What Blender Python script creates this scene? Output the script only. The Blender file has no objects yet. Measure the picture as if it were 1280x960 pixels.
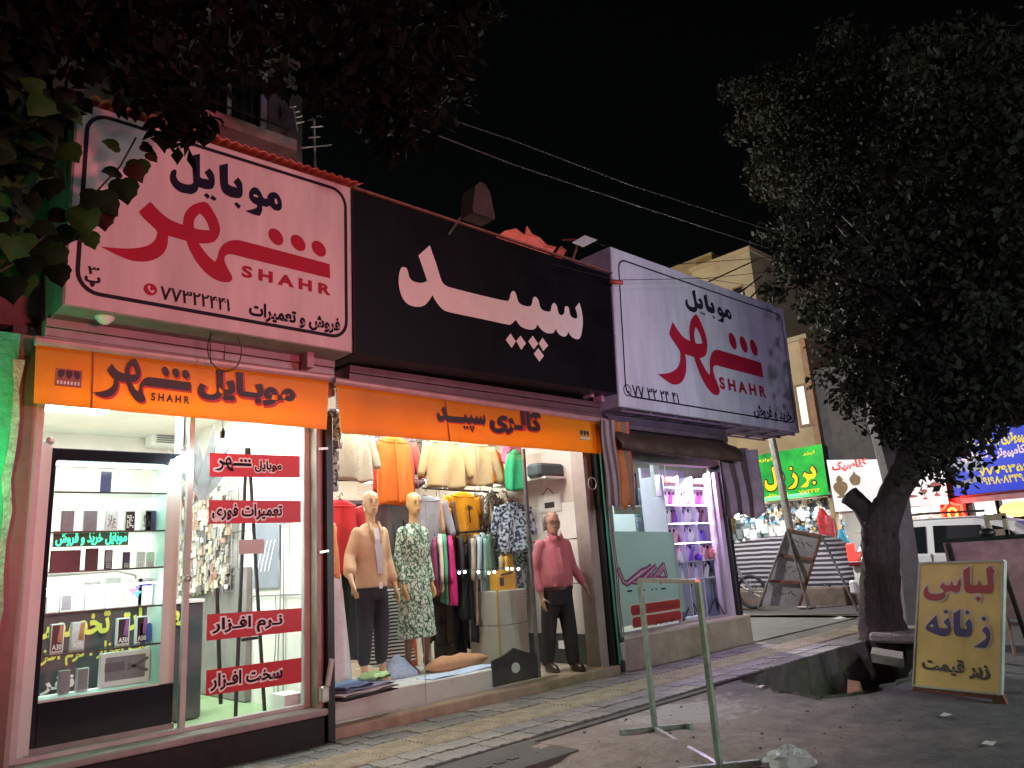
import bpy, bmesh, math, random
from mathutils import Vector, Matrix, Euler
random.seed(7)
R = math.radians
SC = bpy.context.scene
COL = SC.collection

# ------------------------------------------------------------------ camera
IMG_W, IMG_H, FOCAL = 1280.0, 960.0, 934.06
CAM_POS = Vector((0.0, 0.0, 1.264))
CAM_ROT = Matrix(((0.72773677, -0.11368624, -0.67636871),
                  (-0.68272084, -0.21426983, -0.69855615),
                  (-0.06550918, 0.97013601, -0.233548)))
cam_data = bpy.data.cameras.new('camera')
cam = bpy.data.objects.new('camera', cam_data)
COL.objects.link(cam)
cam_data.sensor_width = 36.0
cam_data.lens = 36.0 * FOCAL / IMG_W
cam_data.clip_start = 0.05
cam_data.clip_end = 600
cam.matrix_world = Matrix.Translation(CAM_POS) @ CAM_ROT.to_4x4()
SC.camera = cam

# ------------------------------------------------------------------ night sky, faint moon, exposure
world = bpy.data.worlds.new('World')
SC.world = world
world.use_nodes = True
wn = world.node_tree
sky = wn.nodes.new('ShaderNodeTexSky')
sky.sky_type = 'NISHITA'
sky.sun_disc = False
sky.sun_elevation = R(0)
sky.sun_rotation = R(200)
wn.links.new(sky.outputs[0], wn.nodes['Background'].inputs[0])
wn.nodes['Background'].inputs[1].default_value = 0.003
SC.view_settings.view_transform = 'Standard'
SC.view_settings.look = 'None'
SC.view_settings.exposure = 0.0
SC.view_settings.gamma = 1.0
SC.cycles.max_bounces = 8
SC.cycles.transparent_max_bounces = 24
SC.cycles.sample_clamp_indirect = 4.0
SC.cycles.use_denoising = True
SC.cycles.caustics_reflective = False
SC.cycles.caustics_refractive = False

def lamp(name, kind, loc, power, col=(1, 1, 1), size=0.3, size_y=None, rot=(0, 0, 0), spot=None):
    d = bpy.data.lights.new(name, kind)
    d.energy = power
    d.color = col
    if kind == 'AREA':
        d.size = size
        if size_y:
            d.shape = 'RECTANGLE'
            d.size_y = size_y
    elif kind == 'SUN':
        d.angle = size
    else:
        d.shadow_soft_size = size
    o = bpy.data.objects.new(name, d)
    o.location = loc
    o.rotation_euler = rot
    COL.objects.link(o)
    return o

lamp('moon', 'SUN', (0, 0, 30), 0.006, (1.0, 0.95, 0.88), R(0.5), rot=(R(50), 0, R(20)))
# unseen lamps of the street: a lamp post across the road, a pink neon front, a green neon front, one lamp down the road, plus added lilac and corner fill lamps
lamp('street_lamp_light', 'POINT', (7.5, -6.0, 6.0), 850, (1.0, 0.83, 0.82), 0.6)
pk = lamp('pink_neon_light', 'SPOT', (2.3, -3.4, 1.5), 1750, (1.0, 0.17, 0.21), 0.35, rot=(Vector((2.7, 5.3, 3.5)) - Vector((2.3, -3.4, 1.5))).to_track_quat('-Z', 'Y').to_euler())
pk.data.spot_size = R(62); pk.data.spot_blend = 1.0
lamp('green_neon_light', 'POINT', (7.15, -1.2, 1.6), 190, (0.42, 1.0, 0.58), 0.3)
lamp('green_wall_light', 'POINT', (0.45, 5.35, 2.0), 34, (0.08, 1.0, 0.36), 0.05)
ls = lamp('lilac_sign_fill', 'SPOT', (2.4, -3.0, 2.3), 1500, (0.74, 0.62, 1.0), 0.2, rot=(Vector((9.6, 5.3, 3.5)) - Vector((2.4, -3.0, 2.3))).to_track_quat('-Z', 'Y').to_euler())  # unseen spot added to brighten the right sign; no such lamp stands there
ls.data.spot_size = R(46); ls.data.spot_blend = 1.0
lamp('lilac_street_fill', 'POINT', (9.5, -5.5, 2.6), 650, (0.80, 0.60, 1.0), 0.25)  # unseen lamp added to tint the right-hand signs and ground lilac
lamp('far_street_light', 'POINT', (15.5, 17.0, 8.0), 1500, (1.0, 0.74, 0.42), 0.2)
lamp('corner_fill_light', 'POINT', (12.6, 9.6, 5.6), 2300, (0.96, 0.97, 0.95), 0.1)  # unseen lamp added behind the right sign to light the board and cars

# ------------------------------------------------------------------ photo pixel -> place in the world, at a known depth plane
def ray(px, py):
    return CAM_ROT @ Vector((px - 640.0, -(py - 480.0), -FOCAL))
def at_y(px, py, y):
    d = ray(px, py); return CAM_POS + d * ((y - CAM_POS.y) / d.y)
def at_x(px, py, x):
    d = ray(px, py); return CAM_POS + d * ((x - CAM_POS.x) / d.x)
def at_z(px, py, z):
    d = ray(px, py); return CAM_POS + d * ((z - CAM_POS.z) / d.z)

class Plane:
    """A flat face in the world: origin o, right u, up v, outward normal n."""
    def __init__(s, o, u, v):
        s.o = Vector(o); s.u = Vector(u).normalized(); s.v = Vector(v).normalized(); s.n = s.u.cross(s.v).normalized()
    def px(s, x, y):
        d = ray(x, y); t = (s.o - CAM_POS).dot(s.n) / d.dot(s.n)
        q = CAM_POS + d * t - s.o
        return (q.dot(s.u), q.dot(s.v))
    def at(s, a, b, c=0.0):
        return s.o + s.u * a + s.v * b + s.n * c
def facade(y):       # plane parallel to the shop front, seen from the street
    return Plane((0, y, 0), (1, 0, 0), (0, 0, 1))
def crossrow(x):     # plane of the row of shops across the side street
    return Plane((x, 0, 0), (0, -1, 0), (0, 0, 1))

# ------------------------------------------------------------------ materials
MATS = {}
def mat(name, col, rough=0.6, metal=0.0, vary=0.0, vscale=6.0, bump=0.0, bscale=40.0, emit=0.0, spec=0.5, col2=None, trans=0.0, coat=0.0, stretch=None):
    if name in MATS:
        return MATS[name]
    m = bpy.data.materials.new(name)
    m.use_nodes = True
    nt = m.node_tree
    b = nt.nodes['Principled BSDF']
    c4 = (col[0], col[1], col[2], 1)
    b.inputs['Base Color'].default_value = c4
    b.inputs['Roughness'].default_value = rough
    b.inputs['Metallic'].default_value = metal
    b.inputs['Specular IOR Level'].default_value = spec
    b.inputs['Coat Weight'].default_value = coat
    if emit:
        b.inputs['Emission Color'].default_value = c4
        b.inputs['Emission Strength'].default_value = emit
    if vary or bump or col2:
        tc = nt.nodes.new('ShaderNodeTexCoord')
    if vary or col2:
        n = nt.nodes.new('ShaderNodeTexNoise')
        n.inputs['Scale'].default_value = vscale
        n.inputs['Detail'].default_value = 6
        n.inputs['Roughness'].default_value = 0.65
        if stretch:
            mp = nt.nodes.new('ShaderNodeVectorMath'); mp.operation = 'MULTIPLY'; mp.inputs[1].default_value = stretch
            nt.links.new(tc.outputs['Object'], mp.inputs[0]); nt.links.new(mp.outputs[0], n.inputs['Vector'])
        else:
            nt.links.new(tc.outputs['Object'], n.inputs['Vector'])
        r = nt.nodes.new('ShaderNodeValToRGB')
        r.color_ramp.elements[0].position = 0.32
        r.color_ramp.elements[1].position = 0.68
        c2 = col2 if col2 else [max(0, x * (1 - vary)) for x in col]
        r.color_ramp.elements[0].color = (c2[0], c2[1], c2[2], 1)
        k = 1 + vary * 0.4
        r.color_ramp.elements[1].color = (min(1, col[0] * k), min(1, col[1] * k), min(1, col[2] * k), 1)
        nt.links.new(n.outputs['Fac'], r.inputs[0])
        nt.links.new(r.outputs[0], b.inputs['Base Color'])
        if emit:
            nt.links.new(r.outputs[0], b.inputs['Emission Color'])
        mr = nt.nodes.new('ShaderNodeMapRange')
        mr.inputs[3].default_value = max(0.05, rough - 0.12)
        mr.inputs[4].default_value = min(1.0, rough + 0.12)
        nt.links.new(n.outputs['Fac'], mr.inputs[0])
        nt.links.new(mr.outputs[0], b.inputs['Roughness'])
    if bump:
        n2 = nt.nodes.new('ShaderNodeTexNoise')
        n2.inputs['Scale'].default_value = bscale
        n2.inputs['Detail'].default_value = 5
        nt.links.new(tc.outputs['Object'], n2.inputs['Vector'])
        bp = nt.nodes.new('ShaderNodeBump')
        bp.inputs['Strength'].default_value = min(1.0, bump)
        bp.inputs['Distance'].default_value = 0.02
        nt.links.new(n2.outputs['Fac'], bp.inputs['Height'])
        nt.links.new(bp.outputs[0], b.inputs['Normal'])
    if trans:   # cloth that lets light through
        out = nt.nodes['Material Output']
        t = nt.nodes.new('ShaderNodeBsdfTranslucent')
        t.inputs['Color'].default_value = c4
        mx = nt.nodes.new('ShaderNodeMixShader')
        mx.inputs[0].default_value = trans
        nt.links.new(b.outputs[0], mx.inputs[1])
        nt.links.new(t.outputs[0], mx.inputs[2])
        nt.links.new(mx.outputs[0], out.inputs['Surface'])
    MATS[name] = m
    return m

def glass_mat(name, tint=(1, 1, 1), refl=1.0, film=0.0, film_col=(0.8, 0.9, 0.85)):
    if name in MATS:
        return MATS[name]
    m = bpy.data.materials.new(name)
    m.use_nodes = True
    nt = m.node_tree
    nt.nodes.remove(nt.nodes['Principled BSDF'])
    out = nt.nodes['Material Output']
    tr = nt.nodes.new('ShaderNodeBsdfTransparent')
    tr.inputs[0].default_value = (*tint, 1)
    gl = nt.nodes.new('ShaderNodeBsdfGlossy')
    gl.inputs['Roughness'].default_value = 0.02
    lw = nt.nodes.new('ShaderNodeLayerWeight'); lw.inputs[0].default_value = 0.5
    pw = nt.nodes.new('ShaderNodeMath'); pw.operation = 'POWER'; pw.inputs[1].default_value = 4.0
    nt.links.new(lw.outputs['Facing'], pw.inputs[0])
    ml = nt.nodes.new('ShaderNodeMath'); ml.operation = 'MULTIPLY_ADD'
    ml.inputs[1].default_value = 0.6 * refl; ml.inputs[2].default_value = 0.035 * refl
    nt.links.new(pw.outputs[0], ml.inputs[0])
    mx = nt.nodes.new('ShaderNodeMixShader')
    nt.links.new(ml.outputs[0], mx.inputs[0])
    base = tr
    if film:
        df = nt.nodes.new('ShaderNodeBsdfDiffuse'); df.inputs[0].default_value = (*film_col, 1)
        tl = nt.nodes.new('ShaderNodeBsdfTranslucent'); tl.inputs[0].default_value = (*film_col, 1)
        a = nt.nodes.new('ShaderNodeAddShader')
        m0 = nt.nodes.new('ShaderNodeMixShader'); m0.inputs[0].default_value = 0.5
        nt.links.new(df.outputs[0], m0.inputs[1]); nt.links.new(tl.outputs[0], m0.inputs[2])
        m1 = nt.nodes.new('ShaderNodeMixShader'); m1.inputs[0].default_value = film
        nt.links.new(tr.outputs[0], m1.inputs[1]); nt.links.new(m0.outputs[0], m1.inputs[2])
        nt.nodes.remove(a)
        base = m1
    nt.links.new(base.outputs[0], mx.inputs[1])
    nt.links.new(gl.outputs[0], mx.inputs[2])
    nt.links.new(mx.outputs[0], out.inputs['Surface'])
    MATS[name] = m
    return m

def pattern_mat(name, c1, c2, scale=18.0, kind='blotch', rough=0.8, c3=None):
    """printed cloth: flowers / blotches / stripes / checks"""
    if name in MATS:
        return MATS[name]
    m = bpy.data.materials.new(name)
    m.use_nodes = True
    nt = m.node_tree
    b = nt.nodes['Principled BSDF']
    b.inputs['Roughness'].default_value = rough
    tc = nt.nodes.new('ShaderNodeTexCoord')
    r = nt.nodes.new('ShaderNodeValToRGB')
    r.color_ramp.interpolation = 'LINEAR'
    if kind == 'flower':
        t = nt.nodes.new('ShaderNodeTexVoronoi'); t.feature = 'DISTANCE_TO_EDGE'
        t.inputs['Scale'].default_value = scale
        nz = nt.nodes.new('ShaderNodeTexNoise'); nz.inputs['Scale'].default_value = scale * 0.8
        ad = nt.nodes.new('ShaderNodeVectorMath'); ad.operation = 'MULTIPLY_ADD'
        ad.inputs[1].default_value = (0.12, 0.12, 0.12)
        nt.links.new(nz.outputs['Color'], ad.inputs[0]); nt.links.new(tc.outputs['Object'], ad.inputs[2])
        nt.links.new(ad.outputs[0], t.inputs['Vector'])
        src = t.outputs[0]
        r.color_ramp.elements[0].position = 0.05; r.color_ramp.elements[1].position = 0.12
    elif kind == 'stripe':
        t = nt.nodes.new('ShaderNodeTexWave'); t.bands_direction = 'Z'
        t.inputs['Scale'].default_value = scale; t.inputs['Distortion'].default_value = 0.6
        nt.links.new(tc.outputs['Object'], t.inputs['Vector'])
        src = t.outputs['Fac']
        r.color_ramp.elements[0].position = 0.45; r.color_ramp.elements[1].position = 0.55
    else:
        t = nt.nodes.new('ShaderNodeTexNoise'); t.inputs['Scale'].default_value = scale; t.inputs['Detail'].default_value = 3
        nt.links.new(tc.outputs['Object'], t.inputs['Vector'])
        src = t.outputs['Fac']
        r.color_ramp.elements[0].position = 0.47; r.color_ramp.elements[1].position = 0.53
    r.color_ramp.elements[0].color = (*c1, 1); r.color_ramp.elements[1].color = (*c2, 1)
    if c3:
        e = r.color_ramp.elements.new(min(0.99, r.color_ramp.elements[-1].position + 0.1)); e.color = (*c3, 1)
    nt.links.new(src, r.inputs[0])
    nt.links.new(r.outputs[0], b.inputs['Base Color'])
    MATS[name] = m
    return m

# ------------------------------------------------------------------ mesh builder
class MB:
    def __init__(s):
        s.v = []; s.f = []; s.mi = []; s.smooth = []
        s.cur = 0
        s.sm = False
    def _face(s, idx):
        s.f.append(idx); s.mi.append(s.cur); s.smooth.append(s.sm)
    def poly(s, pts):
        b = len(s.v); s.v += [Vector(p) for p in pts]; s._face(list(range(b, b + len(pts)))); return s
    def hexa(s, p):      # 8 points: bottom ring 0-3, top ring 4-7
        b = len(s.v); s.v += [Vector(q) for q in p]
        for q in ((3, 2, 1, 0), (4, 5, 6, 7), (0, 1, 5, 4), (1, 2, 6, 5), (2, 3, 7, 6), (3, 0, 4, 7)):
            s._face([b + i for i in q])
        return s
    def box(s, x0, x1, y0, y1, z0, z1):
        return s.hexa([(x0, y0, z0), (x1, y0, z0), (x1, y1, z0), (x0, y1, z0), (x0, y0, z1), (x1, y0, z1), (x1, y1, z1), (x0, y1, z1)])
    def rbox(s, x0, x1, y0, y1, z0, z1, c=0.01):   # box with chamfered upright and top edges
        c = min(c, (x1 - x0) / 3, (y1 - y0) / 3, (z1 - z0) / 3)
        def ring(i, z):
            return [(x0 + i + c, y0 + i, z), (x1 - i - c, y0 + i, z), (x1 - i, y0 + i + c, z), (x1 - i, y1 - i - c, z), (x1 - i - c, y1 - i, z), (x0 + i + c, y1 - i, z), (x0 + i, y1 - i - c, z), (x0 + i, y0 + i + c, z)]
        return s.loft([ring(c * .6, z0), ring(0, z0 + c), ring(0, z1 - c), ring(c * .6, z1)], cap=True)
    def obox(s, c, u, v, w):   # oriented box: centre and half-vectors
        c = Vector(c); u = Vector(u); v = Vector(v); w = Vector(w)
        return s.hexa([c - u - v - w, c + u - v - w, c + u + v - w, c - u + v - w, c - u - v + w, c + u - v + w, c + u + v + w, c - u + v + w])
    def loft(s, rings, cap=True, closed=True):
        b = len(s.v); n = len(rings[0])
        for r in rings: s.v += [Vector(p) for p in r]
        for i in range(len(rings) - 1):
            for j in range(n if closed else n - 1):
                k = (j + 1) % n
                s._face([b + i * n + j, b + i * n + k, b + (i + 1) * n + k, b + (i + 1) * n + j])
        if cap and closed:
            s._face([b + j for j in reversed(range(n))]); s._face([b + (len(rings) - 1) * n + j for j in range(n)])
        return s
    def grid(s, pts):          # rows of points
        return s.loft(pts, cap=False, closed=False)
    def tube(s, pts, rad, n=8, cap=True, flat=1.0, flatdir=None):
        pts = [Vector(p) for p in pts]
        if not isinstance(rad, (list, tuple)): rad = [rad] * len(pts)
        rings = []; ref = None
        for i, p in enumerate(pts):
            a = pts[max(0, i - 1)]; c = pts[min(len(pts) - 1, i + 1)]
            t = (c - a).normalized() if (c - a).length > 1e-9 else Vector((0, 0, 1))
            if ref is None:
                ref = Vector(flatdir) if flatdir is not None else (Vector((0, 0, 1)) if abs(t.z) < .9 else Vector((1, 0, 0)))
            x = (ref - t * ref.dot(t)); x = x.normalized() if x.length > 1e-6 else t.orthogonal().normalized()
            y = t.cross(x); ref = x
            rings.append([p + (x * math.cos(2 * math.pi * j / n) * flat + y * math.sin(2 * math.pi * j / n)) * rad[i] for j in range(n)])
        return s.loft(rings, cap=cap)
    def ball(s, c, rx, ry=None, rz=None, n=12, m=8, rot=None):
        ry = rx if ry is None else ry; rz = rx if rz is None else rz
        c = Vector(c); rings = []
        for i in range(m + 1):
            a = math.pi * (i + 0.02 if i == 0 else (i - 0.02 if i == m else i)) / m
            ring = []
            for j in range(n):
                q = Vector((rx * math.sin(a) * math.cos(2 * math.pi * j / n), ry * math.sin(a) * math.sin(2 * math.pi * j / n), -rz * math.cos(a)))
                if rot is not None: q = rot @ q
                ring.append(c + q)
            rings.append(ring)
        return s.loft(rings)
    def prism(s, pts, d):      # polygon pushed by vector d
        d = Vector(d); a = [Vector(p) for p in pts]
        return s.loft([a, [p + d for p in a]])
    def lathe(s, c, prof, n=16):   # profile of (radius, z)
        c = Vector(c)
        return s.loft([[c + Vector((r * math.cos(2 * math.pi * j / n), r * math.sin(2 * math.pi * j / n), z)) for j in range(n)] for r, z in prof])
    def bar(s, a, b, w, h=None, up=(0, 0, 1)):   # rectangular bar between two points
        a = Vector(a); b = Vector(b); h = w if h is None else h
        t = (b - a).normalized(); u = Vector(up)
        if abs(t.dot(u)) > .95: u = Vector((0, 1, 0)) if abs(t.y) < .9 else Vector((1, 0, 0))
        x = t.cross(u).normalized(); y = x.cross(t).normalized()
        return s.obox((a + b) / 2, (b - a) / 2, x * w / 2, y * h / 2)

WORLD_AT = {}
def link(o, parent=None):
    COL.objects.link(o)
    if parent is not None:
        o.parent = parent
    return o
def mesh_of(mb, name, mats, origin=Vector((0, 0, 0)), fix=True):
    me = bpy.data.meshes.new(name)
    me.from_pydata([tuple(v - origin) for v in mb.v], [], mb.f)
    for m in (mats if isinstance(mats, (list, tuple)) else [mats]): me.materials.append(m)
    me.polygons.foreach_set('material_index', mb.mi)
    me.polygons.foreach_set('use_smooth', mb.smooth)
    if fix:
        bm = bmesh.new(); bm.from_mesh(me); bmesh.ops.recalc_face_normals(bm, faces=bm.faces); bm.to_mesh(bm and me); bm.free()
    me.update()
    return me
def tag(o, label=None, cat=None, group=None, kind=None):
    if label: o['label'] = label
    if cat: o['category'] = cat
    if group: o['group'] = group
    if kind: o['kind'] = kind
    return o
def obj(name, mb, mats, parent=None, label=None, cat=None, group=None, kind=None, fix=True, local=False):
    """one mesh object; vertices are given in world space unless local"""
    if parent is None:
        lo = Vector([min(v[i] for v in mb.v) for i in range(3)]); hi = Vector([max(v[i] for v in mb.v) for i in range(3)])
        org = Vector(((lo.x + hi.x) / 2, (lo.y + hi.y) / 2, lo.z))
        o = bpy.data.objects.new(name, mesh_of(mb, name, mats, org, fix))
        o.location = org
        WORLD_AT[o.name] = org
    else:
        org = Vector((0, 0, 0)) if local else WORLD_AT[parent.name]
        o = bpy.data.objects.new(name, mesh_of(mb, name, mats, org, fix))
        WORLD_AT[o.name] = org
    link(o, parent)
    return tag(o, label, cat, group, kind)
def thing(name, label, cat, loc=(0, 0, 0), group=None, rotz=0.0, kind=None):
    o = bpy.data.objects.new(name, None)
    o.empty_display_size = 0.1
    o.location = loc; o.rotation_euler = (0, 0, rotz)
    link(o)
    WORLD_AT[o.name] = Vector(loc)
    return tag(o, label, cat, group, kind)
def dup(root, loc, rotz=None, label=None, group=None, parent=None):
    def cp(o, par):
        c = o.copy(); link(c); c.parent = par
        WORLD_AT[c.name] = WORLD_AT.get(o.name, Vector((0, 0, 0)))
        for ch in kids.get(o, ()): cp(ch, c)
        return c
    kids = {}
    for o in root.children_recursive: kids.setdefault(o.parent, []).append(o)
    c = cp(root, parent)
    c.location = loc
    if rotz is not None: c.rotation_euler = (0, 0, rotz)
    WORLD_AT[c.name] = Vector(loc)
    if label: c['label'] = label
    if group: c['group'] = group
    return c
def fuse(mb, name, mats, parent, voxel=0.014, smooth=6, label=None):
    """joins overlapping lofts into one continuous smooth surface"""
    org = WORLD_AT[parent.name] if parent is not None else Vector((0, 0, 0))
    me = mesh_of(mb, name, mats, org)
    o = bpy.data.objects.new(name, me); link(o)
    r = o.modifiers.new('r', 'REMESH'); r.mode = 'VOXEL'; r.voxel_size = voxel; r.use_smooth_shade = True
    sm = o.modifiers.new('s', 'SMOOTH'); sm.iterations = smooth; sm.factor = 0.5
    dg = bpy.context.evaluated_depsgraph_get(); dg.update()
    me2 = bpy.data.meshes.new_from_object(o.evaluated_get(dg), depsgraph=dg)
    o.modifiers.clear(); o.data = me2
    me2.materials.clear()
    for m in (mats if isinstance(mats, (list, tuple)) else [mats]): me2.materials.append(m)
    bpy.data.meshes.remove(me)
    o.parent = parent
    WORLD_AT[o.name] = org
    if label: o['label'] = label
    return o

# ------------------------------------------------------------------ lettering
ARABIC = {}
def _reg(c, iso, dual=True):
    ARABIC[c] = (iso, dual)
for c, i, d in (('ا', 0xFE8D, 0), ('ب', 0xFE8F, 1), ('پ', 0xFB56, 1), ('ت', 0xFE95, 1), ('ح', 0xFEA1, 1), ('خ', 0xFEA5, 1), ('د', 0xFEA9, 0), ('ر', 0xFEAD, 0), ('ز', 0xFEAF, 0), ('س', 0xFEB1, 1), ('ش', 0xFEB5, 1), ('ص', 0xFEB9, 1), ('ع', 0xFEC9, 1), ('ف', 0xFED1, 1), ('ق', 0xFED5, 1), ('ک', 0xFB8E, 1), ('گ', 0xFB92, 1), ('ل', 0xFEDD, 1), ('م', 0xFEE1, 1), ('ن', 0xFEE5, 1), ('و', 0xFEED, 0), ('ه', 0xFEE9, 1), ('ی', 0xFBFC, 1)):
    _reg(c, i, d)
def persian(s):
    out = []
    for k, ch in enumerate(s):
        if ch == 'ـ':
            out.append(ch); continue
        if ch not in ARABIC:
            out.append(ch); continue
        iso, dual = ARABIC[ch]
        prev = s[k - 1] if k else ' '
        nxt = s[k + 1] if k + 1 < len(s) else ' '
        j0 = prev == 'ـ' or (prev in ARABIC and ARABIC[prev][1])
        j1 = dual and (nxt == 'ـ' or nxt in ARABIC)
        form = (3 if j1 else 1) if j0 else (2 if j1 else 0)
        out.append(chr(iso + form))
    res = ''.join(reversed(out))
    import re
    return re.sub('[0-9\u06f0-\u06f9]+', lambda m: m.group(0)[::-1], res)
_TEXT = {}
def tess(outl):
    from mathutils.geometry import tessellate_polygon
    v2 = [p for o in outl for p in o]
    return v2, [list(t) for t in tessellate_polygon([[Vector((x, y, 0)) for x, y in o] for o in outl])]
def text_polys(s, bold=0.02):
    """filled outlines of a line of writing, one glyph at a time (so joined letters overlap cleanly): vertices (x, y, lift), faces"""
    if (s, bold) in _TEXT: return _TEXT[(s, bold)]
    cu = bpy.data.curves.new('line', 'FONT')
    cu.body = persian(s) if any(c in ARABIC for c in s) else s
    cu.size = 1.0
    o = bpy.data.objects.new('line', cu); link(o)
    dg = bpy.context.evaluated_depsgraph_get(); dg.update()
    c2 = o.evaluated_get(dg).to_curve(dg)
    glyphs = {}
    for sp in c2.splines:
        pts = []
        bp = sp.bezier_points; n = len(bp)
        for i in range(n):
            p0, p1 = bp[i], bp[(i + 1) % n]; a, b1, b2, d = p0.co, p0.handle_right, p1.handle_left, p1.co
            k = 1 if (a - b1).length + (d - b2).length < 1e-5 else 4
            for t in range(k):
                t /= k; q = a * (1 - t) ** 3 + b1 * 3 * t * (1 - t) ** 2 + b2 * 3 * t * t * (1 - t) + d * t ** 3
                if not pts or abs(pts[-1][0] - q.x) + abs(pts[-1][1] - q.y) > 1e-4: pts.append((q.x, q.y))
        if len(pts) > 2: glyphs.setdefault(getattr(sp, 'character_index', 0), []).append(pts)
    o.to_curve_clear() if hasattr(o, 'to_curve_clear') else None
    bpy.data.objects.remove(o); bpy.data.curves.remove(cu)
    area = lambda s: sum(s[i][0] * s[(i + 1) % len(s)][1] - s[(i + 1) % len(s)][0] * s[i][1] for i in range(len(s)))
    vs = []; fs = []
    for gi, ol in sorted(glyphs.items()):
        big = max(ol, key=lambda q: abs(area(q))); sg = 1 if area(big) > 0 else -1; out = []
        for q in ol:
            n = len(q); r = []
            for i in range(n):
                e0 = Vector(q[i]) - Vector(q[i - 1]); e1 = Vector(q[(i + 1) % n]) - Vector(q[i])
                n0 = Vector((e0.y, -e0.x)).normalized() * sg; n1 = Vector((e1.y, -e1.x)).normalized() * sg
                m = n0 + n1; m = n0 if m.length < .3 else m.normalized() / max(.55, m.normalized().dot(n0))
                r.append((q[i][0] + m.x * bold, q[i][1] + m.y * bold))
            out.append(r)
        # outer contours that overlap each other are filled one by one; holes go with the outer that holds them
        outer = [r for q, r in zip(ol, out) if area(q) * sg > 0]; hole = [r for q, r in zip(ol, out) if area(q) * sg <= 0]
        inside = lambda p, poly: sum((poly[i][1] > p[1]) != (poly[i - 1][1] > p[1]) and p[0] < (poly[i - 1][0] - poly[i][0]) * (p[1] - poly[i][1]) / (poly[i - 1][1] - poly[i][1]) + poly[i][0] for i in range(len(poly))) % 2 == 1
        for k, r in enumerate(outer):
            v2, f2 = tess([r] + [h for h in hole if inside(h[0], r) and abs(area(h)) > 2e-4]); b = len(vs)
            vs += [(x, y, .00012 * ((gi * 3 + k) % 7)) for x, y in v2]; fs += [[b + i for i in f] for f in f2]
    _TEXT[(s, bold)] = (vs, fs)
    return vs, fs
def shape_polys(outlines):
    """fill closed outlines (even-odd, so holes work)"""
    cu = bpy.data.curves.new('shape', 'CURVE'); cu.dimensions = '2D'; cu.fill_mode = 'BOTH'
    for pts in outlines:
        sp = cu.splines.new('POLY'); sp.points.add(len(pts) - 1); sp.use_cyclic_u = True
        for i, p in enumerate(pts): sp.points[i].co = (p[0], p[1], 0, 1)
    o = bpy.data.objects.new('shape', cu); link(o)
    dg = bpy.context.evaluated_depsgraph_get(); dg.update()
    me = bpy.data.meshes.new_from_object(o.evaluated_get(dg), depsgraph=dg)
    vs = [(v.co.x, v.co.y) for v in me.vertices]; fs = [list(p.vertices) for p in me.polygons]
    bpy.data.objects.remove(o); bpy.data.curves.remove(cu); bpy.data.meshes.remove(me)
    return vs, fs
def smooth_outline(pts, k=5):
    """Catmull-Rom through points (x, y) ; (x, y, 1) is a sharp corner"""
    n = len(pts); out = []
    P = [Vector((p[0], p[1])) for p in pts]; C = [len(p) > 2 for p in pts]
    for i in range(n):
        a, b = P[i], P[(i + 1) % n]
        ta = Vector((0, 0)) if C[i] else (b - P[i - 1]) * .5
        tb = Vector((0, 0)) if C[(i + 1) % n] else (P[(i + 2) % n] - a) * .5
        if C[i]: ta = (b - a) * .6
        if C[(i + 1) % n]: tb = (b - a) * .6
        L = (b - a).length
        for t in (ta, tb):
            if t.length > 1.3 * L: t *= 1.3 * L / t.length
        for s in range(k):
            t = s / k; t2 = t * t; t3 = t2 * t
            q = a * (2 * t3 - 3 * t2 + 1) + ta * (t3 - 2 * t2 + t) + b * (-2 * t3 + 3 * t2) + tb * (t3 - t2)
            out.append((q.x, q.y))
    return out
def put(mb, polys, fn, plane, off):
    vs, fs = polys
    b = len(mb.v)
    for v in vs:
        q = fn(v[0], v[1]); mb.v.append(plane.at(q[0], q[1], off + (v[2] if len(v) > 2 else 0)))
    for f in fs: mb._face([b + i for i in f])
    return mb
def fit(polys, x0, x1, y0, y1, slant=0.0, rot=0):
    vs = polys[0]
    if rot: vs = [(-v[1], v[0]) if rot == 1 else (v[1], -v[0]) for v in vs]; polys = (vs, polys[1])
    ax = min(v[0] for v in vs); bx = max(v[0] for v in vs); ay = min(v[1] for v in vs); by = max(v[1] for v in vs)
    return polys, (lambda x, y: (x0 + (x - ax) / (bx - ax) * (x1 - x0) + slant * (y - ay) / (by - ay), y0 + (y - ay) / (by - ay) * (y1 - y0)))
def write(mb, s, plane, bl, tr, off=0.003, bold=0.02, slant=0.0, rot=0):
    """a line of writing filling the box whose bottom-left / top-right stand at photo pixels bl, tr on the plane"""
    a = plane.px(*bl); b = plane.px(*tr)
    p, fn = fit(text_polys(s, bold) if isinstance(s, str) else s, a[0], b[0], a[1], b[1], slant, rot)
    return put(mb, p, fn, plane, off)
# ================================================================== GROUND
M_asphalt = mat('asphalt', (0.085, 0.075, 0.072), 0.85, vary=0.5, vscale=1.3, bump=0.9, bscale=45)
M_dirt = mat('packed_dirt', (0.135, 0.10, 0.085), 0.9, vary=0.5, vscale=1.7, bump=1.0, bscale=26)
M_conc = mat('concrete', (0.26, 0.235, 0.215), 0.8, vary=0.45, vscale=4, bump=0.6, bscale=30)
M_conc_dark = mat('dirty_concrete', (0.13, 0.12, 0.11), 0.85, vary=0.5, vscale=3, bump=0.8, bscale=25)
M_paver = [mat('paver_%d' % i, c, 0.55, vary=0.4, vscale=5, bump=0.6, bscale=35) for i, c in enumerate([(0.22, 0.21, 0.205), (0.26, 0.24, 0.225), (0.2, 0.19, 0.19), (0.28, 0.25, 0.225)])]
M_sand = mat('paver_bed', (0.05, 0.045, 0.04), 0.95, vary=0.4, vscale=10)
M_tact = mat('tactile_yellow', (0.44, 0.385, 0.28), 0.6, vary=0.4, vscale=5, bump=0.4, bscale=40)
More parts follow.
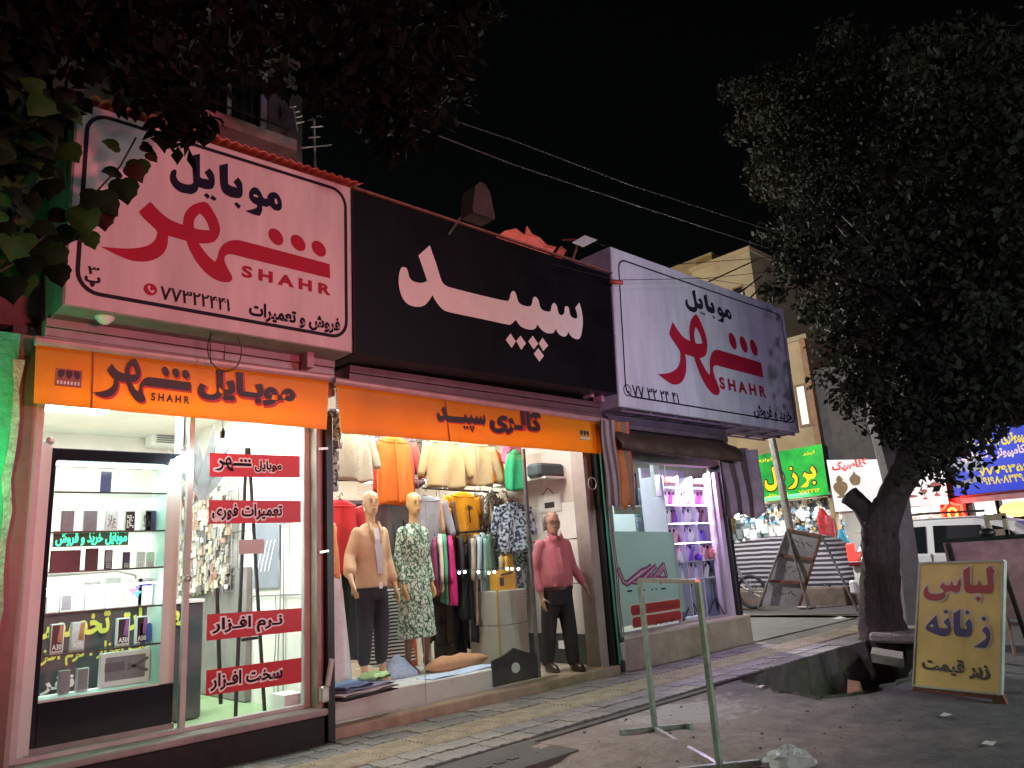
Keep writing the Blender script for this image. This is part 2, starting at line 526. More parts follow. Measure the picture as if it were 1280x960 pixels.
M_brick = mat('brick_red', (0.35, 0.17, 0.10), 0.8, vary=0.4, vscale=9, bump=0.5, bscale=30)

PIT = [(7.08, 4.30), (6.75, 3.80), (6.51, 3.25), (6.9, 3.02), (7.77, 2.92), (8.7, 3.15), (10.3, 3.72), (10.62, 4.05), (10.5, 4.36), (9.2, 4.38), (8.0, 4.36)]
_r = random.Random(17); _q = []
for _i, _a in enumerate(PIT):
    _b = PIT[(_i + 1) % len(PIT)]; _q.append(_a)
    for _k in (.2, .4, .6, .8): _q.append((_a[0] + (_b[0] - _a[0]) * _k + _r.uniform(-.05, .05), min(4.37, _a[1] + (_b[1] - _a[1]) * _k + _r.uniform(-.05, .05))))
PIT = _q
def sheet(name, outlines, z, m, kind='structure', **kw):
    vs, fs = shape_polys(outlines)
    mb = MB(); mb.v = [Vector((x, y, z)) for x, y in vs]
    for f in fs: mb._face(f)
    return obj(name, mb, m, kind=kind, **kw)
def ground_mat():
    m = bpy.data.materials.new('street_ground'); m.use_nodes = True; nt = m.node_tree; b = nt.nodes['Principled BSDF']; N = nt.nodes.new; L = nt.links.new
    g = N('ShaderNodeNewGeometry'); n1 = N('ShaderNodeTexNoise'); n1.inputs['Scale'].default_value = 1.1; n1.inputs['Detail'].default_value = 8; n1.inputs['Roughness'].default_value = .7; L(g.outputs['Position'], n1.inputs['Vector'])
    # spilled earth around the trench and the pavement edge, broken up by noise
    ds = N('ShaderNodeVectorMath'); ds.operation = 'DISTANCE'; ds.inputs[1].default_value = (3.6, 3.6, 0); mp = N('ShaderNodeVectorMath'); mp.operation = 'MULTIPLY'; mp.inputs[1].default_value = (.62, 1.0, 0); L(g.outputs['Position'], mp.inputs[0]); ds.inputs[1].default_value = (3.6 * .62, 3.7, 0); L(mp.outputs[0], ds.inputs[0])
    ad = N('ShaderNodeMath'); ad.operation = 'MULTIPLY_ADD'; ad.inputs[1].default_value = 2.6; L(n1.outputs['Fac'], ad.inputs[0]); L(ds.outputs['Value'], ad.inputs[2])
    mr = N('ShaderNodeMapRange'); mr.inputs[1].default_value = 2.3; mr.inputs[2].default_value = 3.7; L(ad.outputs[0], mr.inputs[0])
    n2 = N('ShaderNodeTexNoise'); n2.inputs['Scale'].default_value = 7; n2.inputs['Detail'].default_value = 8; n2.inputs['Roughness'].default_value = .75; L(g.outputs['Position'], n2.inputs['Vector'])
    r1 = N('ShaderNodeValToRGB'); r1.color_ramp.elements[0].position = .3; r1.color_ramp.elements[1].position = .7; r1.color_ramp.elements[0].color = (.17, .135, .12, 1); r1.color_ramp.elements[1].color = (.40, .32, .285, 1); L(n2.outputs['Fac'], r1.inputs[0])
    r2 = N('ShaderNodeValToRGB'); r2.color_ramp.elements[0].position = .3; r2.color_ramp.elements[1].position = .75; r2.color_ramp.elements[0].color = (.042, .041, .045, 1); r2.color_ramp.elements[1].color = (.125, .118, .124, 1); L(n2.outputs['Fac'], r2.inputs[0])
    mx = N('ShaderNodeMixRGB'); L(mr.outputs[0], mx.inputs[0]); L(r1.outputs[0], mx.inputs[1]); L(r2.outputs[0], mx.inputs[2]); 
    # dried cement splashed beside the trench
    d2 = N('ShaderNodeVectorMath'); d2.operation = 'DISTANCE'; d2.inputs[1].default_value = (5.55 * .62, 3.95, 0); L(mp.outputs[0], d2.inputs[0]); a2 = N('ShaderNodeMath'); a2.operation = 'MULTIPLY_ADD'; a2.inputs[1].default_value = 2.2; L(n2.outputs['Fac'], a2.inputs[0]); L(d2.outputs['Value'], a2.inputs[2])
    m2 = N('ShaderNodeMapRange'); m2.inputs[1].default_value = 1.35; m2.inputs[2].default_value = 1.6; L(a2.outputs[0], m2.inputs[0]); mx2 = N('ShaderNodeMixRGB'); L(m2.outputs[0], mx2.inputs[0]); mx2.inputs[1].default_value = (.40, .37, .37, 1); L(mx.outputs[0], mx2.inputs[2]); L(mx2.outputs[0], b.inputs['Base Color'])
    b.inputs['Roughness'].default_value = .8; n3 = N('ShaderNodeTexNoise'); n3.inputs['Scale'].default_value = 38; n3.inputs['Detail'].default_value = 6; L(g.outputs['Position'], n3.inputs['Vector']); bp = N('ShaderNodeBump'); bp.inputs['Strength'].default_value = .9; bp.inputs['Distance'].default_value = .02; L(n3.outputs['Fac'], bp.inputs['Height']); L(bp.outputs[0], b.inputs['Normal'])
    return m
M_ground = ground_mat()
sheet('ground', [[(-300, -300), (300, -300), (300, 300), (-300, 300)], PIT], -0.03, M_ground)
rnd = random.Random(3)
# relief on the dirt: low mounds and crumbs
mb = MB(); mb.sm = True
def dirt_h(x, y):
    h = 0.02 * math.sin(x * 2.1 + 1) * math.sin(y * 3.3) + 0.015 * math.sin(x * 5.7 + y * 4.1) + 0.006 * math.sin(x * 17 + y * 13) + 0.005 * math.sin(23 * x - 19 * y)
    e = min(1, max(0, (x - 1.2) / .7)) * min(1, max(0, (5.6 - x) / 1.2)) * min(1, max(0, (y - 2.3) / .5)) * min(1, max(0, (4.34 - y) / .25))
    return -0.034 + e * (0.030 + max(-0.02, h))
mb.grid([[(1.0 + i * 0.07, 2.2 + j * 0.07, dirt_h(1.0 + i * .07, 2.2 + j * .07)) for i in range(68)] for j in range(31)])
obj('dirt_mound', mb, M_ground, kind='structure')
mb = MB()
for i in range(150):
    x = rnd.uniform(1.2, 6.8); y = rnd.uniform(2.2, 4.3); r = rnd.choice([.005, .006, .008, .014])
    if 6.3 < x and y > 2.9: continue
    mb.ball((x, y, max(-0.022, dirt_h(x, y)) + r * .3), r, r * rnd.uniform(.6, 1.2), r * .6, n=5, m=3)
obj('gravel', mb, M_conc_dark, kind='stuff')
# pit beside the pavement
mb = MB()
top = [(x, y, -0.005) for x, y in PIT]; low = [(x * .97 + .27, y * .97 + .11, -0.62) for x, y in PIT]
mb.loft([top, [(x, y, -0.1) for x, y, z in top], [(x * .985 + .12, y * .985 + .06, -.35) for x, y, z in top], low], cap=False)
mb.poly(low)
obj('pit', mb, M_conc_dark, kind='structure')
slab = MB(); slab.rbox(10.2, 11.1, 3.45, 4.28, -0.02, 0.10, .03)
obj('concrete_slab', slab, M_conc, label='broken pale concrete slab bridging the back edge of the pit by the tree', cat='slab')
slab = MB(); slab.obox((9.75, 3.9, -.12), (.28, .1, 0), (-.05, .16, .03), (0, 0, .05))
obj('concrete_slab', slab, M_conc, label='small fallen slab lying lower inside the pit', cat='slab')
b_ = MB(); b_.obox((7.75, 3.45, -.3), (.12, .04, .05), (-.02, .05, .01), (0, .03, .16))
obj('brick', b_, M_brick, label='orange brick standing on end inside the open pit', cat='brick')

# pavement: interlocking pavers either side of a ribbed yellow strip
bed = MB(); bed.box(0.3, 9.85, 4.38, 5.70, -0.12, -0.012)
walk = obj('sidewalk', bed, M_sand, kind='structure')
def paver_mesh(k):
    m = MB(); a, b = 0.226, 0.11
    prof = [(-.113, -.105), (-.04, -.105), (-.02, -.085), (.02, -.125), (.04, -.105), (.113, -.105), (.113, -.03), (.093, 0), (.113, .03), (.113, .105), (.04, .105), (.02, .085), (-.02, .125), (-.04, .105), (-.113, .105), (-.113, .03), (-.133, 0), (-.113, -.03)]
    s = .968
    m.loft([[(x * s, y * s, -.05) for x, y in prof], [(x * s, y * s, -.004) for x, y in prof], [(x * s * .975, y * s * .97, 0) for x, y in prof]])
    return mesh_of(m, 'paver', M_paver[k])
pm = [paver_mesh(i) for i in range(4)]
n_p = 0
for band in ((5.372, 2), (4.50, 2)):
    for r in range(band[1]):
        y = band[0] + r * 0.215
        for i in range(42):
            x = 0.55 + i * 0.226 + (0.113 if r % 2 else 0)
            if x > 9.75: continue
            o = bpy.data.objects.new('paver', pm[rnd.randrange(4)]); link(o, walk)
            o.location = Vector((x, y, rnd.uniform(-.006, .004))) - WORLD_AT[walk.name]
            o.rotation_euler = (rnd.uniform(-.012, .012), rnd.uniform(-.012, .012), 0)
tm = MB(); tm.box(-.198, .198, -.198, .198, -.05, -.002)
for k in range(8):
    y = -.198 + .0495 * (k + .5)
    tm.hexa([(-.197, y - .015, -.003), (.197, y - .015, -.003), (.197, y + .015, -.003), (-.197, y + .015, -.003), (-.197, y - .009, .006), (.197, y - .009, .006), (.197, y + .009, .006), (-.197, y + .009, .006)])
tmesh = mesh_of(tm, 'tactile_tile', M_tact)
for i in range(29):
    o = bpy.data.objects.new('tactile_tile', tmesh); link(o, walk)
    o.location = Vector((0.6 + i * 0.4, 5.035, rnd.uniform(-.003, .003))) - WORLD_AT[walk.name]
for i in range(9):     # worn tiles by the pit edge (north side of the ribbon past the corner)
    pass
kerb = MB(); kerb.box(0.3, 6.6, 4.30, 4.378, -.12, -.016)
obj('kerb', kerb, M_conc_dark, kind='structure')
# pavement beyond the corner, side street, far pavement
mb = MB(); mb.box(9.86, 13.2, 4.40, 5.70, -.12, -.016)
obj('pavement', mb, M_conc_dark, kind='structure')
mb = MB(); mb.box(9.90, 13.6, 5.705, 30, -.12, 0.0)
obj('pavement', mb, mat('side_paving', (0.15, 0.15, 0.145), .7, vary=.4, vscale=3, bump=.5, bscale=14), kind='structure')
mb = MB(); mb.rbox(13.62, 13.95, 8.6, 30, -.1, 0.10, .03)
obj('kerb', mb, M_conc, kind='structure')
mb = MB(); mb.rbox(16.2, 16.45, 4.5, 30, -.1, 0.34, .03)
obj('channel_wall', mb, mat('channel_stone', (0.17, 0.12, 0.10), .85, vary=.4, vscale=3, bump=.5), kind='structure')
mb = MB(); mb.box(20.2, 22, -12, 40, -.1, 0.12)
obj('far_pavement', mb, M_conc_dark, kind='structure')
# rubbish
M_bag = mat('white_plastic', (0.8, 0.8, 0.8), .35, trans=.3)
mb = MB(); mb.sm = False
c = at_z(986, 952, 0.0); rings = []
for i in range(7):
    rr = [.11, .14, .13, .10, .07, .04, .012][i]; z = [0, .02, .05, .07, .085, .10, .105][i]
    rings.append([(c.x + rr * math.cos(a * .45) * (1 + rnd.uniform(-.3, .3)), c.y + rr * math.sin(a * .45) * (1 + rnd.uniform(-.3, .3)), z - .02 + rnd.uniform(-.012, .012)) for a in range(14)])
mb.loft(rings)
obj('plastic_bag', mb, M_bag, label='crumpled white plastic bag on the ground at the bottom edge', cat='bag')
for (px, py, lab) in ((954, 857, 'scrap of white paper on the dirt near the pit'), (1053, 678 + 96, 'white paper scrap on the kerb beneath the leaning grey board'), (1243, 927, 'small scrap of paper in front of the yellow sign'), (1188, 892, 'tiny white scrap below the yellow sign')):
    c = at_z(px, py, 0.0 if py > 800 else .12); w = .05 if py > 800 else .14
    mb = MB(); mb.grid([[(c.x + i * w - w, c.y + j * w * .6, c.z + rnd.uniform(0, .25 * w) - (.015 if py > 800 else 0)) for i in range(3)] for j in range(3)])
    obj('paper_scrap', mb, M_bag, label=lab, cat='litter')
# manhole lid at the bottom
mb = MB()
mb.rbox(3.15, 4.05, 3.75, 4.25, -.06, 0.014, .015)
for k in range(3): mb.box(3.35 + k * .12, 3.42 + k * .12, 3.95, 4.0, .014, .02)
obj('manhole_cover', mb, mat('cast_lid', (.09, .08, .075), .7, vary=.4, vscale=6, bump=.4), label='square dark inspection cover set in the dirt', cat='manhole cover')
# ================================================================== SHOP BUILDING SHELL
FR = 5.70      # front line of the building
GL = 5.86      # line of the shop glass
M_wall = mat('plaster_white', (0.78, 0.77, 0.72), .7, vary=.12, vscale=3)
M_wall_out = mat('render_dark', (0.20, 0.17, 0.15), .85, vary=.4, vscale=2, bump=.4)
M_marble = mat('brown_marble', (0.14, 0.075, 0.06), .4, vary=.35, vscale=5, bump=.15, bscale=12)
M_pink_stone = mat('pink_stone', (0.34, 0.28, 0.25), .5, vary=.2, vscale=6)
M_granite = mat('black_granite', (0.014, 0.013, 0.013), .45, spec=.25, vary=.5, vscale=14)
M_thresh = mat('travertine', (0.42, 0.32, 0.22), .5, vary=.35, vscale=5, bump=.25, bscale=18)
M_tilefloor = mat('shop_floor', (0.62, 0.53, 0.42), .25, vary=.15, vscale=2)
M_alu = mat('aluminium', (0.62, 0.58, 0.55), .35, metal=.7, vary=.15, vscale=8)
M_black = mat('black_metal', (0.012, 0.012, 0.013), .4, vary=.4, vscale=10)
M_dkmetal = mat('dark_steel', (0.05, 0.045, 0.045), .45, metal=.4, vary=.4, vscale=10)
M_glass = glass_mat('window_glass', (0.96, 0.99, 0.975), .9)
M_shutter = mat('shutter_box', (0.34, 0.27, 0.28), .5, metal=.2, vary=.25, vscale=5)
M_rust = mat('rusty_steel', (0.25, 0.10, 0.07), .7, metal=.3, vary=.5, vscale=8, bump=.4)

bld = thing('shop_building', 'low row of shops with a dark upper storey at its left end', 'building', (5.3, 7.5, 0))
def part(name, mb, m, **kw): return obj(name, mb, m, bld, **kw)
# partition and back walls: three rooms
mb = MB()
mb.box(0.95, 1.10, 5.95, 9.2, 0, 3.0); mb.box(1.10, 3.24, 9.05, 9.2, 0, 3.0)
part('wall', mb, M_wall)
mb = MB(); mb.box(3.20, 3.30, 5.98, 9.6, 0, 3.0); part('wall', mb, M_wall)
mb = MB(); mb.box(3.30, 6.90, 9.5, 9.62, 0, 3.0); part('wall', mb, mat('plaster_cream', (0.72, 0.62, 0.52), .7, vary=.1, vscale=3))
mb = MB(); mb.box(6.90, 7.02, 5.80, 9.62, 0, 3.0); part('wall', mb, M_wall)
mb = MB(); mb.box(7.02, 9.78, 8.5, 8.6, 0, 3.0); part('wall', mb, M_wall)
mb = MB(); mb.box(9.68, 9.80, 6.0, 9.62, -.1, 3.0); part('wall', mb, M_wall_out)
mb = MB(); mb.box(0.95, 9.80, 5.95, 9.7, 3.0, 3.12); part('roof', mb, M_conc_dark)
# front wall above the shutters, behind the signs
mb = MB(); mb.box(0.0, 9.80, 5.98, 6.1, 3.12, 4.35); part('parapet', mb, M_wall_out)
mb = MB(); mb.box(-3.2, 3.3, 6.35, 6.6, 3.13, 8.8); mb.box(3.3, 3.5, 6.6, 10, 3.13, 8.8); part('upper_wall', mb, mat('upper_brick', (0.14, 0.115, 0.10), .85, vary=.4, vscale=3, bump=.4))
def px_rect(plane, l, t, r, b):
    a = plane.px(l, b); c = plane.px(r, t); return a[0], c[0], a[1], c[1]
U = facade(6.35)
for (l, t, r, b) in ((238, 40, 330, 160),):
    x0, x1, z0, z1 = 2.05, 2.62, 5.55, 6.95
    q0 = U.px(234, 152); q1 = U.px(332, 30)
    x0, x1, z0, z1 = q0[0], q1[0], q0[1] + .1, q1[1] + .3
    w = MB()
    for a, b2 in ((x0, x0 + .07), (x1 - .07, x1)): w.box(a, b2, 6.29, 6.36, z0, z1)
    w.box(x0, x1, 6.30, 6.36, z0, z0 + .07); w.box(x0, x1, 6.30, 6.36, z1 - .07, z1); w.box((x0 + x1) / 2 - .02, (x0 + x1) / 2 + .02, 6.31, 6.36, z0, z1)
    wf = part('window', w, mat('window_frame_grey', (.42, .42, .42), .5, vary=.2))
    g = MB(); g.box(x0 + .05, x1 - .05, 6.338, 6.347, z0 + .05, z1 - .05); obj('pane', g, mat('night_pane', (.015, .018, .02), .08), wf)
    s_ = MB(); s_.box(x0 - .1, x1 + .25, 6.15, 6.36, z0 - .14, z0 - .02); obj('sill', s_, mat('sill_stone', (.36, .34, .33), .7, vary=.3), wf)
    r_ = MB()
    for k in range(9): r_.tube([(x0 + .05 + k * (x1 - x0) / 9, 6.2, z0), (x0 + .05 + k * (x1 - x0) / 9, 6.2, z0 + .75)], .008, 5)
    r_.tube([(x0, 6.2, z0 + .75), (x1 + .2, 6.2, z0 + .75)], .012, 6); r_.tube([(x0, 6.2, z0 + .1), (x1 + .2, 6.2, z0 + .1)], .012, 6)
    obj('grille', r_, M_dkmetal, wf)
# left jamb: neighbour's rendered wall, coloured green for the LED light on it, and a brown marble pilaster
nb = MB(); nb.box(-4.0, 0.955, 5.69, 6.0, -.1, 2.98)
obj('neighbour_wall', nb, mat('green_lit_render', (0.025, 0.42, 0.20), .55, vary=.35, vscale=4, bump=.6, bscale=18), label='green lit wall glowing at the far left edge', cat='wall')
pl_ = MB()
ed = [0.93 + 0.012 * math.sin(k * 1.7) + .01 * math.sin(k * 3.1) for k in range(15)]
pil = thing('pilaster', 'chipped brown marble pilaster between green wall and phone shop', 'pilaster', (0.95, 5.8, 0))
pl_.box(.95, 1.07, 5.70, 5.95, -.1, 2.98); obj('marble_face', pl_, M_marble, pil)
cr = MB(); cr.grid([[(ed[k] + 0.01, 5.692 - .012 * rnd.random(), k * .2) for k in range(15)], [(.985 + .012 * math.sin(k * 2.3), 5.688 - .01 * rnd.random(), k * .2) for k in range(15)]])
obj('mortar', cr, mat('old_mortar', (.5, .45, .4), .9, vary=.4, vscale=14, bump=.8), pil)
mb = MB(); mb.box(1.07, 1.10, 5.71, 5.95, 0.26, 2.6); obj('trim', mb, M_pink_stone, pil)

# plinths and thresholds
mb = MB(); mb.rbox(0.98, 3.20, 5.66, 5.97, -.1, 0.205, .012); part('plinth', mb, M_granite)
mb = MB(); mb.rbox(0.98, 3.22, 5.64, 5.97, 0.207, 0.255, .01); part('plinth_top', mb, mat('grey_stone', (.3, .26, .25), .5, vary=.3))
mb = MB(); mb.rbox(3.30, 6.92, 5.70, 6.05, -.1, 0.085, .012); part('threshold', mb, M_thresh)
mb = MB(); mb.box(3.30, 6.90, 6.05, 9.5, -.1, 0.082); part('shop_floor', mb, M_tilefloor)
mb = MB(); mb.box(1.10, 3.2, 5.97, 9.05, -.1, 0.20); part('shop_floor', mb, mat('green_floor', (.28, .42, .22), .5, vary=.2))
mb = MB(); mb.rbox(6.98, 9.80, 5.68, 6.0, -.1, 0.34, .012); part('plinth', mb, mat('cream_stone', (.42, .36, .26), .6, vary=.3, vscale=4, bump=.3))
mb = MB(); mb.box(6.98, 9.78, 5.665, 6.0, 0.342, 0.372); part('plinth_top', mb, mat('cream_top', (.55, .48, .38), .5, vary=.2))
mb = MB(); mb.box(7.02, 9.68, 6.0, 8.5, -.1, 0.33); part('shop_floor', mb, M_tilefloor)
# ceilings
mb = MB(); mb.box(1.10, 3.2, 5.97, 9.05, 2.95, 2.995); mb.box(3.30, 6.9, 5.97, 9.5, 2.95, 2.995); mb.box(7.02, 9.68, 5.97, 8.5, 2.95, 2.995)
part('ceiling', mb, M_wall)
# roller-shutter boxes above each shop front (ribbed)
def shutter_box(x0, x1, z0, z1, y0, m=M_shutter):
    mb = MB(); n = 5
    for k in range(n):
        a = z0 + (z1 - z0) * k / n; b = z0 + (z1 - z0) * (k + 1) / n - .008
        mb.box(x0, x1, y0 + .012 * (k % 2) + .0, y0 + .25, a, b)
    return part('shutter_box', mb, m)
shutter_box(1.08, 3.28, 2.78, 3.10, 5.60)
shutter_box(3.42, 6.88, 2.72, 3.08, 5.58, mat('shutter_box_dark', (.16, .08, .09), .5, metal=.3, vary=.3))
shutter_box(6.98, 9.66, 2.60, 3.02, 5.58, mat('shutter_box_plum', (.15, .11, .14), .5, metal=.3, vary=.3))
mb = MB(); mb.box(6.96, 9.7, 5.80, 5.95, 2.43, 2.60); part('lintel', mb, mat('lintel_grey', (.30, .27, .27), .6, vary=.3))
# steel brackets on shutter box
for (px, py) in ((384, 448), (735, 488), (748, 494)):
    q = facade(5.52).px(px, py); mb = MB(); mb.box(q[0] - .03, q[0] + .03, 5.46, 5.58, q[1] - .09, q[1] + .09)
    part('bracket', mb, mat('bracket_pink', (.45, .2, .24), .5, vary=.3))

# black jamb between shops 1 and 2, jamb group between shops 2 and 3
mb = MB(); mb.rbox(3.245, 3.315, 5.70, 5.96, -.05, 2.62, .006); part('jamb', mb, M_black)
mb = MB(); mb.box(3.165, 3.20, 5.72, 5.96, .25, 2.62); part('jamb', mb, M_pink_stone)
mb = MB(); mb.box(3.205, 3.24, 5.75, 5.97, .25, 2.62); part('jamb', mb, mat('rail_brown', (.28, .2, .17), .45, metal=.3, vary=.3))
mb = MB(); mb.box(6.70, 6.84, 5.80, 6.0, .085, 2.62); part('jamb', mb, M_pink_stone)
mb = MB(); mb.rbox(6.845, 6.885, 5.72, 5.95, -.05, 2.62, .005); mb.rbox(6.90, 6.965, 5.70, 5.95, -.05, 2.62, .005); part('jamb', mb, M_black)
mb = MB(); mb.tube([(6.893, 5.69, .1), (6.885, 5.69, 1.2), (6.895, 5.69, 2.5)], .012, 6); part('cable_conduit', mb, mat('green_pipe', (.05, .25, .16), .5))
mb = MB(); mb.rbox(6.97, 7.02, 5.71, 5.95, -.03, 2.6, .006); part('jamb', mb, mat('weathered_frame', (.22, .28, .24), .6, vary=.5, vscale=12))
for k in range(4):
    mb = MB(); mb.tube([(6.91 + .02 * k + .01 * math.sin(5 * t), 5.685 - .008 * k, 2.5 - .16 * t * 1.0 - .0 * k) for t in range(14)], .006, 5)
    part('cable', mb, mat('cable_%d' % k, [(.02, .02, .02), (.4, .4, .4), (.05, .2, .1), (.3, .05, .05)][k], .5))
mb = MB(); mb.rbox(6.905, 6.96, 5.64, 5.70, .13, .32, .01); part('junction_box', mb, mat('grey_box', (.5, .5, .5), .5, vary=.3))
ring = MB(); q = facade(5.6).px(742, 604)
ring.tube([(q[0] + .07 * math.cos(a * .3), 5.62, q[1] + .07 * math.sin(a * .3)) for a in range(22)], .004, 5, cap=False)
part('cable_coil', ring, mat('white_cable', (.6, .6, .58), .5))
# handles of the shutter lock on the jamb
mb = MB(); mb.rbox(3.17, 3.24, 5.66, 5.72, .30, .42, .01); mb.bar((3.22, 5.66, .42), (3.25, 5.64, .62), .03); part('shutter_lock', mb, M_alu)
for z in (1.46, 2.32): mb = MB(); mb.bar((3.17, 5.68, z), (3.25, 5.68, z + .01), .02); part('latch', mb, M_alu)
# right end pier of shop 3
mb = MB(); mb.rbox(9.60, 9.69, 5.72, 5.97, .372, 2.45, .006); part('jamb', mb, M_black)
mb = MB(); mb.box(9.50, 9.595, 5.78, 5.97, .372, 2.35); part('jamb', mb, mat('lilac_frame', (.62, .52, .6), .5, vary=.1))
# ================================================================== SIGN BOARDS AND LETTERING
SY = 5.30   # front face of the sign boxes
S1 = facade(SY)
def zo(pts, ox, oy, sc):   # tracing window -> photo pixels
    return [((p[0] / sc + ox, p[1] / sc + oy) + tuple(p[2:])) for p in pts]
def traced(outl, plane, k=5):
    """outlines in photo pixels -> polygons in the plane's own metres"""
    out = []
    for o in outl:
        q = [plane.px(p[0], p[1]) + tuple(p[2:]) for p in o]
        out.append(smooth_outline(q, k))
    return shape_polys(out)
B = (1120, 160)
LOGO_MAIN = [(50, 548, 1), (250, 565), (400, 562), (520, 535), (590, 480), (612, 420), (605, 385), (560, 340), (480, 265), (440, 215), (440, 190), (545, 100, 1), (640, 200), (720, 265), (800, 305), (870, 330, 1), (880, 250), (910, 185), (970, 130), (1050, 103), (1085, 100), (1120, 120), (1180, 210), (1220, 290), (1240, 370), (1230, 430), (1190, 490), (1120, 515), (1025, 515, 1), (1080, 590), (1130, 650), (1190, 700, 1), (1215, 655), (1230, 590), (1270, 530), (1330, 492), (1400, 482), (1480, 495), (2335, 722, 1), (2340, 865, 1), (1920, 762), (1520, 665), (1360, 625), (1310, 628), (1285, 655), (1290, 710), (1330, 790), (1360, 850), (1350, 890), (1300, 905), (1220, 888), (1150, 850), (1080, 790), (1000, 690), (940, 580), (905, 490, 1), (850, 475), (780, 455), (720, 437, 1), (715, 520), (690, 590), (640, 645), (560, 685), (460, 698), (350, 685), (230, 640), (130, 590)]
LOGO_HOLE = [(978, 358, 1), (980, 290), (1005, 245), (1040, 215, 1), (1080, 255), (1115, 310), (1138, 385, 1), (1060, 380), (1000, 370)]
def dot(cx, cy, rx, ry):
    return [(cx + rx * math.cos(a * math.pi / 6) + .18 * rx * math.sin(a * math.pi / 6), cy + ry * math.sin(a * math.pi / 6) + .25 * ry * math.cos(a * math.pi / 6)) for a in range(12)]
LOGO = [zo(o, 120, 240, 8) for o in (LOGO_MAIN, LOGO_HOLE, dot(678 + B[0], 290 + B[1], 72, 82), dot(900 + B[0], 350 + B[1], 72, 80), dot(1107 + B[0], 408 + B[1], 70, 78))]
MOB = [[(310, 120, 1), (398, 98, 1), (400, 320), (415, 342), (490, 358, 1), (445, 285, 1), (495, 245, 1), (530, 290), (545, 340), (545, 400), (525, 445), (490, 455), (440, 450), (385, 430, 1), (370, 470), (330, 500), (280, 500), (200, 480), (140, 435), (105, 375), (100, 320), (115, 275), (145, 255), (165, 275), (160, 320), (185, 370), (240, 400), (300, 405), (330, 390), (330, 330), (320, 220)],
       [(438, 515, 1), (465, 490, 1), (500, 525, 1), (478, 552, 1)], [(502, 545, 1), (520, 512, 1), (565, 548, 1), (545, 572, 1)],
       [(592, 215, 1), (678, 195, 1), (680, 390), (700, 415), (740, 430), (772, 440, 1), (735, 380, 1), (780, 335, 1), (815, 385), (825, 440), (822, 510), (800, 540), (760, 543), (700, 530), (640, 495), (610, 440), (600, 380)],
       [(738, 600, 1), (765, 583, 1), (808, 622, 1), (785, 650, 1)],
       [(890, 510), (900, 465), (935, 435), (975, 445), (1010, 490), (1035, 540), (1070, 545), (1075, 520), (1100, 490), (1150, 485), (1190, 520), (1215, 580), (1215, 640), (1190, 668), (1140, 660), (1095, 620), (1070, 632), (1025, 625), (1020, 670), (995, 722, 1), (930, 705), (850, 670, 1), (900, 660), (960, 640), (970, 615), (930, 590), (900, 555)],
       [(930, 515), (955, 505), (985, 530), (958, 533)], [(1145, 560), (1160, 545), (1175, 580), (1170, 605), (1150, 592)]]
MOB = [zo(o, 200, 180, 8) for o in MOB]
D2 = lambda L: [((p[0] + 880, p[1] + 320) + tuple(p[2:])) for p in L]
SEPID = [[(110, 272), (90, 280), (70, 340), (65, 430), (80, 520), (115, 600), (170, 650), (250, 670), (320, 655), (365, 610), (403, 552, 1), (440, 620), (500, 690), (570, 722), (880, 788)] + D2([(280, 528), (310, 522), (355, 480, 1), (400, 540), (460, 570), (515, 578), (550, 565), (573, 525, 1), (610, 575), (660, 608), (710, 615), (740, 600), (755, 568, 1), (780, 615), (830, 647), (865, 635), (880, 600, 1), (910, 645), (960, 672), (1000, 655), (1022, 560), (1025, 470), (1010, 370), (990, 305, 1), (950, 360, 1), (968, 420), (965, 462), (930, 460), (900, 430), (885, 360), (862, 342), (845, 355), (840, 410), (815, 432), (785, 415), (765, 340), (738, 310), (715, 335), (705, 385), (680, 398), (610, 370), (580, 280), (548, 248), (525, 270), (515, 325), (485, 345), (420, 330), (380, 295), (355, 210), (328, 190), (305, 215), (290, 275), (260, 290), (0, 232)]) + [(570, 472), (520, 445), (490, 400), (440, 240), (375, 55, 1), (262, 155, 1), (305, 280), (350, 410, 1), (295, 430), (220, 418), (175, 380), (155, 310), (140, 280)]]
for d in ([(255, 680), (303, 615), (355, 695), (315, 760)], [(360, 690), (402, 638), (458, 715), (410, 780)], [(480, 695), (525, 638), (580, 718), (535, 775)], [(585, 715), (622, 657), (680, 735), (630, 792)], [(535, 820), (580, 762), (637, 840), (592, 898)]):
    SEPID.append([(x, y, 1) for x, y in D2(d)])
SEPID = [zo(o, 490, 300, 8) for o in SEPID]

def halo_uv(s, w):
    """one closed outline pushed outwards by w"""
    n = len(s); ar = sum(s[i][0] * s[(i + 1) % n][1] - s[(i + 1) % n][0] * s[i][1] for i in range(n)); sg = 1 if ar > 0 else -1; out = []
    for i in range(n):
        a = Vector(s[(i + 1) % n]) - Vector(s[i - 1])
        if a.length > 1e-9: a.normalize()
        out.append((s[i][0] + sg * a.y * w, s[i][1] - sg * a.x * w))
    return [out]
P_logo = traced(LOGO, S1); P_mob = traced(MOB, S1); P_sepid = traced(SEPID, S1)
M_vinyl = mat('sign_vinyl', (0.60, 0.51, 0.49), .5, vary=.22, vscale=2.2, stretch=(1.6, 1, .35), spec=.25)
M_vinyl3 = mat('sign_vinyl_grey', (0.55, 0.54, 0.60), .5, vary=.24, vscale=2.0, stretch=(1.6, 1, .35), spec=.25)
M_ink_red = mat('ink_red', (0.36, 0.008, 0.03), .6, vary=.15, spec=.25)
M_ink_black = mat('ink_black', (0.012, 0.012, 0.02), .7, spec=.2)
M_ink_navy = mat('ink_navy', (0.006, 0.007, 0.022), .7, spec=.2)
M_boxside = mat('sign_box_side', (0.30, 0.26, 0.25), .6, metal=.2, vary=.3)
M_roofred = mat('corrugated_red', (0.72, 0.18, 0.12), .6, vary=.35, vscale=7)

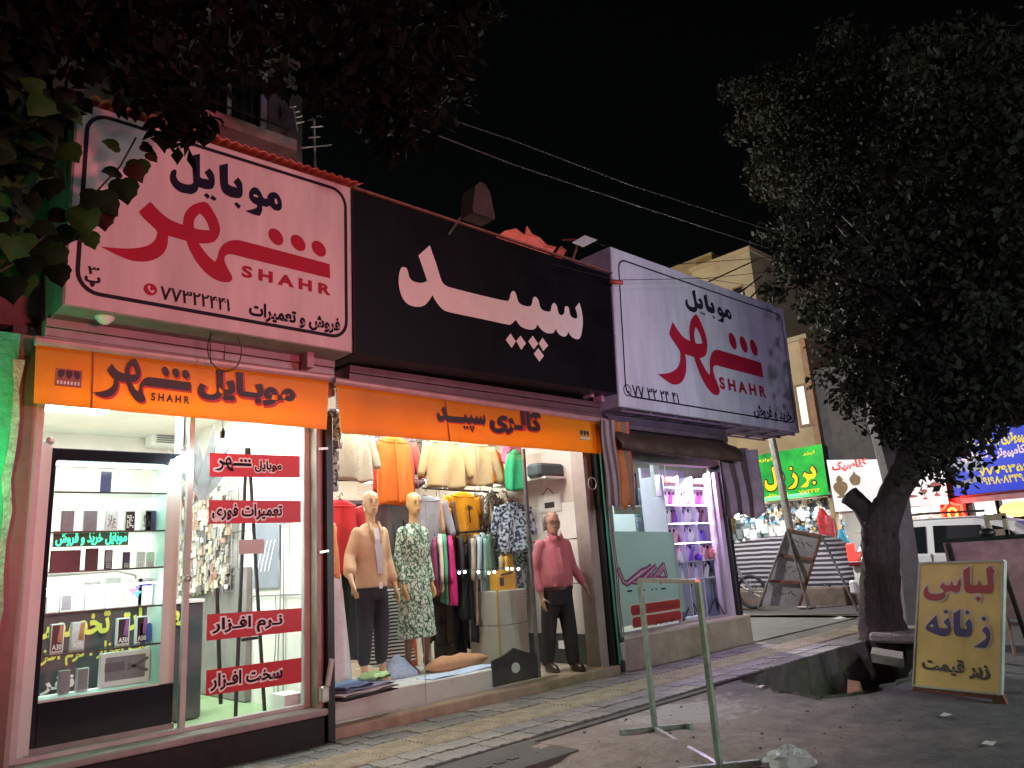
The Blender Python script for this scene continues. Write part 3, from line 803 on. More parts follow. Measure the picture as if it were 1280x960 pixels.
def rounded(x0, x1, z0, z1, r, n=6):
    out = []
    for cx, cz, a0 in ((x1 - r, z1 - r, 0), (x0 + r, z1 - r, 90), (x0 + r, z0 + r, 180), (x1 - r, z0 + r, 270)):
        for k in range(n + 1):
            a = R(a0 + 90 * k / n); out.append((cx + r * math.cos(a), cz + r * math.sin(a)))
    return out
def border(mb, plane, x0, x1, z0, z1, r, w, off):
    p = shape_polys([rounded(x0, x1, z0, z1, r), rounded(x0 + w, x1 - w, z0 + w, z1 - w, max(.01, r - w))])
    return put(mb, p, lambda x, y: (x, y), plane, off)
ID = lambda x, y: (x, y)

def span(plane, l, r, t_l, b_l):
    """box on the plane from its left end at pixel column l (rows t_l..b_l) to pixel column r"""
    a = plane.px(l, b_l); h = plane.px(l, t_l)[1] - a[1]
    lo, hi = a[0], a[0] + 40
    for _ in range(50):
        mid = (lo + hi) / 2; qc = CAM_ROT.transposed() @ (plane.at(mid, a[1]) - CAM_POS)
        if qc.z < 0 and 640 - FOCAL * qc.x / qc.z < r: lo = mid
        else: hi = mid
    return a[0], lo, a[1], a[1] + h
def line_into(mb, s, plane, l, r, t_l, b_l, off=.004, bold=.03, rot=0, shift=(0, 0)):
    x0, x1, y0, y1 = span(plane, l, r, t_l, b_l)
    p, fn = fit(text_polys(s, bold) if isinstance(s, str) else s, x0, x1, y0, y1, 0, rot)
    return put(mb, p, lambda x, y: tuple(a + b for a, b in zip(fn(x, y), shift)), plane, off)
def pair_into(mb1, mb2, s, plane, l, r, t_l, b_l, off, b1, b2, shift=(0, 0)):
    """the same line twice on one fit: mb1 bold under-lettering (outline), mb2 the letters"""
    x0, x1, y0, y1 = span(plane, l, r, t_l, b_l); p, fn = fit(text_polys(s, b2), x0, x1, y0, y1)
    put(mb2, p, fn, plane, off + .0045); put(mb1, text_polys(s, b1), lambda x, y: tuple(a + b for a, b in zip(fn(x, y), shift)), plane, off)
def bil(q):
    (ax, ay), (bx, by), (cx, cy), (dx, dy) = q    # bl, br, tr, tl
    return lambda s, t: ((1 - s) * (1 - t) * ax + s * (1 - t) * bx + s * t * cx + (1 - s) * t * dx, (1 - s) * (1 - t) * ay + s * (1 - t) * by + s * t * cy + (1 - s) * t * dy)
def sign_box(label, plane, corners, depth, m_face, m_side, name='shop_sign', group='fascia signs over the shops', edge=.012):
    """corners in photo pixels: bl, br, tr, tl"""
    q = [plane.px(*c) for c in corners]
    P = [plane.at(*c) for c in q]
    root = thing(name, label, 'sign', (P[0] + P[1]) / 2 - plane.n * depth / 2, group)
    cen = sum((Vector(c) for c in q), Vector((0, 0))) / 4
    inn = [Vector(c) + (cen - Vector(c)).normalized() * edge * 1.4 for c in q]
    mb = MB()
    mb.loft([[plane.at(*c, -depth) for c in q], [plane.at(*c, -.008) for c in q], [plane.at(*c, -.002) for c in inn]])
    obj('box', mb, m_side, root)
    mb = MB(); mb.prism([plane.at(*c, -.0015) for c in inn], plane.n * .0015); obj('panel', mb, m_face, root)
    return root, q
def frame_line(mb, plane, q, W, H, inset, r, w, off):
    f = bil(q); p = shape_polys([rounded(inset[0], W - inset[1], inset[2], H - inset[3], r), rounded(inset[0] + w, W - inset[1] - w, inset[2] + w, H - inset[3] - w, max(.01, r - w))])
    return put(mb, p, lambda x, y: f(x / W, y / H), plane, off)
def disc(mb, plane, px, py, r, off, r2=0.0, n=20):
    c = plane.px(px, py); o = [[(c[0] + r * math.cos(2 * math.pi * k / n), c[1] + r * math.sin(2 * math.pi * k / n)) for k in range(n)]]
    if r2: o.append([(c[0] + r2 * math.cos(2 * math.pi * k / n), c[1] + r2 * math.sin(2 * math.pi * k / n)) for k in range(n)])
    return put(mb, shape_polys(o), lambda x, y: (x, y), plane, off)
def handset(mb, plane, px, py, s, off):
    c = plane.px(px, py)
    o = smooth_outline([(-.5, .8), (-.2, .85), (-.1, .4), (-.3, .25), (0, -.25), (.3, -.3), (.6, 0), (.85, -.3), (.6, -.75), (.1, -.75), (-.45, -.2), (-.7, .4)], 3)
    return put(mb, shape_polys([o]), lambda x, y: (c[0] + x * s, c[1] + y * s), plane, off)
OFF = .004
# --- sign 1: white box over the phone shop
s1, q1 = sign_box('white sign box with a thick black border and corrugated red top, leftmost over the shops', S1, [(78, 381), (441, 441), (439, 234), (96, 125)], .62, M_vinyl, M_boxside)
mb = MB(); frame_line(mb, S1, q1, 2.3, 1.5, (.065, .05, .10, .05), .16, .028, OFF)
line_into(mb, '۷۷۳۲۲۴۴۱', S1, 200, 287, 357, 374, OFF, .016)
line_into(mb, 'پ', S1, 105, 125, 343, 357, OFF, .05); line_into(mb, '۳', S1, 109, 124, 332, 342, OFF, .02)
obj('black_lettering', mb, M_ink_black, s1)
mb = MB(); put(mb, P_mob, ID, S1, OFF); obj('navy_lettering', mb, M_ink_navy, s1)
mb = MB(); line_into(mb, 'فروش و تعمیرات', S1, 311, 425, 376, 399, OFF, .04); obj('navy_lettering', mb, M_ink_navy, s1)
mb = MB(); put(mb, P_logo, ID, S1, OFF); line_into(mb, 'S H A H R', S1, 302, 413, 331, 346, OFF, .045); disc(mb, S1, 188, 362, .045, OFF); obj('red_emblem', mb, M_ink_red, s1)
mb = MB(); handset(mb, S1, 188, 362, .03, OFF + .003); obj('handset_mark', mb, M_vinyl, s1)
tl, tr = S1.at(*q1[3]), S1.at(*q1[2])
mb = MB(); n = 96; A = tl + Vector((-.05, -.06, .03)); Bq = tr + Vector((.09, -.06, .03)); dz = .55
rows = []
for k in range(n + 1):
    p = A + (Bq - A) * k / n; w = .014 * math.cos(k * math.pi / 1.6)
    rows.append([p + Vector((0, 0, w)), p + Vector((0, dz, w + .10)), p + Vector((0, dz, w + .106)), p + Vector((0, 0, w + .006))])
mb.loft(rows); obj('corrugated_top', mb, M_roofred, s1)
# --- sign 2: black board
s2, q2 = sign_box('black fascia board with one large pale word, between the two white signs', S1, [(443, 442), (772, 492), (763, 343), (440, 237)], .45, mat('black_board', (.005, .005, .007), .45, vary=.4, vscale=3, spec=.12), M_black)
mb = MB(); put(mb, P_sepid, ID, S1, OFF); obj('pale_lettering', mb, mat('letter_cream', (.66, .60, .55), .5, vary=.08), s2)
tl, tr = S1.at(*q2[3]), S1.at(*q2[2])
mb = MB(); mb.bar(tl + Vector((0, -.02, .01)), tr + Vector((0, -.02, .01)), .03, .02); obj('top_strip', mb, M_rust, s2)
# torn red sheet remnants behind the black board
for lab, pts in (('torn red roofing sheet sticking up behind the black board', [(620, 297), (632, 288), (648, 284), (658, 293), (664, 279), (669, 290), (676, 296), (688, 304), (697, 308), (688, 322), (670, 314), (645, 306)]), ('small red scrap of sheet right of the torn piece on the black board', [(692, 323), (704, 306), (712, 311), (700, 327)])):
    pl = facade(5.45); mb = MB(); mb.prism([pl.at(*pl.px(*p)) for p in pts], (0, .012, 0))
    for i, v in enumerate(mb.v): v.y += .02 * math.sin(v.x * 21) + .3 * (v.z - 4.6) * .4
    obj('roofing_sheet', mb, mat('torn_red', (.85, .22, .15), .6, vary=.25), label=lab, cat='metal sheet')
# --- sign 3
s3, q3 = sign_box('white sign box with a thin black border, rightmost over the shops', S1, [(774, 508), (1000, 541), (979, 386), (763, 308)], .60, M_vinyl3, mat('sign_box_lilac', (.42, .36, .42), .6, vary=.3, vscale=5))
mb = MB(); frame_line(mb, S1, q3, 4.2, 2.0, (.12, .10, .13, .12), .14, .02, OFF)
ax = S1.px(858, 390)[0]; bx = S1.px(914, 395)[0]
p, fn = fit(P_mob, ax, bx, S1.px(905, 404)[1], S1.px(868, 362)[1]); put(mb, p, fn, S1, OFF)
line_into(mb, '۷۷ ۳۲ ۲۴ ۴۱', S1, 791, 849, 481, 496, OFF, .016); line_into(mb, 'خرید و فروش', S1, 943, 991, 504, 523, OFF, .04)
disc(mb, S1, 784, 488, .075, OFF, .062); handset(mb, S1, 784, 488, .045, OFF)
obj('black_lettering', mb, M_ink_black, s3)
mb = MB(); p, fn = fit(P_logo, S1.px(823, 474)[0], S1.px(953, 465)[0], S1.px(895, 494)[1], S1.px(873, 394)[1]); put(mb, p, fn, S1, OFF)
line_into(mb, 'S H A H R', S1, 900, 958, 471, 486, OFF, .045); obj('red_emblem', mb, M_ink_red, s3)
mb = MB()
for k in range(9):
    a, b = S1.at(*bil(q3)(.03 + k * .118, 0), -.04), S1.at(*bil(q3)(.03 + k * .118, 0), -.58); mb.bar(a + Vector((0, 0, -.012)), b + Vector((0, 0, -.012)), .035, .02)
for d in (-.06, -.3, -.56): mb.bar(S1.at(*bil(q3)(.02, 0), d) + Vector((0, 0, -.034)), S1.at(*bil(q3)(.98, 0), d) + Vector((0, 0, -.034)), .03, .02)
obj('underside_frame', mb, mat('plum_steel', (.22, .13, .22), .5, vary=.3), s3)
# street pole standing past the end of sign 3
pt, pb0 = at_x(961, 530, 15.3), at_x(990, 672, 15.3); dv = (pt - pb0) / (pt.z - pb0.z)
mb = MB(); mb.tube([pb0 - dv * pb0.z, pb0 + dv * (3.4 - pb0.z), pb0 + dv * (7.0 - pb0.z)], [.085, .08, .06], 10); g0 = pb0 - dv * pb0.z; mb.rbox(g0.x - .14, g0.x + .14, g0.y - .14, g0.y + .14, -.01, .03)
obj('street_pole', mb, mat('galv_post', (.30, .27, .23), .5, metal=.3, vary=.4), label='grey steel street pole rising behind the leaning grey board', cat='pole')
# small cameras
def cctv(px, py, y, lab, m, dome=False):
    q = facade(y).at(*facade(y).px(px, py)); t = thing('security_camera', lab, 'camera', q)
    mb = MB(); mb.sm = True
    if dome:
        mb.lathe(q, [(.07, .07), (.075, .045), (.06, .0), (.03, -.03), (.005, -.04)], 14); obj('dome', mb, m, t)
        mb = MB(); mb.lathe(q, [(.09, .075), (.09, .10)], 14); obj('base', mb, m, t)
    else:
        mb.tube([q + Vector((-.07, .05, .01)), q + Vector((.05, -.05, -.01))], .028, 10); obj('body', mb, m, t)
        mb = MB(); mb.bar(q + Vector((-.07, .05, .01)), q + Vector((-.10, .12, .05)), .015); obj('bracket', mb, M_black, t)
cctv(131, 399, 5.42, 'white dome security camera under the leftmost sign box', mat('camera_white', (.75, .7, .68), .4), True)
cctv(771, 353, 5.2, 'small red bullet camera at the left edge of the right white sign', mat('camera_red', (.5, .08, .06), .4))

# ================================================================== AWNING CLOTHS
M_orange = mat('orange_pvc', (0.90, 0.40, 0.02), .42, vary=.16, vscale=2.2, trans=.5)
M_ink_brown = mat('ink_brown', (.03, .008, .012), .5)
M_ink_shadow = mat('ink_shadow_red', (.62, .03, .02), .5)
M_hem = mat('awning_rail', (.50, .30, .30), .4, metal=.2, vary=.2)
def awning(label, plane, corners, seam_px, wave, m=M_orange):
    q = [plane.px(*c) for c in corners]; f = bil(q); root = thing('awning', label, 'awning', plane.at(*f(.5, 0)), 'rolled orange awning cloths')
    mb = MB(); mb.sm = True; nx, ny = 60, 8; rows = []
    for back in (0, 1):
        for j in (range(ny + 1) if not back else reversed(range(ny + 1))):
            rows.append([plane.at(*f(i / nx, j / ny), (-.004 if back else 0) + wave * (1 - j / ny) * math.sin(i * .62 + 1) * .6 + wave * .4 * math.sin(i * .21 + j * .5) * (1 - j / ny)) for i in range(nx + 1)])
    mb.loft(rows + [rows[0]], cap=False, closed=False); obj('cloth', mb, m, root)
    mb = MB(); a, b = plane.at(*f(-.003, 1), -.01), plane.at(*f(1.003, 1), -.01); mb.tube([a + Vector((0, 0, .015)), b + Vector((0, 0, .015))], .035, 10); obj('roller', mb, M_hem, root)
    mb = MB()
    for s in seam_px:
        mb.bar(plane.at(*f(s, 0), wave + .004), plane.at(*f(s, 1), .004), .012, .003, up=(0, 1, 0))
    if seam_px: obj('seam', mb, mat('seam_brown', (.32, .07, .015), .6), root)
    return root, f
A1 = facade(5.50)
aw1, f1 = awning('orange awning strip with a dark emblem and a stamp at its left end', A1, [(42, 504), (408, 537), (411, 474), (45, 428)], [.158], .006)
AO = .012
for nm, m, sh, bd, off in (('shadow_lettering', M_ink_shadow, (.012, -.014), .055, AO - .004), ('dark_lettering', M_ink_brown, (0, 0), .03, AO)):
    mb = MB(); x0 = A1.px(114, 495)[0]; x1 = A1.px(238, 480)[0]
    p, fn = fit(P_logo, x0, x1, A1.px(175, 503)[1], A1.px(164, 448)[1]); put(mb, p, lambda x, y: (fn(x, y)[0] + sh[0], fn(x, y)[1] + sh[1]), A1, off)
    if nm[0] == 'd': mbs = MB(); pair_into(mbs, mb, 'موبـایل', A1, 246, 368, 459, 499, AO - .003, .085, .05, (.010, -.012)); obj('red_outline', mbs, M_ink_shadow, aw1)
    if nm[0] == 'd': line_into(mb, 'S H A H R', A1, 188, 236, 491, 501, off, .04)
    obj(nm, mb, m, aw1)
def stamp(root, plane, l, r, t, b, m1, m2):
    x0, x1, y0, y1 = span(plane, l, r, t, b); mb = MB(); w = x1 - x0; h = y1 - y0
    put(mb, shape_polys([[(x0, y0), (x1, y0), (x1, y1), (x0, y1)]]), ID, plane, AO - .003); obj('stamp_ground', mb, m1, root)
    mb = MB()
    for k in range(3):
        cx = x0 + w * (.22 + .28 * k); o = smooth_outline([(cx - .10 * w, y1 - .1 * h), (cx + .10 * w, y1 - .1 * h), (cx + .12 * w + .03 * (k - 1) * w, y0 + .62 * h), (cx + (k - 1) * .05 * w, y0 + .45 * h), (cx - .10 * w + .03 * (k - 1) * w, y0 + .62 * h)], 3)
        put(mb, shape_polys([o]), ID, plane, AO)
    obj('stamp_drops', mb, M_ink_brown, root)
    mb = MB()
    for k in range(7): put(mb, shape_polys([[(x0 + w * (.06 + k * .13), y0 + .12 * h), (x0 + w * (.14 + k * .13), y0 + .1 * h), (x0 + w * (.14 + k * .13), y0 + .32 * h), (x0 + w * (.06 + k * .13), y0 + .28 * h)]]), ID, plane, AO)
    obj('stamp_line', mb, m2, root)
stamp(aw1, A1, 68, 101, 460, 482, mat('stamp_brown', (.33, .09, .06), .5), mat('stamp_white', (.75, .7, .7), .5))
aw2, f2 = awning('orange awning strip with two dark words and a small stamp at its right', A1, [(426, 541), (761, 568), (757, 528), (420, 478)], [.33], .008)
for nm, m, sh, bd, off in (('shadow_lettering', M_ink_shadow, (.010, -.012), .06, AO - .004), ('dark_lettering', M_ink_brown, (0, 0), .035, AO)):
    mb = MB(); p, fn = fit(P_sepid, A1.px(546, 523)[0], A1.px(606, 528)[0], A1.px(590, 540)[1], A1.px(553, 508)[1]); put(mb, p, lambda x, y: (fn(x, y)[0] + sh[0], fn(x, y)[1] + sh[1]), A1, off)
    if nm[0] == 'd': mbs = MB(); pair_into(mbs, mb, 'گالـری', A1, 612, 677, 505, 541, AO - .003, .085, .055, (.006, -.008)); obj('red_outline', mbs, M_ink_shadow, aw2)
    obj(nm, mb, m, aw2)
stamp(aw2, A1, 724, 737, 537, 550, mat('stamp_yellow', (.5, .34, .05), .5), MATS['stamp_white'])
# rolled brown awning over the third shop, with its hanging end pieces
mb = MB(); mb.sm = True; M_brownaw = mat('brown_awning', (.075, .045, .03), .6, vary=.35, vscale=5, trans=.1)
L0, R0 = facade(5.40).px(762, 527), facade(5.40).px(905, 560)
rows_ = []
xa, xb = facade(5.25).px(778, 560)[0], facade(5.25).px(931, 577)[0]
for k in range(37):
    t = k / 36; x = xa + (xb - xa) * t; w = .012 * math.sin(k * .9) + .008 * math.sin(k * 2.3); dz = -.02 * math.sin(t * 3.1) - .03 * t
    rows_.append([(x, 5.60, 2.80), (x, 5.47 + w, 2.74 + dz), (x, 5.33 + w, 2.66 + dz + w), (x, 5.24 + 2 * w, 2.57 + dz + w), (x, 5.235 + 2 * w, 2.50 + dz), (x, 5.25 + 2 * w, 2.455 + dz + w), (x, 5.275 + 2 * w, 2.46 + dz + w), (x, 5.26 + 2 * w, 2.52 + dz), (x, 5.35 + w, 2.63 + dz), (x, 5.60, 2.77)])
mb.loft(rows_)
aw3 = obj('awning', mb, M_brownaw, label='sagging dark brown awning valance over the lit phone-case window', cat='awning')
def hanging(label, x0, x1, y, z0, z1, mats_, nf, amp, name='hanging_cloth', taper=1.0):
    root = thing(name, label, 'awning cloth', ((x0 + x1) / 2, y, z0)); step = (x1 - x0) / len(mats_)
    for i, m in enumerate(mats_):
        mb = MB(); mb.sm = True; rows = []; n = 16
        for j in range(13):
            t = j / 12; row = []
            for k in range(n + 1):
                u = k / n; x = x0 + step * (i + u); xc = (x0 + x1) / 2
                row.append((xc + (x - xc) * (1 + (taper - 1) * t), y + amp * math.sin((i + u) * nf + t * 1.2) + .01 * math.sin(7 * t), z1 + (z0 - z1) * t - .03 * math.sin((i + u) * 2.2) * t))
            rows.append(row)
        b = [[Vector(p) + Vector((0, .012, 0)) for p in r] for r in reversed(rows)]
        mb.loft(rows + b + [rows[0]], cap=False, closed=False); obj('cloth_strip', mb, m, root)
    return root
M_st = mat('stripe_dark', (.10, .06, .06), .7, vary=.2); M_sw = mat('stripe_white', (.30, .25, .25), .7, vary=.2)
M_rustcl = mat('rust_cloth', (.52, .17, .035), .6, vary=.3, vscale=5, trans=.15)
hx0, hx1 = facade(5.36).px(756, 580)[0], facade(5.36).px(789, 580)[0]
hanging('rust orange awning flap with striped edge hanging left of the lit vitrine', hx0, hx1, 5.36, facade(5.36).px(780, 634)[1], facade(5.36).px(775, 527)[1], [M_st, M_sw, M_st, M_sw, M_st, M_sw, M_rustcl, M_rustcl, M_rustcl, M_rustcl, M_rustcl, mat('flap_brown', (.20, .11, .05), .6, vary=.3), mat('flap_brown', (.20, .11, .05)), mat('flap_red', (.5, .07, .03), .6, vary=.3)], .8, .03)
hx0, hx1 = facade(5.40).px(903, 590)[0], facade(5.40).px(950, 600)[0]
hanging('mauve and maroon awning end hanging in folds at the right corner of the vitrine', hx0, hx1, 5.40, facade(5.40).px(920, 645)[1], facade(5.40).px(905, 558)[1], [M_st, mat('fold_plum', (.30, .19, .24), .6, vary=.3), M_st, MATS['fold_plum'], M_st, mat('fold_mauve', (.42, .30, .34), .6, vary=.3), M_st, MATS['fold_mauve'], mat('fold_maroon', (.28, .08, .08), .6, vary=.3), MATS['fold_mauve'], MATS['fold_mauve']], 1.5, .045, taper=.9)
# ================================================================== PHONE SHOP (left)
G = facade(GL)
# window frame, panes
mb = MB(); mb.box(1.10, 1.16, GL - .03, GL + .03, .26, 2.62); mb.box(3.11, 3.16, GL - .03, GL + .03, .26, 2.62); mb.box(1.16, 3.11, GL - .03, GL + .03, 2.575, 2.62); mb.box(1.16, 3.11, GL - .025, GL + .03, .257, .285)
mb.box(2.145, 2.185, GL - .02, GL + .025, .285, 2.575)
wn1 = part('window_frame', mb, mat('frame_white', (.50, .49, .48), .4, vary=.15))
mb = MB(); mb.box(1.16, 2.145, GL - .003, GL + .003, .285, 2.575); obj('pane', mb, M_glass, wn1)
mb = MB(); mb.box(2.185, 3.11, GL - .003, GL + .003, .285, 2.575); obj('pane', mb, M_glass, wn1)
for (px, py) in ((62, 551), (233, 723)):
    q = G.at(*G.px(px, py)); mb = MB(); mb.sm = True; mb.tube([q + Vector((0, -.03, 0)), q + Vector((0, .01, 0))], .028, 14); obj('glass_fixing', mb, M_alu, wn1)
# red stickers with lettering on the glass
stk = [('موبایل شهر', (262, 566), (262, 596), (375, 570), (375, 597)), ('تعمیرات فوری', (261, 625), (261, 655), (376, 626), (376, 653)), ('نرم افزار', (259, 768), (258, 801), (377, 760), (377, 789)), ('سخت افزار', (258, 838), (257, 870), (377, 822), (377, 853))]
SG = facade(GL - .006)
M_sticker = mat('sticker_red', (.62, .03, .05), .4, vary=.08, trans=.25); M_halo = mat('sticker_white', (.82, .80, .80), .4)
for i, (s, tl, bl, tr, br) in enumerate(stk):
    root = thing('sticker', ['red window sticker with a small emblem, topmost of four on the glass', 'red window sticker second from the top on the phone shop glass', 'red window sticker third from the top, below the grey poster', 'red window sticker lowest of four on the phone shop glass'][i], 'sticker', SG.at(*SG.px(*bl)), 'red stickers on the phone shop window')
    q = [SG.px(*c) for c in (bl, br, tr, tl)]; f = bil(q)
    mb = MB(); mb.prism([SG.at(*c, -.001) for c in q], SG.n * .002); obj('film', mb, M_sticker, root)
    W = (q[1][0] - q[0][0]); H = (q[3][1] - q[0][1])
    for nm, m, bd, off in (('halo', M_halo, .075, .003), ('lettering', M_ink_black, .03, .0075)):
        mb = MB()
        if i == 0:
            e = .012 if nm == 'halo' else 0
            p, fn = fit(text_polys('موبایل', .03), .475, .78, .22, .74); put(mb, text_polys('موبایل', .13) if nm == 'halo' else p, lambda x, y: f(*fn(x, y)), SG, off)
            pl0, fn = fit(P_logo, .04, .44, .24, .84)
            for k, o_ in enumerate([[S1.px(c[0], c[1]) + tuple(c[2:]) for c in o] for o in LOGO] if nm == 'halo' else []):
                if k != 1: put(mb, shape_polys(halo_uv(smooth_outline(o_, 3), .07)), lambda x, y: f(*fn(x, y)), SG, off + .0001 * k)
            if nm != 'halo': put(mb, pl0, lambda x, y: f(*fn(x, y)), SG, off)
        else:
            e = .010 if nm == 'halo' else 0; xs = [(0, 0), (.03, .78), (.05, .78), (.04, .78)][i]
            tx = ['', 'تعمیرات فوری', 'نـرم افـزار', 'سخت افـزار'][i]; p, fn = fit(text_polys(tx, .03), xs[0], xs[1], .14, .84); put(mb, text_polys(tx, .13) if nm == 'halo' else p, lambda x, y: f(*fn(x, y)), SG, off)
        obj(nm, mb, m, root)
q0 = SG.px(298, 693); q1_ = SG.px(330, 674)
mb = MB(); mb.prism([SG.at(q0[0], q0[1]), SG.at(q1_[0], q0[1]), SG.at(q1_[0], q1_[1]), SG.at(q0[0], q1_[1])], SG.n * .002)
obj('notice', mb, mat('paper_grey', (.62, .64, .62), .6, vary=.15), label='small grey paper notice on the glass between red stickers', cat='notice')

# display cabinet behind the left pane
CF = 5.93; CP = facade(CF)
cx0, cx1, cz0, cz1 = 1.245, 2.125, 0.26, 2.26
cab = thing('display_cabinet', 'tall lit display cabinet with phone boxes behind the left pane', 'display cabinet', ((cx0 + cx1) / 2, 6.05, cz0))
M_cabw = mat('cabinet_white', (.80, .82, .80), .35, vary=.05); M_navy = mat('cabinet_navy', (.006, .009, .018), .5, vary=.3, spec=.1)
mb = MB(); mb.box(cx0, cx0 + .03, CF, CF + .32, cz0, cz1); obj('side_panel', mb, M_navy, cab)
mb = MB(); mb.box(cx1 - .10, cx1, CF + .0, CF + .32, .59, cz1 - .09); obj('side_panel', mb, M_cabw, cab)
mb = MB(); mb.rbox(cx0 + .03, cx1, CF - .01, CF + .32, cz1 - .085, cz1, .006); obj('top_panel', mb, M_navy, cab)
mb = MB(); mb.rbox(cx0 + .03, cx1, CF - .01, CF + .32, cz0 + .06, .585, .006); obj('base_panel', mb, M_navy, cab)
mb = MB(); mb.box(1.165, cx0 - .004, CF - .02, CF + .02, .285, 2.3); obj('filler_panel', mb, M_cabw, cab)
mb = MB(); mb.box(cx0 - .01, cx1 + .01, CF - .015, CF + .33, cz0, cz0 + .058); obj('skirting', mb, mat('skirting_grey', (.35, .33, .33), .5, vary=.2), cab)
mb = MB(); mb.box(cx0 + .04, cx1 - .11, CF + .03, CF + .06, cz1 - .115, cz1 - .09); obj('light_strip', mb, mat('led_white', (.9, 1, .98), .5, emit=14), cab)
mb = MB(); mb.box(cx0 + .04, cx1 - .11, CF + .03, CF + .06, 1.30, 1.31); obj('light_strip', mb, MATS['led_white'], cab)
# shelves at the rows seen in the photograph
shelf_px = [(64, 616, 222, 616), (62, 666, 222, 663), (58, 716, 222, 708), (55, 769, 220, 754), (53, 819, 220, 803), (50, 874, 219, 851)]
SZ = [CP.px(140, (a[1] + a[3]) / 2)[1] for a in shelf_px]
M_shelf = glass_mat('shelf_glass', (.80, .93, .90), 1.2)
M_shedge = mat('shelf_edge', (.03, .05, .05), .3)
for i, z in enumerate(SZ[:5]):
    mb = MB(); mb.box(cx0 + .032, cx1 - .102, CF + .006, CF + .30, z - .004, z + .004); sh = obj('shelf', mb, M_shelf, cab)
    mb = MB(); mb.box(cx0 + .032, cx1 - .102, CF - .004, CF + .006, z - .006, z + .006); obj('shelf_edge', mb, M_shedge, sh)
mb = MB(); mb.box(cx0 + .03, cx1 - .1, CF + .0, CF + .30, .586, .60); obj('shelf', mb, M_cabw, cab)
SZ[5] = .60
# goods on the shelves: (row, pixel x0, x1, pixel height, body colour, face colour, kind, label)
def paint(nm, c, r=.4, **k): return mat(nm, c, r, **k)
BOXC = {'white': (.78, .80, .80), 'grey': (.38, .39, .42), 'navy': (.03, .05, .10), 'black': (.015, .015, .017), 'silver': (.55, .56, .58), 'pale': (.62, .72, .66), 'blue': (.03, .10, .38), 'red': (.6, .05, .05)}
goods = [
 (0, 123, 140, 27, 'white', 'navy', 'dark blue phone on a white card, left on the top cabinet shelf'), (0, 148, 164, 27, 'white', 'silver', 'pale phone box beside the dark blue one on the top cabinet shelf'),
 (1, 76, 92, 24, 'grey', 'grey', 'grey phone box, leftmost on the second cabinet shelf'), (1, 104, 121, 24, 'grey', 'grey', 'grey phone box, second on the second cabinet shelf'), (1, 131, 147, 24, 'white', 'white', 'white box with dotted front on the second cabinet shelf'), (1, 155, 169, 24, 'white', 'black', 'white box with black phone front on the second cabinet shelf'), (1, 176, 189, 24, 'pale', 'white', 'pale box with a code front on the second cabinet shelf'), (1, 194, 209, 24, 'blue', 'navy', 'blue phone box at the right end of the second cabinet shelf'),
 (2, 62, 100, 22, 'black', 'black', 'wide black tablet lying upright on the third cabinet shelf'), (2, 106, 122, 23, 'black', 'black', 'black smartphone leaning on the third cabinet shelf'), (2, 130, 140, 21, 'black', 'grey', 'old black keypad phone, third cabinet shelf middle'), (2, 153, 162, 18, 'black', 'navy', 'small dark keypad phone near the white keypad phone'), (2, 170, 181, 18, 'white', 'silver', 'white keypad phone on the third cabinet shelf'), (2, 193, 203, 17, 'silver', 'pale', 'silver keypad phone at the right of the third cabinet shelf'),
 (3, 57, 73, 16, 'white', 'pale', 'low white box, leftmost on the fourth cabinet shelf'), (3, 75, 90, 17, 'white', 'grey', 'low white box with dark print on the fourth cabinet shelf'), (3, 90, 104, 19, 'white', 'pale', 'low white box before the tall boxes, fourth shelf'), (3, 106, 125, 29, 'white', 'pale', 'tall pale green-white box, fourth cabinet shelf left'), (3, 131, 151, 32, 'white', 'pale', 'tallest white box in the middle of the fourth cabinet shelf'), (3, 160, 177, 29, 'white', 'white', 'white box with colourful splash print on the fourth cabinet shelf'), (3, 185, 204, 29, 'white', 'white', 'white box with a blue label at the right of the fourth shelf'),
 (4, 62, 79, 28, 'white', 'black', 'phone box reading A30 at the left of the fifth shelf'), (4, 88, 105, 28, 'silver', 'silver', 'plain grey box beside the A30 box'), (4, 145, 161, 28, 'white', 'black', 'phone box reading A50, left one of two'), (4, 169, 184, 28, 'white', 'black', 'phone box reading A50, right one of two'), (4, 189, 203, 20, 'blue', 'blue', 'bright blue box at the right end of the fifth shelf'),
 (5, 73, 87, 22, 'grey', 'grey', 'small grey box, left on the cabinet floor'), (5, 95, 110, 22, 'silver', 'grey', 'small blue-grey box, second on the cabinet floor'), (5, 142, 203, 34, 'white', 'grey', 'wide blue boxed gadget set on the cabinet floor'),
]
fcol = {'navy': (.02, .035, .09), 'silver': (.6, .62, .64), 'grey': (.22, .23, .26), 'white': (.8, .82, .82), 'black': (.015, .015, .02), 'pale': (.55, .70, .62), 'blue': (.02, .09, .42)}
def splash(mb_list, pl, x0, z0, w, h): pass
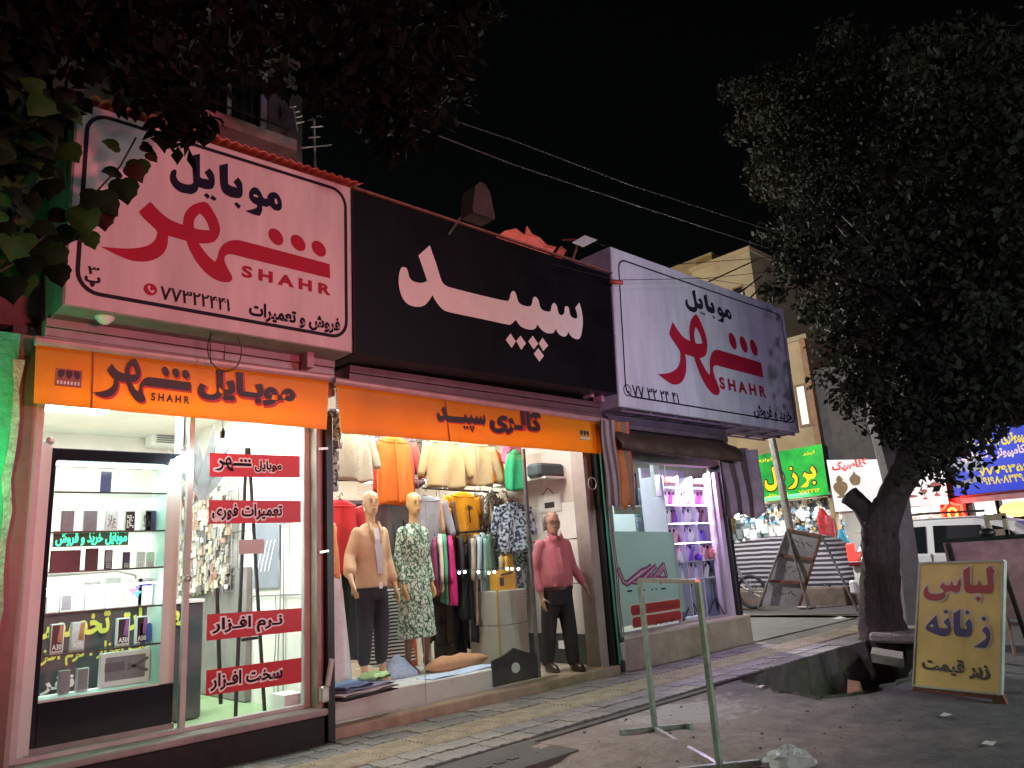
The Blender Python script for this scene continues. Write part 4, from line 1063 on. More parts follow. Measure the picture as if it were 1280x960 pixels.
for (row, l, r, hp, bc, fc, lab) in goods:
    a = CP.px(l, 700)[0] if False else None
    ymid = (shelf_px[row][1] + shelf_px[row][3]) / 2; yy = 6.11; gp = facade(yy)
    x0 = gp.px(l, ymid)[0]; x1 = gp.px(r, ymid)[0]; z0 = SZ[row] + .0045; h = hp * .0068
    if x1 > cx1 - .105: d_ = x1 - (cx1 - .108); x0 -= d_; x1 -= d_
    if x0 < cx0 + .034: x1 += cx0 + .036 - x0; x0 = cx0 + .036
    phone = 'phone' in lab and 'box' not in lab and 'card' not in lab
    dep = .018 if phone or 'tablet' in lab else .045
    root = thing('phone' if phone else ('tablet' if 'tablet' in lab else 'phone_box'), lab, 'phone' if phone else ('tablet' if 'tablet' in lab else 'box'), ((x0 + x1) / 2, yy, z0), 'phones and boxes in the display cabinet')
    mb = MB(); mb.rbox(x0, x1, yy, yy + dep, z0, z0 + h, .004); obj('case' if phone else 'carton', mb, mat('goods_' + bc, BOXC[bc], .35, vary=.06), root)
    fp = facade(yy - .0008); mg = .10 * (x1 - x0) if fc != bc or phone else .04 * (x1 - x0)
    mb = MB(); mb.box(x0 + mg, x1 - mg, yy - .0012, yy, z0 + mg + (.35 * h if 'keypad' in lab else .02 * h), z0 + h - mg); obj('screen' if phone else 'front_print', mb, mat('print_' + fc, fcol[fc], .3, vary=.2, vscale=25), root)
    mb = MB(); p2 = facade(yy - .0015)
    if 'A30' in lab or 'A50' in lab:
        p, fn = fit(text_polys('A30' if 'A30' in lab else 'A50', .03), x0 + .012, x1 - .012, z0 + .018, z0 + .055); put(mb, p, fn, p2, .001); obj('lettering', mb, M_halo, root)
        mb = MB(); mb.prism([(x0 + .5 * (x1 - x0), yy - .0016, z0 + .07), (x1 - mg - .003, yy - .0016, z0 + .06), (x1 - mg - .003, yy - .0016, z0 + h - mg - .004), (x0 + .65 * (x1 - x0), yy - .0016, z0 + h - mg - .004)], (0, .0006, 0))
        obj('picture', mb, mat('print_violet' if 'A50' in lab else 'print_amber', (.30, .12, .35) if 'A50' in lab else (.5, .22, .08), .3, vary=.5, vscale=20), root)
    elif 'splash' in lab:
        for k, (c, dx, dz, rr) in enumerate([((.75, .15, .35), .3, .55, .022), ((.1, .35, .75), .6, .45, .024), ((.2, .15, .6), .62, .68, .016)]):
            m2 = MB(); put(m2, shape_polys([[(x0 + dx * (x1 - x0) + rr * (1 + .4 * math.sin(3 * a)) * math.cos(a), z0 + dz * h + rr * (1 + .4 * math.sin(3 * a)) * math.sin(a)) for a in [t * .4 for t in range(16)]]]), ID, p2, .001 + .0005 * k); obj('splash_print', m2, mat('splash_%d' % k, c, .4), root)
    elif 'code' in lab or 'dotted' in lab or 'black phone front' in lab:
        rr = random.Random(l); n = 6
        for i in range(n):
            for j in range(n + 2):
                if rr.random() < .5: continue
                u = x0 + (x1 - x0) * (.2 + .6 * i / n); v = z0 + h * (.2 + .6 * j / (n + 2)); put(mb, shape_polys([[(u, v), (u + .009, v), (u + .009, v + .009), (u, v + .009)]]), ID, p2, .001)
        obj('dot_print', mb, M_halo if 'black' in lab else mat('print_dark', (.10, .11, .14), .4), root)
    elif 'blue label' in lab:
        mb.box(x0 + .25 * (x1 - x0), x1 - .12 * (x1 - x0), yy - .003, yy - .0015, z0 + .72 * h, z0 + .9 * h); obj('label_print', mb, mat('label_blue', (.02, .02, .3), .4), root)
    elif 'keypad' in lab:
        for i in range(3):
            for j in range(3): mb.box(x0 + (x1 - x0) * (.2 + .22 * i), x0 + (x1 - x0) * (.36 + .22 * i), yy - .002, yy, z0 + h * (.08 + .1 * j), z0 + h * (.15 + .1 * j))
        obj('keypad', mb, mat('keys_grey', (.35, .37, .4), .4), root)
    elif 'gadget' in lab:
        mb.box(x0 + .03, x0 + .16, yy - .003, yy - .0015, z0 + .10, z0 + .16); mb.bar((x0 + .18, yy - .002, z0 + .1), (x0 + .32, yy - .002, z0 + .17), .02, .002, up=(0, 1, 0)); mb.bar((x0 + .18, yy - .002, z0 + .14), (x0 + .32, yy - .002, z0 + .08), .02, .002, up=(0, 1, 0)); obj('picture', mb, mat('print_dark', (.10, .11, .14), .4), root)
# reflection of a green LED sign across the street, modelled as a glowing word
gq = facade(6.20); x0, x1, z0, z1 = span(gq, 66, 160, 664, 684)
led = thing('led_reflection', 'small glowing green reflection of an LED sign between the cabinet shelves', 'sign', ((x0 + x1) / 2, 6.2, z0))
mb = MB(); mb.box(x0, x1, 6.20, 6.225, z0, z1); obj('housing', mb, mat('reflection_backing', (.02, .10, .07), .4), led)
mb = MB(); line_into(mb, 'موبایل خرید و فروش', gq, 69, 158, 666, 683, .003, .02); obj('glowing_word', mb, mat('reflected_green', (.05, 1.0, .45), .5, emit=3.0), led)
# counter behind the cabinet with yellow words
ctr = thing('counter', 'dark shop counter with big yellow words seen through the cabinet', 'counter', (1.65, 6.8, .2))
mb = MB(); mb.rbox(1.12, 2.6, 6.62, 7.1, .21, 1.12, .01); obj('front', mb, mat('counter_grey', (.07, .08, .09), .4, vary=.3), ctr)
mb = MB(); mb.box(1.12, 2.6, 6.60, 7.1, 1.125, 1.15); obj('top', mb, M_cabw, ctr)
mb = MB(); mb.sm = True; mb.tube([(1.13, 6.62, 1.40), (1.9, 6.62, 1.42), (2.05, 6.66, 1.38), (2.08, 6.7, 1.2)], .02, 8); obj('rail', mb, M_alu, ctr)
cp = facade(6.615)
mb = MB(); line_into(mb, 'تعمیرات تخصصی', cp, 30, 232, 767, 812, .004, .035); obj('yellow_lettering', mb, mat('letter_yellow', (.72, .78, .12), .5), ctr); mb = MB(); line_into(mb, 'سخت افزار . نرم افزار', cp, 36, 206, 811, 838, .004, .03); obj('yellow_lettering', mb, mat('letter_yellow', (.72, .78, .12), .5), ctr)
mb = MB(); line_into(mb, 'نقره', cp, 36, 92, 850, 872, .004, .03); obj('white_lettering', mb, M_halo, ctr)
# back of the shop: wall grid of accessories, AC unit, posters, ceiling panel
ac = thing('air_conditioner', 'white wall air conditioner high at the back of the phone shop', 'air conditioner', (2.7, 8.7, 2.3))
al, ar, ab, at2 = span(facade(8.78), 190, 262, 520, 556); mb = MB(); mb.rbox(al, ar, 8.78, 9.045, ab, at2, .03); obj('body', mb, M_cabw, ac)
mb = MB()
for k in range(4): mb.box(al + .05, ar - .3, 8.77, 8.785, ab + .03 + k * .025, ab + .042 + k * .025)
obj('louvre', mb, mat('louvre_grey', (.2, .2, .2), .5), ac)
RW = crossrow(3.19)    # the right side wall, which fills most of the right pane
def acc_grid(l, r, t, b, label):
    pl = crossrow(3.12); x0, x1, z0, z1 = span(pl, l, r, t, b); root = thing('wire_rack', label, 'rack', pl.at((x0 + x1) / 2, z0))
    mb = MB()
    for k in range(int((x1 - x0) / .08) + 1): mb.bar(pl.at(x0 + k * .08, z0), pl.at(x0 + k * .08, z1), .006)
    for k in range(int((z1 - z0) / .08) + 1): mb.bar(pl.at(x0, z0 + k * .08), pl.at(x1, z0 + k * .08), .006)
    obj('wire_grid', mb, mat('wire_white', (.40, .40, .40), .4, metal=.3), root)
    rr = random.Random(5); pal = [(.62, .58, .50), (.45, .38, .30), (.12, .12, .13), (.35, .2, .15), (.7, .7, .68), (.3, .32, .3), (.5, .46, .36)]
    for ci, c in enumerate(pal):
        mb = MB()
        for k in range(int(150 * (x1 - x0))):
            u = rr.uniform(x0, x1 - .05); v = rr.uniform(z0, z1 - .08)
            if rr.random() > 1.05 - .75 * (u - x0) / (x1 - x0): continue
            d = .012 + rr.random() * .05; w = rr.uniform(.02, .09); h = rr.uniform(.03, .11); mb.obox(pl.at(u, v, d), Vector((0, w / 2, 0)), Vector((.006, 0, 0)), Vector((0, 0, h / 2)))
        obj('hung_packets', mb, mat('packet_%d' % ci, c, .4, vary=.3, vscale=30), root, kind='stuff')
acc_grid(226, 292, 606, 742, 'wire rack hung full of phone accessories behind the glass')
x0, x1, z0, z1 = span(RW, 238, 312, 716, 893)
mb = MB(); mb.prism([RW.at(x0, .21), RW.at(x1, .21), RW.at(x1, z1), RW.at(x0, z1)], RW.n * .05); obj('cupboard', mb, mat('grey_laminate', (.20, .19, .185), .5, vary=.3, vscale=4), label='tall grey cupboard behind the red stickers', cat='cupboard')
mb = MB(); mb.box(2.46, 2.52, 7.0, 7.06, .2, 2.9); obj('pillar_post', mb, mat('post_grey', (.22, .21, .20), .5), label='grey upright post inside the phone shop behind the stickers', cat='post')
def leaning(l, t, r, b, y, m, label, w):
    pl = facade(y); a = pl.at(*pl.px(l, t)); c = pl.at(*pl.px(r, b)); mb = MB(); mb.bar(a, c, w, .03, up=(0, 1, 0)); return obj('easel_leg', mb, m, label=label, cat='stand')
ez = thing('easel', 'black folding easel standing inside the window behind the red stickers', 'easel', (2.75, 6.2, .2))
for (l, t, r, b) in ((308, 560, 294, 906), (311, 560, 331, 902), (302, 800, 322, 797), (271, 735, 276, 880)):
    pl = facade(6.12 if l > 280 else 6.0); mb = MB(); a = pl.at(*pl.px(l, t)); c = pl.at(*pl.px(r, b)); c.z = max(c.z, .21); mb.bar(a, c, .024, .02, up=(0, 1, 0)); obj('leg', mb, M_black, ez)
x0, x1, z0, z1 = span(RW, 318, 350, 655, 736)
mb = MB(); mb.prism([RW.at(x0, z0, .0), RW.at(x1, z0, .0), RW.at(x1, z1, .0), RW.at(x0, z1, .0)], RW.n * .012); po = obj('poster', mb, mat('poster_slate', (.20, .22, .27), .5, vary=.3, vscale=4), label='grey poster with white strokes on the side wall', cat='poster')
mb = MB()
for k in range(4): mb.bar(RW.at(x0 + (x1 - x0) * (.15 + .15 * k), z0 + .15, .013), RW.at(x0 + (x1 - x0) * (.4 + .15 * k), z0 + .42, .013), .012, .002, up=RW.n)
obj('stroke_print', mb, M_halo, po)
for (l, t, r, b) in ((357, 530, 357, 872), (300, 600, 300, 890), (330, 558, 378, 549), (292, 661, 378, 656), (300, 752, 378, 736)):
    a, c = RW.px(l, t), RW.px(r, b); mb = MB(); mb.bar(RW.at(a[0], a[1] if l == r else (a[1] + c[1]) / 2, .011), RW.at(a[0] if l == r else c[0], c[1] if l == r else (a[1] + c[1]) / 2, .011), .014, .004, up=RW.n); part('panel_joint', mb, mat('joint_grey', (.2, .2, .2), .6))
for (px, t, b) in ((347, 745, 880), (352, 700, 870), (366, 540, 700)):
    mb = MB(); mb.tube([RW.at(RW.px(px, t)[0] + .02 * math.sin(k), RW.px(px, t)[1] + (RW.px(px, b)[1] - RW.px(px, t)[1]) * k / 6, .02) for k in range(7)], .006, 5); part('cable', mb, mat('cable_grey2', (.35, .35, .33), .5))
mb = MB(); mb.box(3.0, 3.17, 5.95, 6.2, .21, .36); obj('floor_box', mb, M_cabw, label='low white box on the green floor inside the phone shop', cat='box')
lp = mat('light_panel', (1.0, .98, .92), .5, emit=5)
mb = MB(); mb.box(1.35, 2.05, 7.3, 7.9, 2.93, 2.948); obj('ceiling_light', mb, lp, label='lit square ceiling panel in the phone shop', cat='ceiling light')
lamp('phone_shop_light', 'AREA', (2.1, 6.9, 2.90), 135, (.98, 1.0, .98), 1.6)
lamp('phone_shop_front_light', 'AREA', (2.1, 6.05, 2.92), 60, (.98, 1.0, .98), 1.7, .15)
lamp('cabinet_light', 'AREA', ((cx0 + cx1) / 2 - .04, CF + .02, cz1 - .10), 6, (.85, 1, .98), .7, .03, rot=(R(15), 0, 0))
lamp('cabinet_lower_light', 'AREA', ((cx0 + cx1) / 2 - .04, CF + .02, 1.295), 2.4, (.85, 1, .98), .7, .03, rot=(R(15), 0, 0))
# hanging bulb and a switch on a cord, outside the glass
bq = facade(5.80); bp = bq.at(*bq.px(229, 580))
bulb = thing('bulb', 'lit white bulb hanging on a cord inside the phone shop window', 'light bulb', bp)
mb = MB(); mb.sm = True; mb.lathe(bp, [(.005, -.06), (.045, -.055), (.062, -.03), (.062, .02), (.05, .05), (.02, .06)], 16); obj('globe', mb, mat('bulb_glow', (1, .98, .95), .4, emit=34), bulb)
mb = MB(); mb.lathe(bp, [(.022, .058), (.024, .12), (.012, .13)], 12); obj('cap', mb, mat('bulb_cap', (.35, .36, .42), .4), bulb)
mb = MB(); mb.tube([bp + Vector((0, 0, .12)), bp + Vector((0, 0, .6))], .006, 6); obj('cord', mb, M_black, bulb)
sw = bq.at(*bq.px(265, 548)); mb = MB(); mb.tube([sw + Vector((0, -.2, -.03)), sw + Vector((0, -.2, .02)), sw + Vector((0, -.2, .05))], [.018, .02, .006], 8); mb.tube([sw + Vector((0, -.2, .05)), sw + Vector((0, -.2, .75))], .003, 5)
obj('pull_cord', mb, M_black, label='black pull switch dangling on a thin cord before the window', cat='cord')
dk = thing('plant', 'grey dried agave-like ornament behind the bulb', 'plant', (2.35, 7.0, 1.9)); dq = facade(7.0).at(*facade(7.0).px(253, 610))
for k in range(11):
    a = -.9 + k * .18 + math.pi / 2; L = .55 + .2 * math.sin(k * 2.1); mb = MB(); d = Vector((math.cos(a) * .6, .1 * math.sin(k), math.sin(a))); s = Vector((-d.z, 0, d.x)) * .05
    b0 = dq + Vector((0, 0, -.1)); mb.loft([[b0 - s * .6, b0 + s * .6, b0 + Vector((0, .02, 0))], [b0 + d * L * .45 - s, b0 + d * L * .45 + s, b0 + d * L * .45 + Vector((0, .02, 0))], [b0 + d * L - s * .05, b0 + d * L + s * .05, b0 + d * L + Vector((0, .004, 0))]]); obj('leaf', mb, mat('dry_leaf', (.13, .14, .15), .5, vary=.3), dk)
# ================================================================== CLOTHES SHOP (middle)
mb = MB(); mb.box(3.32, 6.05, GL - .003, GL + .003, .09, 2.62)
gl2 = obj('glass_front', mb, M_glass, bld)
mb = MB(); q = G.px(560, 700); mb.box(4.32, 4.326, GL - .006, GL - .0035, .09, 2.6); obj('glass_joint', mb, mat('joint_clear', (.35, .4, .38), .3), gl2)
mb = MB(); mb.box(3.32, 6.05, GL - .012, GL + .012, .086, .10); obj('glass_channel', mb, M_alu, gl2)
# glass door standing open beside the man: edge frame with a dark foot plate
dr = thing('glass_door', 'open glass door leaf with a dark foot plate beside the man', 'door', (6.0, 5.95, .086))
d0 = at_y(613, 852, 5.92); d1 = at_y(676, 845, 5.80)
mb = MB(); a, b = Vector((d0.x, 5.90, .10)), Vector((d1.x + .06, 5.90, .10)); up = Vector((0, 0, 2.45))
mb.prism([a, b, b + up, a + up], Vector((.004, .012, 0))); obj('leaf', mb, M_glass, dr)
mb = MB(); w = (b - a)
prof = [a + w * .02, a + w * .98, a + w * .98 + Vector((0, 0, .24)), a + w * .75 + Vector((0, 0, .27)), a + w * .5 + Vector((0, 0, .33)), a + w * .25 + Vector((0, 0, .27)), a + w * .02 + Vector((0, 0, .24))]
mb.prism([p + Vector((0, -.008, 0)) for p in prof], Vector((.008, .03, 0))); obj('foot_plate', mb, M_dkmetal, dr)
mb = MB(); c = a + w * .5 + Vector((-.004, -.012, .14)); mb.tube([c, c + Vector((-.002, -.008, 0))], .05, 16); obj('lock_disc', mb, M_alu, dr)
mb = MB(); mb.bar(b + Vector((.01, 0, 0)), b + Vector((.01, 0, 2.4)), .035, .03); obj('edge_rail', mb, mat('rail_grey', (.22, .21, .22), .35, metal=.4, vary=.3), dr)
# white display platform, folded clothes on it
pf = thing('platform', 'low white display platform inside the clothes shop window', 'platform', (4.4, 6.4, .085))
mb = MB(); mb.rbox(3.34, 5.30, 5.90, 7.0, .086, .265, .008); obj('body', mb, mat('platform_white', (.72, .74, .72), .3, vary=.08), pf)
def folded(name, label, px, py, w, d, layers, rot, z0=.267):
    c = at_z(px, py, z0); root = thing(name, label, 'folded clothes', (c.x, c.y, z0), rotz=rot)
    z = 0
    for (m, t, sx, sy, dx) in layers:
        mb = MB(); mb.sm = True; n = 9; rows = []
        for i in range(n + 1):
            rows.append([(dx + (i / n - .5) * w * sx, (j / n - .5) * d * sy, z + t + .006 * math.sin(i * 1.1 + j * .8) - (.6 * t if i in (0, n) or j in (0, n) else 0)) for j in range(n + 1)])
        low = [[(p[0], p[1], z) for p in r] for r in rows]
        mb.loft(rows + list(reversed(low)) + [rows[0]], cap=False, closed=False)
        obj('layer', mb, m, root, local=True); z += t * .98
    return root
M_denim = mat('denim', (.16, .25, .45), .8, vary=.25, vscale=30, bump=.3, bscale=120); M_denim_l = mat('denim_light', (.36, .45, .62), .8, vary=.25, vscale=30, bump=.3, bscale=120)
M_whitec = mat('white_cloth', (.75, .76, .75), .8, vary=.06)
folded('folded_clothes', 'stack of folded white and blue jeans with a dark edge, front left on the platform', 448, 868, .62, .34, [(mat('grey_cloth', (.10, .11, .12), .8, vary=.2), .03, 1, 1, 0), (M_whitec, .03, 1.02, 1.02, 0), (M_denim_l, .025, .9, .96, 0), (M_denim, .03, .5, .9, -.12)], R(12))
folded('folded_clothes', 'pale green folded garment in a packet on the blue jeans', 468, 848, .22, .2, [(mat('green_pack', (.38, .62, .28), .4, vary=.15), .05, 1, 1, 0)], R(20), .36)
jm = MB(); jm.sm = True; c = at_z(497, 846, .268); rr = random.Random(9)
jm.loft([[(c.x + r * math.cos(a * .5) * 1.2, c.y + r * math.sin(a * .5) * .8, c.z + z + rr.uniform(-.01, .012)) for a in range(12)] for r, z in ((.2, 0), (.19, .03), (.13, .09), (.08, .15), (.03, .19), (.005, .2))])
obj('jeans', jm, M_denim_l, label='crumpled light blue jeans heaped on the platform by the green packet', cat='jeans')
folded('folded_clothes', 'pale blue long garment laid flat along the platform edge', 575, 840, .95, .22, [(mat('pale_blue', (.46, .58, .78), .8, vary=.15), .012, 1, 1, 0)], R(6))

# ---------------------------------------------------------------- figures
class Fig:
    """frame of a standing figure: x to the figure's left, y forward, z up"""
    def __init__(s, base, facing):
        s.b = Vector(base); s.f = Vector((facing[0], facing[1], 0)).normalized(); s.l = Vector((-s.f.y, s.f.x, 0))
    def __call__(s, x, y, z): return s.b + s.l * x + s.f * y + Vector((0, 0, z))
def ering(F, c, rx, ry, n=16, tilt=0.0):
    return [F(c[0] + rx * math.cos(2 * math.pi * k / n), c[1] + ry * math.sin(2 * math.pi * k / n), c[2] + tilt * math.sin(2 * math.pi * k / n) * ry) for k in range(n)]
def limb(mb, F, pts, rad, n=12):
    P = [F(*p) for p in pts]; mb.tube(P, rad, n)
    for p, r in zip(P, rad): mb.ball(p, r * .98, n=10, m=6)
def head(mb, F, c, s=1.0, turn=0.0, nod=0.0):
    """skull with jaw, nose, ears, brow; c is the middle of the head"""
    ct, st = math.cos(turn), math.sin(turn)
    def H(x, y, z):
        x, y = x * ct + y * st, -x * st + y * ct
        return F(c[0] + x * s, c[1] + y * s, c[2] + z * s)
    prof = [(-.118, .030, .028, .055), (-.108, .042, .045, .045), (-.085, .056, .066, .025), (-.055, .064, .080, .012), (-.02, .070, .090, .004), (.02, .074, .096, 0), (.06, .073, .096, -.004), (.09, .062, .082, -.006), (.112, .038, .052, -.008), (.12, .012, .016, -.008)]
    mb.loft([[H(rx * math.cos(2 * math.pi * k / 16), cy + ry * math.sin(2 * math.pi * k / 16), z) for k in range(16)] for z, rx, ry, cy in prof])
    mb.loft([[H(.008, .088, .012), H(-.008, .088, .012), H(0, .097, .012)], [H(.012, .09, -.012), H(-.012, .09, -.012), H(0, .112, -.014)], [H(.017, .088, -.03), H(-.017, .088, -.03), H(0, .118, -.03)], [H(.01, .085, -.04), H(-.01, .085, -.04), H(0, .10, -.04)]])
    for sx in (-1, 1): mb.ball(H(sx * .073, -.008, -.012), .012 * s, .02 * s, .03 * s, n=8, m=6)
    for sx in (-1, 1): mb.ball(H(sx * .03, .088, .016), .020 * s, .012 * s, .007 * s, n=8, m=5)
    mb.ball(H(0, .094, -.062), .024 * s, .010 * s, .006 * s, n=8, m=5); mb.ball(H(0, .093, -.074), .02 * s, .010 * s, .007 * s, n=8, m=5)
    return H
def hand(mb, F, wrist, tip_dir, palm_n, s=1.0, curl=.35, side=1):
    """palm, four fingers and a thumb from the wrist along tip_dir; palm_n is the palm's facing, side +1 puts the thumb at palm_n x tip_dir"""
    W = F(*wrist) if not isinstance(wrist, Vector) else wrist
    d = Vector(tip_dir).normalized(); nrm = Vector(palm_n); nrm = (nrm - d * nrm.dot(d)).normalized(); a = d.cross(nrm) * side
    mb.loft([[W + d * t * s + a * (w * math.cos(k * math.pi / 5)) * s + nrm * (h * math.sin(k * math.pi / 5)) * s for k in range(10)] for t, w, h in ((0, .026, .018), (.03, .036, .017), (.07, .042, .015), (.092, .040, .012))])
    for i, (off, L) in enumerate(((.031, .070), (.011, .080), (-.010, .074), (-.030, .058))):
        p = W + d * .088 * s + a * off * s; pts = [p]; dd = d.copy()
        for k in range(3):
            dd = (dd + nrm * curl * (.7 + .2 * i)).normalized(); p = p + dd * L * s * (.42, .33, .25)[k]; pts.append(p)
        mb.tube(pts, [.0095 * s, .009 * s, .008 * s, .0065 * s], 8)
    p = W + d * .025 * s + a * .030 * s
    mb.tube([p, p + (d * .5 + a * .7 + nrm * .25) * .045 * s, p + (d * .85 + a * .75 + nrm * .45) * .075 * s], [.012 * s, .0105 * s, .008 * s], 8)

def face_marks(root, F, H, lips, brow, eye=(.02, .02, .02)):
    mb = MB(); [mb.ball(H(sx * .029, .0915, .004), .011, .006, .005, n=8, m=5) for sx in (-1, 1)]; obj('eye', mb, mat('eye_dark', eye, .3), root)
    mb = MB(); [mb.tube([H(sx * .014, .098, .026), H(sx * .03, .095, .031), H(sx * .046, .084, .024)], .0035, 5) for sx in (-1, 1)]; obj('eyebrow', mb, mat('brow_%d' % int(brow[0] * 1000), brow, .8), root)
    mb = MB(); mb.tube([H(-.022, .098, -.067), H(0, .106, -.067), H(.022, .098, -.067)], [.003, .006, .003], 6); obj('lips', mb, lips, root)

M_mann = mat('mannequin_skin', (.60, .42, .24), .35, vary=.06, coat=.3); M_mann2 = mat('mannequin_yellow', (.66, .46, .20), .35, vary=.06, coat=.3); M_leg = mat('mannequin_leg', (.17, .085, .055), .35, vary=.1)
def mannequin(label, base, facing, mskin, tw, s=1.0):
    F = Fig(base, facing); root = thing('mannequin', label, 'mannequin', base, 'shop window mannequins')
    mb = MB()
    H = head(mb, F, (0, .02, 1.68 * s), 1.0, tw)
    limb(mb, F, [(0, 0, 1.40 * s), (0, .01, 1.50 * s), (0, .015, 1.60 * s)], [.062, .048, .05])
    mb.loft([ering(F, (0, 0, .84), .16, .10), ering(F, (0, 0, .95), .155, .10), ering(F, (0, .0, 1.08), .115, .085), ering(F, (0, .01, 1.22), .14, .10), ering(F, (0, .0, 1.34), .165, .09), ering(F, (0, -.005, 1.42), .12, .06), ering(F, (0, 0, 1.46), .05, .05)])
    return F, root, mb, H
M_beige = mat('beige_jacket', (.62, .44, .27), .75, vary=.14, vscale=9, bump=.25, bscale=70); M_dkjean = mat('dark_jeans', (.02, .021, .035), .8, vary=.35, vscale=25, bump=.3, bscale=110)
def px_base(px, py, z): return at_z(px, py, z)
# mannequin 1
b1 = at_y(466, 836, 6.45); b1.z = .267
F, root, mb, H = mannequin('bald mannequin in an open beige jacket and dark jeans', b1, (.12, -.99), M_mann, -.35)
for sx, pts in ((-1, [(-.17, 0, 1.38), (-.25, -.02, 1.15), (-.33, .10, .98), (-.35, .16, .9)]), (1, [(.17, 0, 1.38), (.22, -.01, 1.12), (.24, .06, .90), (.24, .09, .82)])):
    limb(mb, F, pts, [.048, .040, .030, .024]); hand(mb, F, F(*pts[-1]), F(*pts[-1]) - F(*pts[-2]), F.l * -sx, .92, .3, sx)
for sx in (-1, 1): limb(mb, F, [(sx * .085, 0, .84), (sx * .10, .02, .46), (sx * .105 + (.02 if sx > 0 else 0), 0, .09)], [.085, .055, .034]); mb.loft([ering(F, (sx * .11, .03, .0), .036, .10), ering(F, (sx * .11, .03, .03), .036, .09), ering(F, (sx * .11, .01, .07), .034, .05), ering(F, (sx * .108, .0, .10), .03, .035)])
body = fuse(mb, 'body', M_mann, root, .012, 4)
face_marks(root, F, H, mat('lips_pink', (.45, .12, .10), .4), (.16, .10, .06))
mb = MB(); mb.loft([ering(F, (0, 0, .86), .185, .125), ering(F, (0, 0, .94), .178, .12), ering(F, (0, 0, 1.1), .165, .112), ering(F, (0, .0, 1.25), .178, .118), ering(F, (0, -.005, 1.36), .195, .105), ering(F, (0, -.01, 1.43), .13, .075), ering(F, (0, -.01, 1.48), .065, .062)])
limb(mb, F, [(-.16, 0, 1.39), (-.24, -.02, 1.17), (-.30, .06, 1.02)], [.060, .056, .066]); limb(mb, F, [(.16, 0, 1.39), (.22, -.01, 1.13), (.235, .04, .94)], [.060, .054, .058])
fuse(mb, 'jacket', M_beige, root, .014, 5)
mb = MB(); mb.loft([[F(-.012 , .110, .99), F(.045, .112, .99), F(.045, .124, .99), F(-.012, .122, .99)], [F(-.03, .112, 1.15), F(.05, .112, 1.15), F(.05, .1255, 1.15), F(-.03, .1255, 1.15)], [F(-.055, .10, 1.32), F(.06, .10, 1.32), F(.06, .118, 1.32), F(-.055, .118, 1.32)], [F(-.04, .06, 1.43), F(.04, .06, 1.43), F(.04, .085, 1.43), F(-.04, .085, 1.43)]]); obj('undershirt', mb, mat('tee_white', (.55, .55, .58), .8), root)
mb = MB()
for sx in (-1, 1): mb.tube([F(sx * .055, .06, 1.49), F(sx * .06, .105, 1.40), F(sx * .04, .125, 1.28)], [.014, .02, .008], 6)
obj('lapel', mb, M_beige, root)
mb = MB(); mb.loft([ering(F, (0, 0, .93), .165, .108), ering(F, (0, 0, .80), .185, .12), ering(F, (0, 0, .74), .18, .115)])
for sx in (-1, 1): limb(mb, F, [(sx * .09, 0, .80), (sx * .10, .02, .48), (sx * .105, 0, .20)], [.098, .078, .062])
fuse(mb, 'jeans', M_dkjean, root, .014, 4)
mb = MB(); mb.box(-.02, .02, -.002, .002, -.03, .03)
for v in range(len(mb.v)): mb.v[v] = F(mb.v[v].x + .02, .122 + mb.v[v].y, .88 + mb.v[v].z)
obj('price_tag', mb, M_halo, root)
# mannequin 2
b2 = at_y(522, 833, 6.5); b2.z = .267
F, root, mb, H = mannequin('bald mannequin in a long green and white floral dress', b2, (.2, -.98), M_mann2, -.3)
for sx in (-1, 1): limb(mb, F, [(sx * .16, 0, 1.38), (sx * .20, -.02, 1.12), (sx * .21, .03, .90), (sx * .215, .05, .84)], [.045, .038, .028, .022]); hand(mb, F, F(sx * .215, .05, .84), F(sx * .215, .08, .74) - F(sx * .215, .05, .84), F.l * -sx, .9, .3, sx)
upper = fuse(mb, 'body', M_mann2, root, .012, 4)
mb = MB()
for sx in (-1, 1):
    yo = -.03 if sx < 0 else .05
    limb(mb, F, [(sx * .07, 0, .60), (sx * .08, yo, .36), (sx * .085 + .02 * (sx > 0), yo - .02, .12)], [.07, .052, .030])
    mb.loft([ering(F, (sx * .09, yo + .06, .0), .032, .10), ering(F, (sx * .09, yo + .055, .035), .032, .085), ering(F, (sx * .09, yo + .0, .09), .032, .05), ering(F, (sx * .088, yo - .02, .13), .028, .032)])
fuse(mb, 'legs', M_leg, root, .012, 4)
face_marks(root, F, H, mat('lips_red', (.5, .08, .06), .4), (.10, .07, .04))
M_floral = pattern_mat('floral_green', (.02, .09, .055), (.44, .66, .50), 17, 'flower', c3=(.62, .74, .62))
mb = MB(); mb.loft([[F((r[1] + .012 * math.sin(5 * k * .39 + r[0] * 3) * (r[0] < .9)) * math.cos(2 * math.pi * k / 24), (r[2] + .014 * math.sin(7 * k * .39) * (r[0] < .9)) * math.sin(2 * math.pi * k / 24), r[0]) for k in range(24)] for r in ((.34, .225, .17), (.5, .21, .16), (.75, .19, .14), (.9, .175, .122), (1.06, .145, .105), (1.22, .165, .12), (1.35, .185, .105), (1.43, .12, .07), (1.48, .058, .058))])
for sx in (-1, 1): limb(mb, F, [(sx * .155, 0, 1.39), (sx * .205, -.02, 1.12), (sx * .215, .03, .90)], [.062, .055, .046])
fuse(mb, 'dress', M_floral, root, .013, 3)
mb = MB(); mb.tube([F(-.06, .03, 1.48), F(-.03, .10, 1.40), F(0, .125, 1.33), F(.03, .10, 1.40), F(.06, .03, 1.48)], .012, 6); obj('collar', mb, M_floral, root)

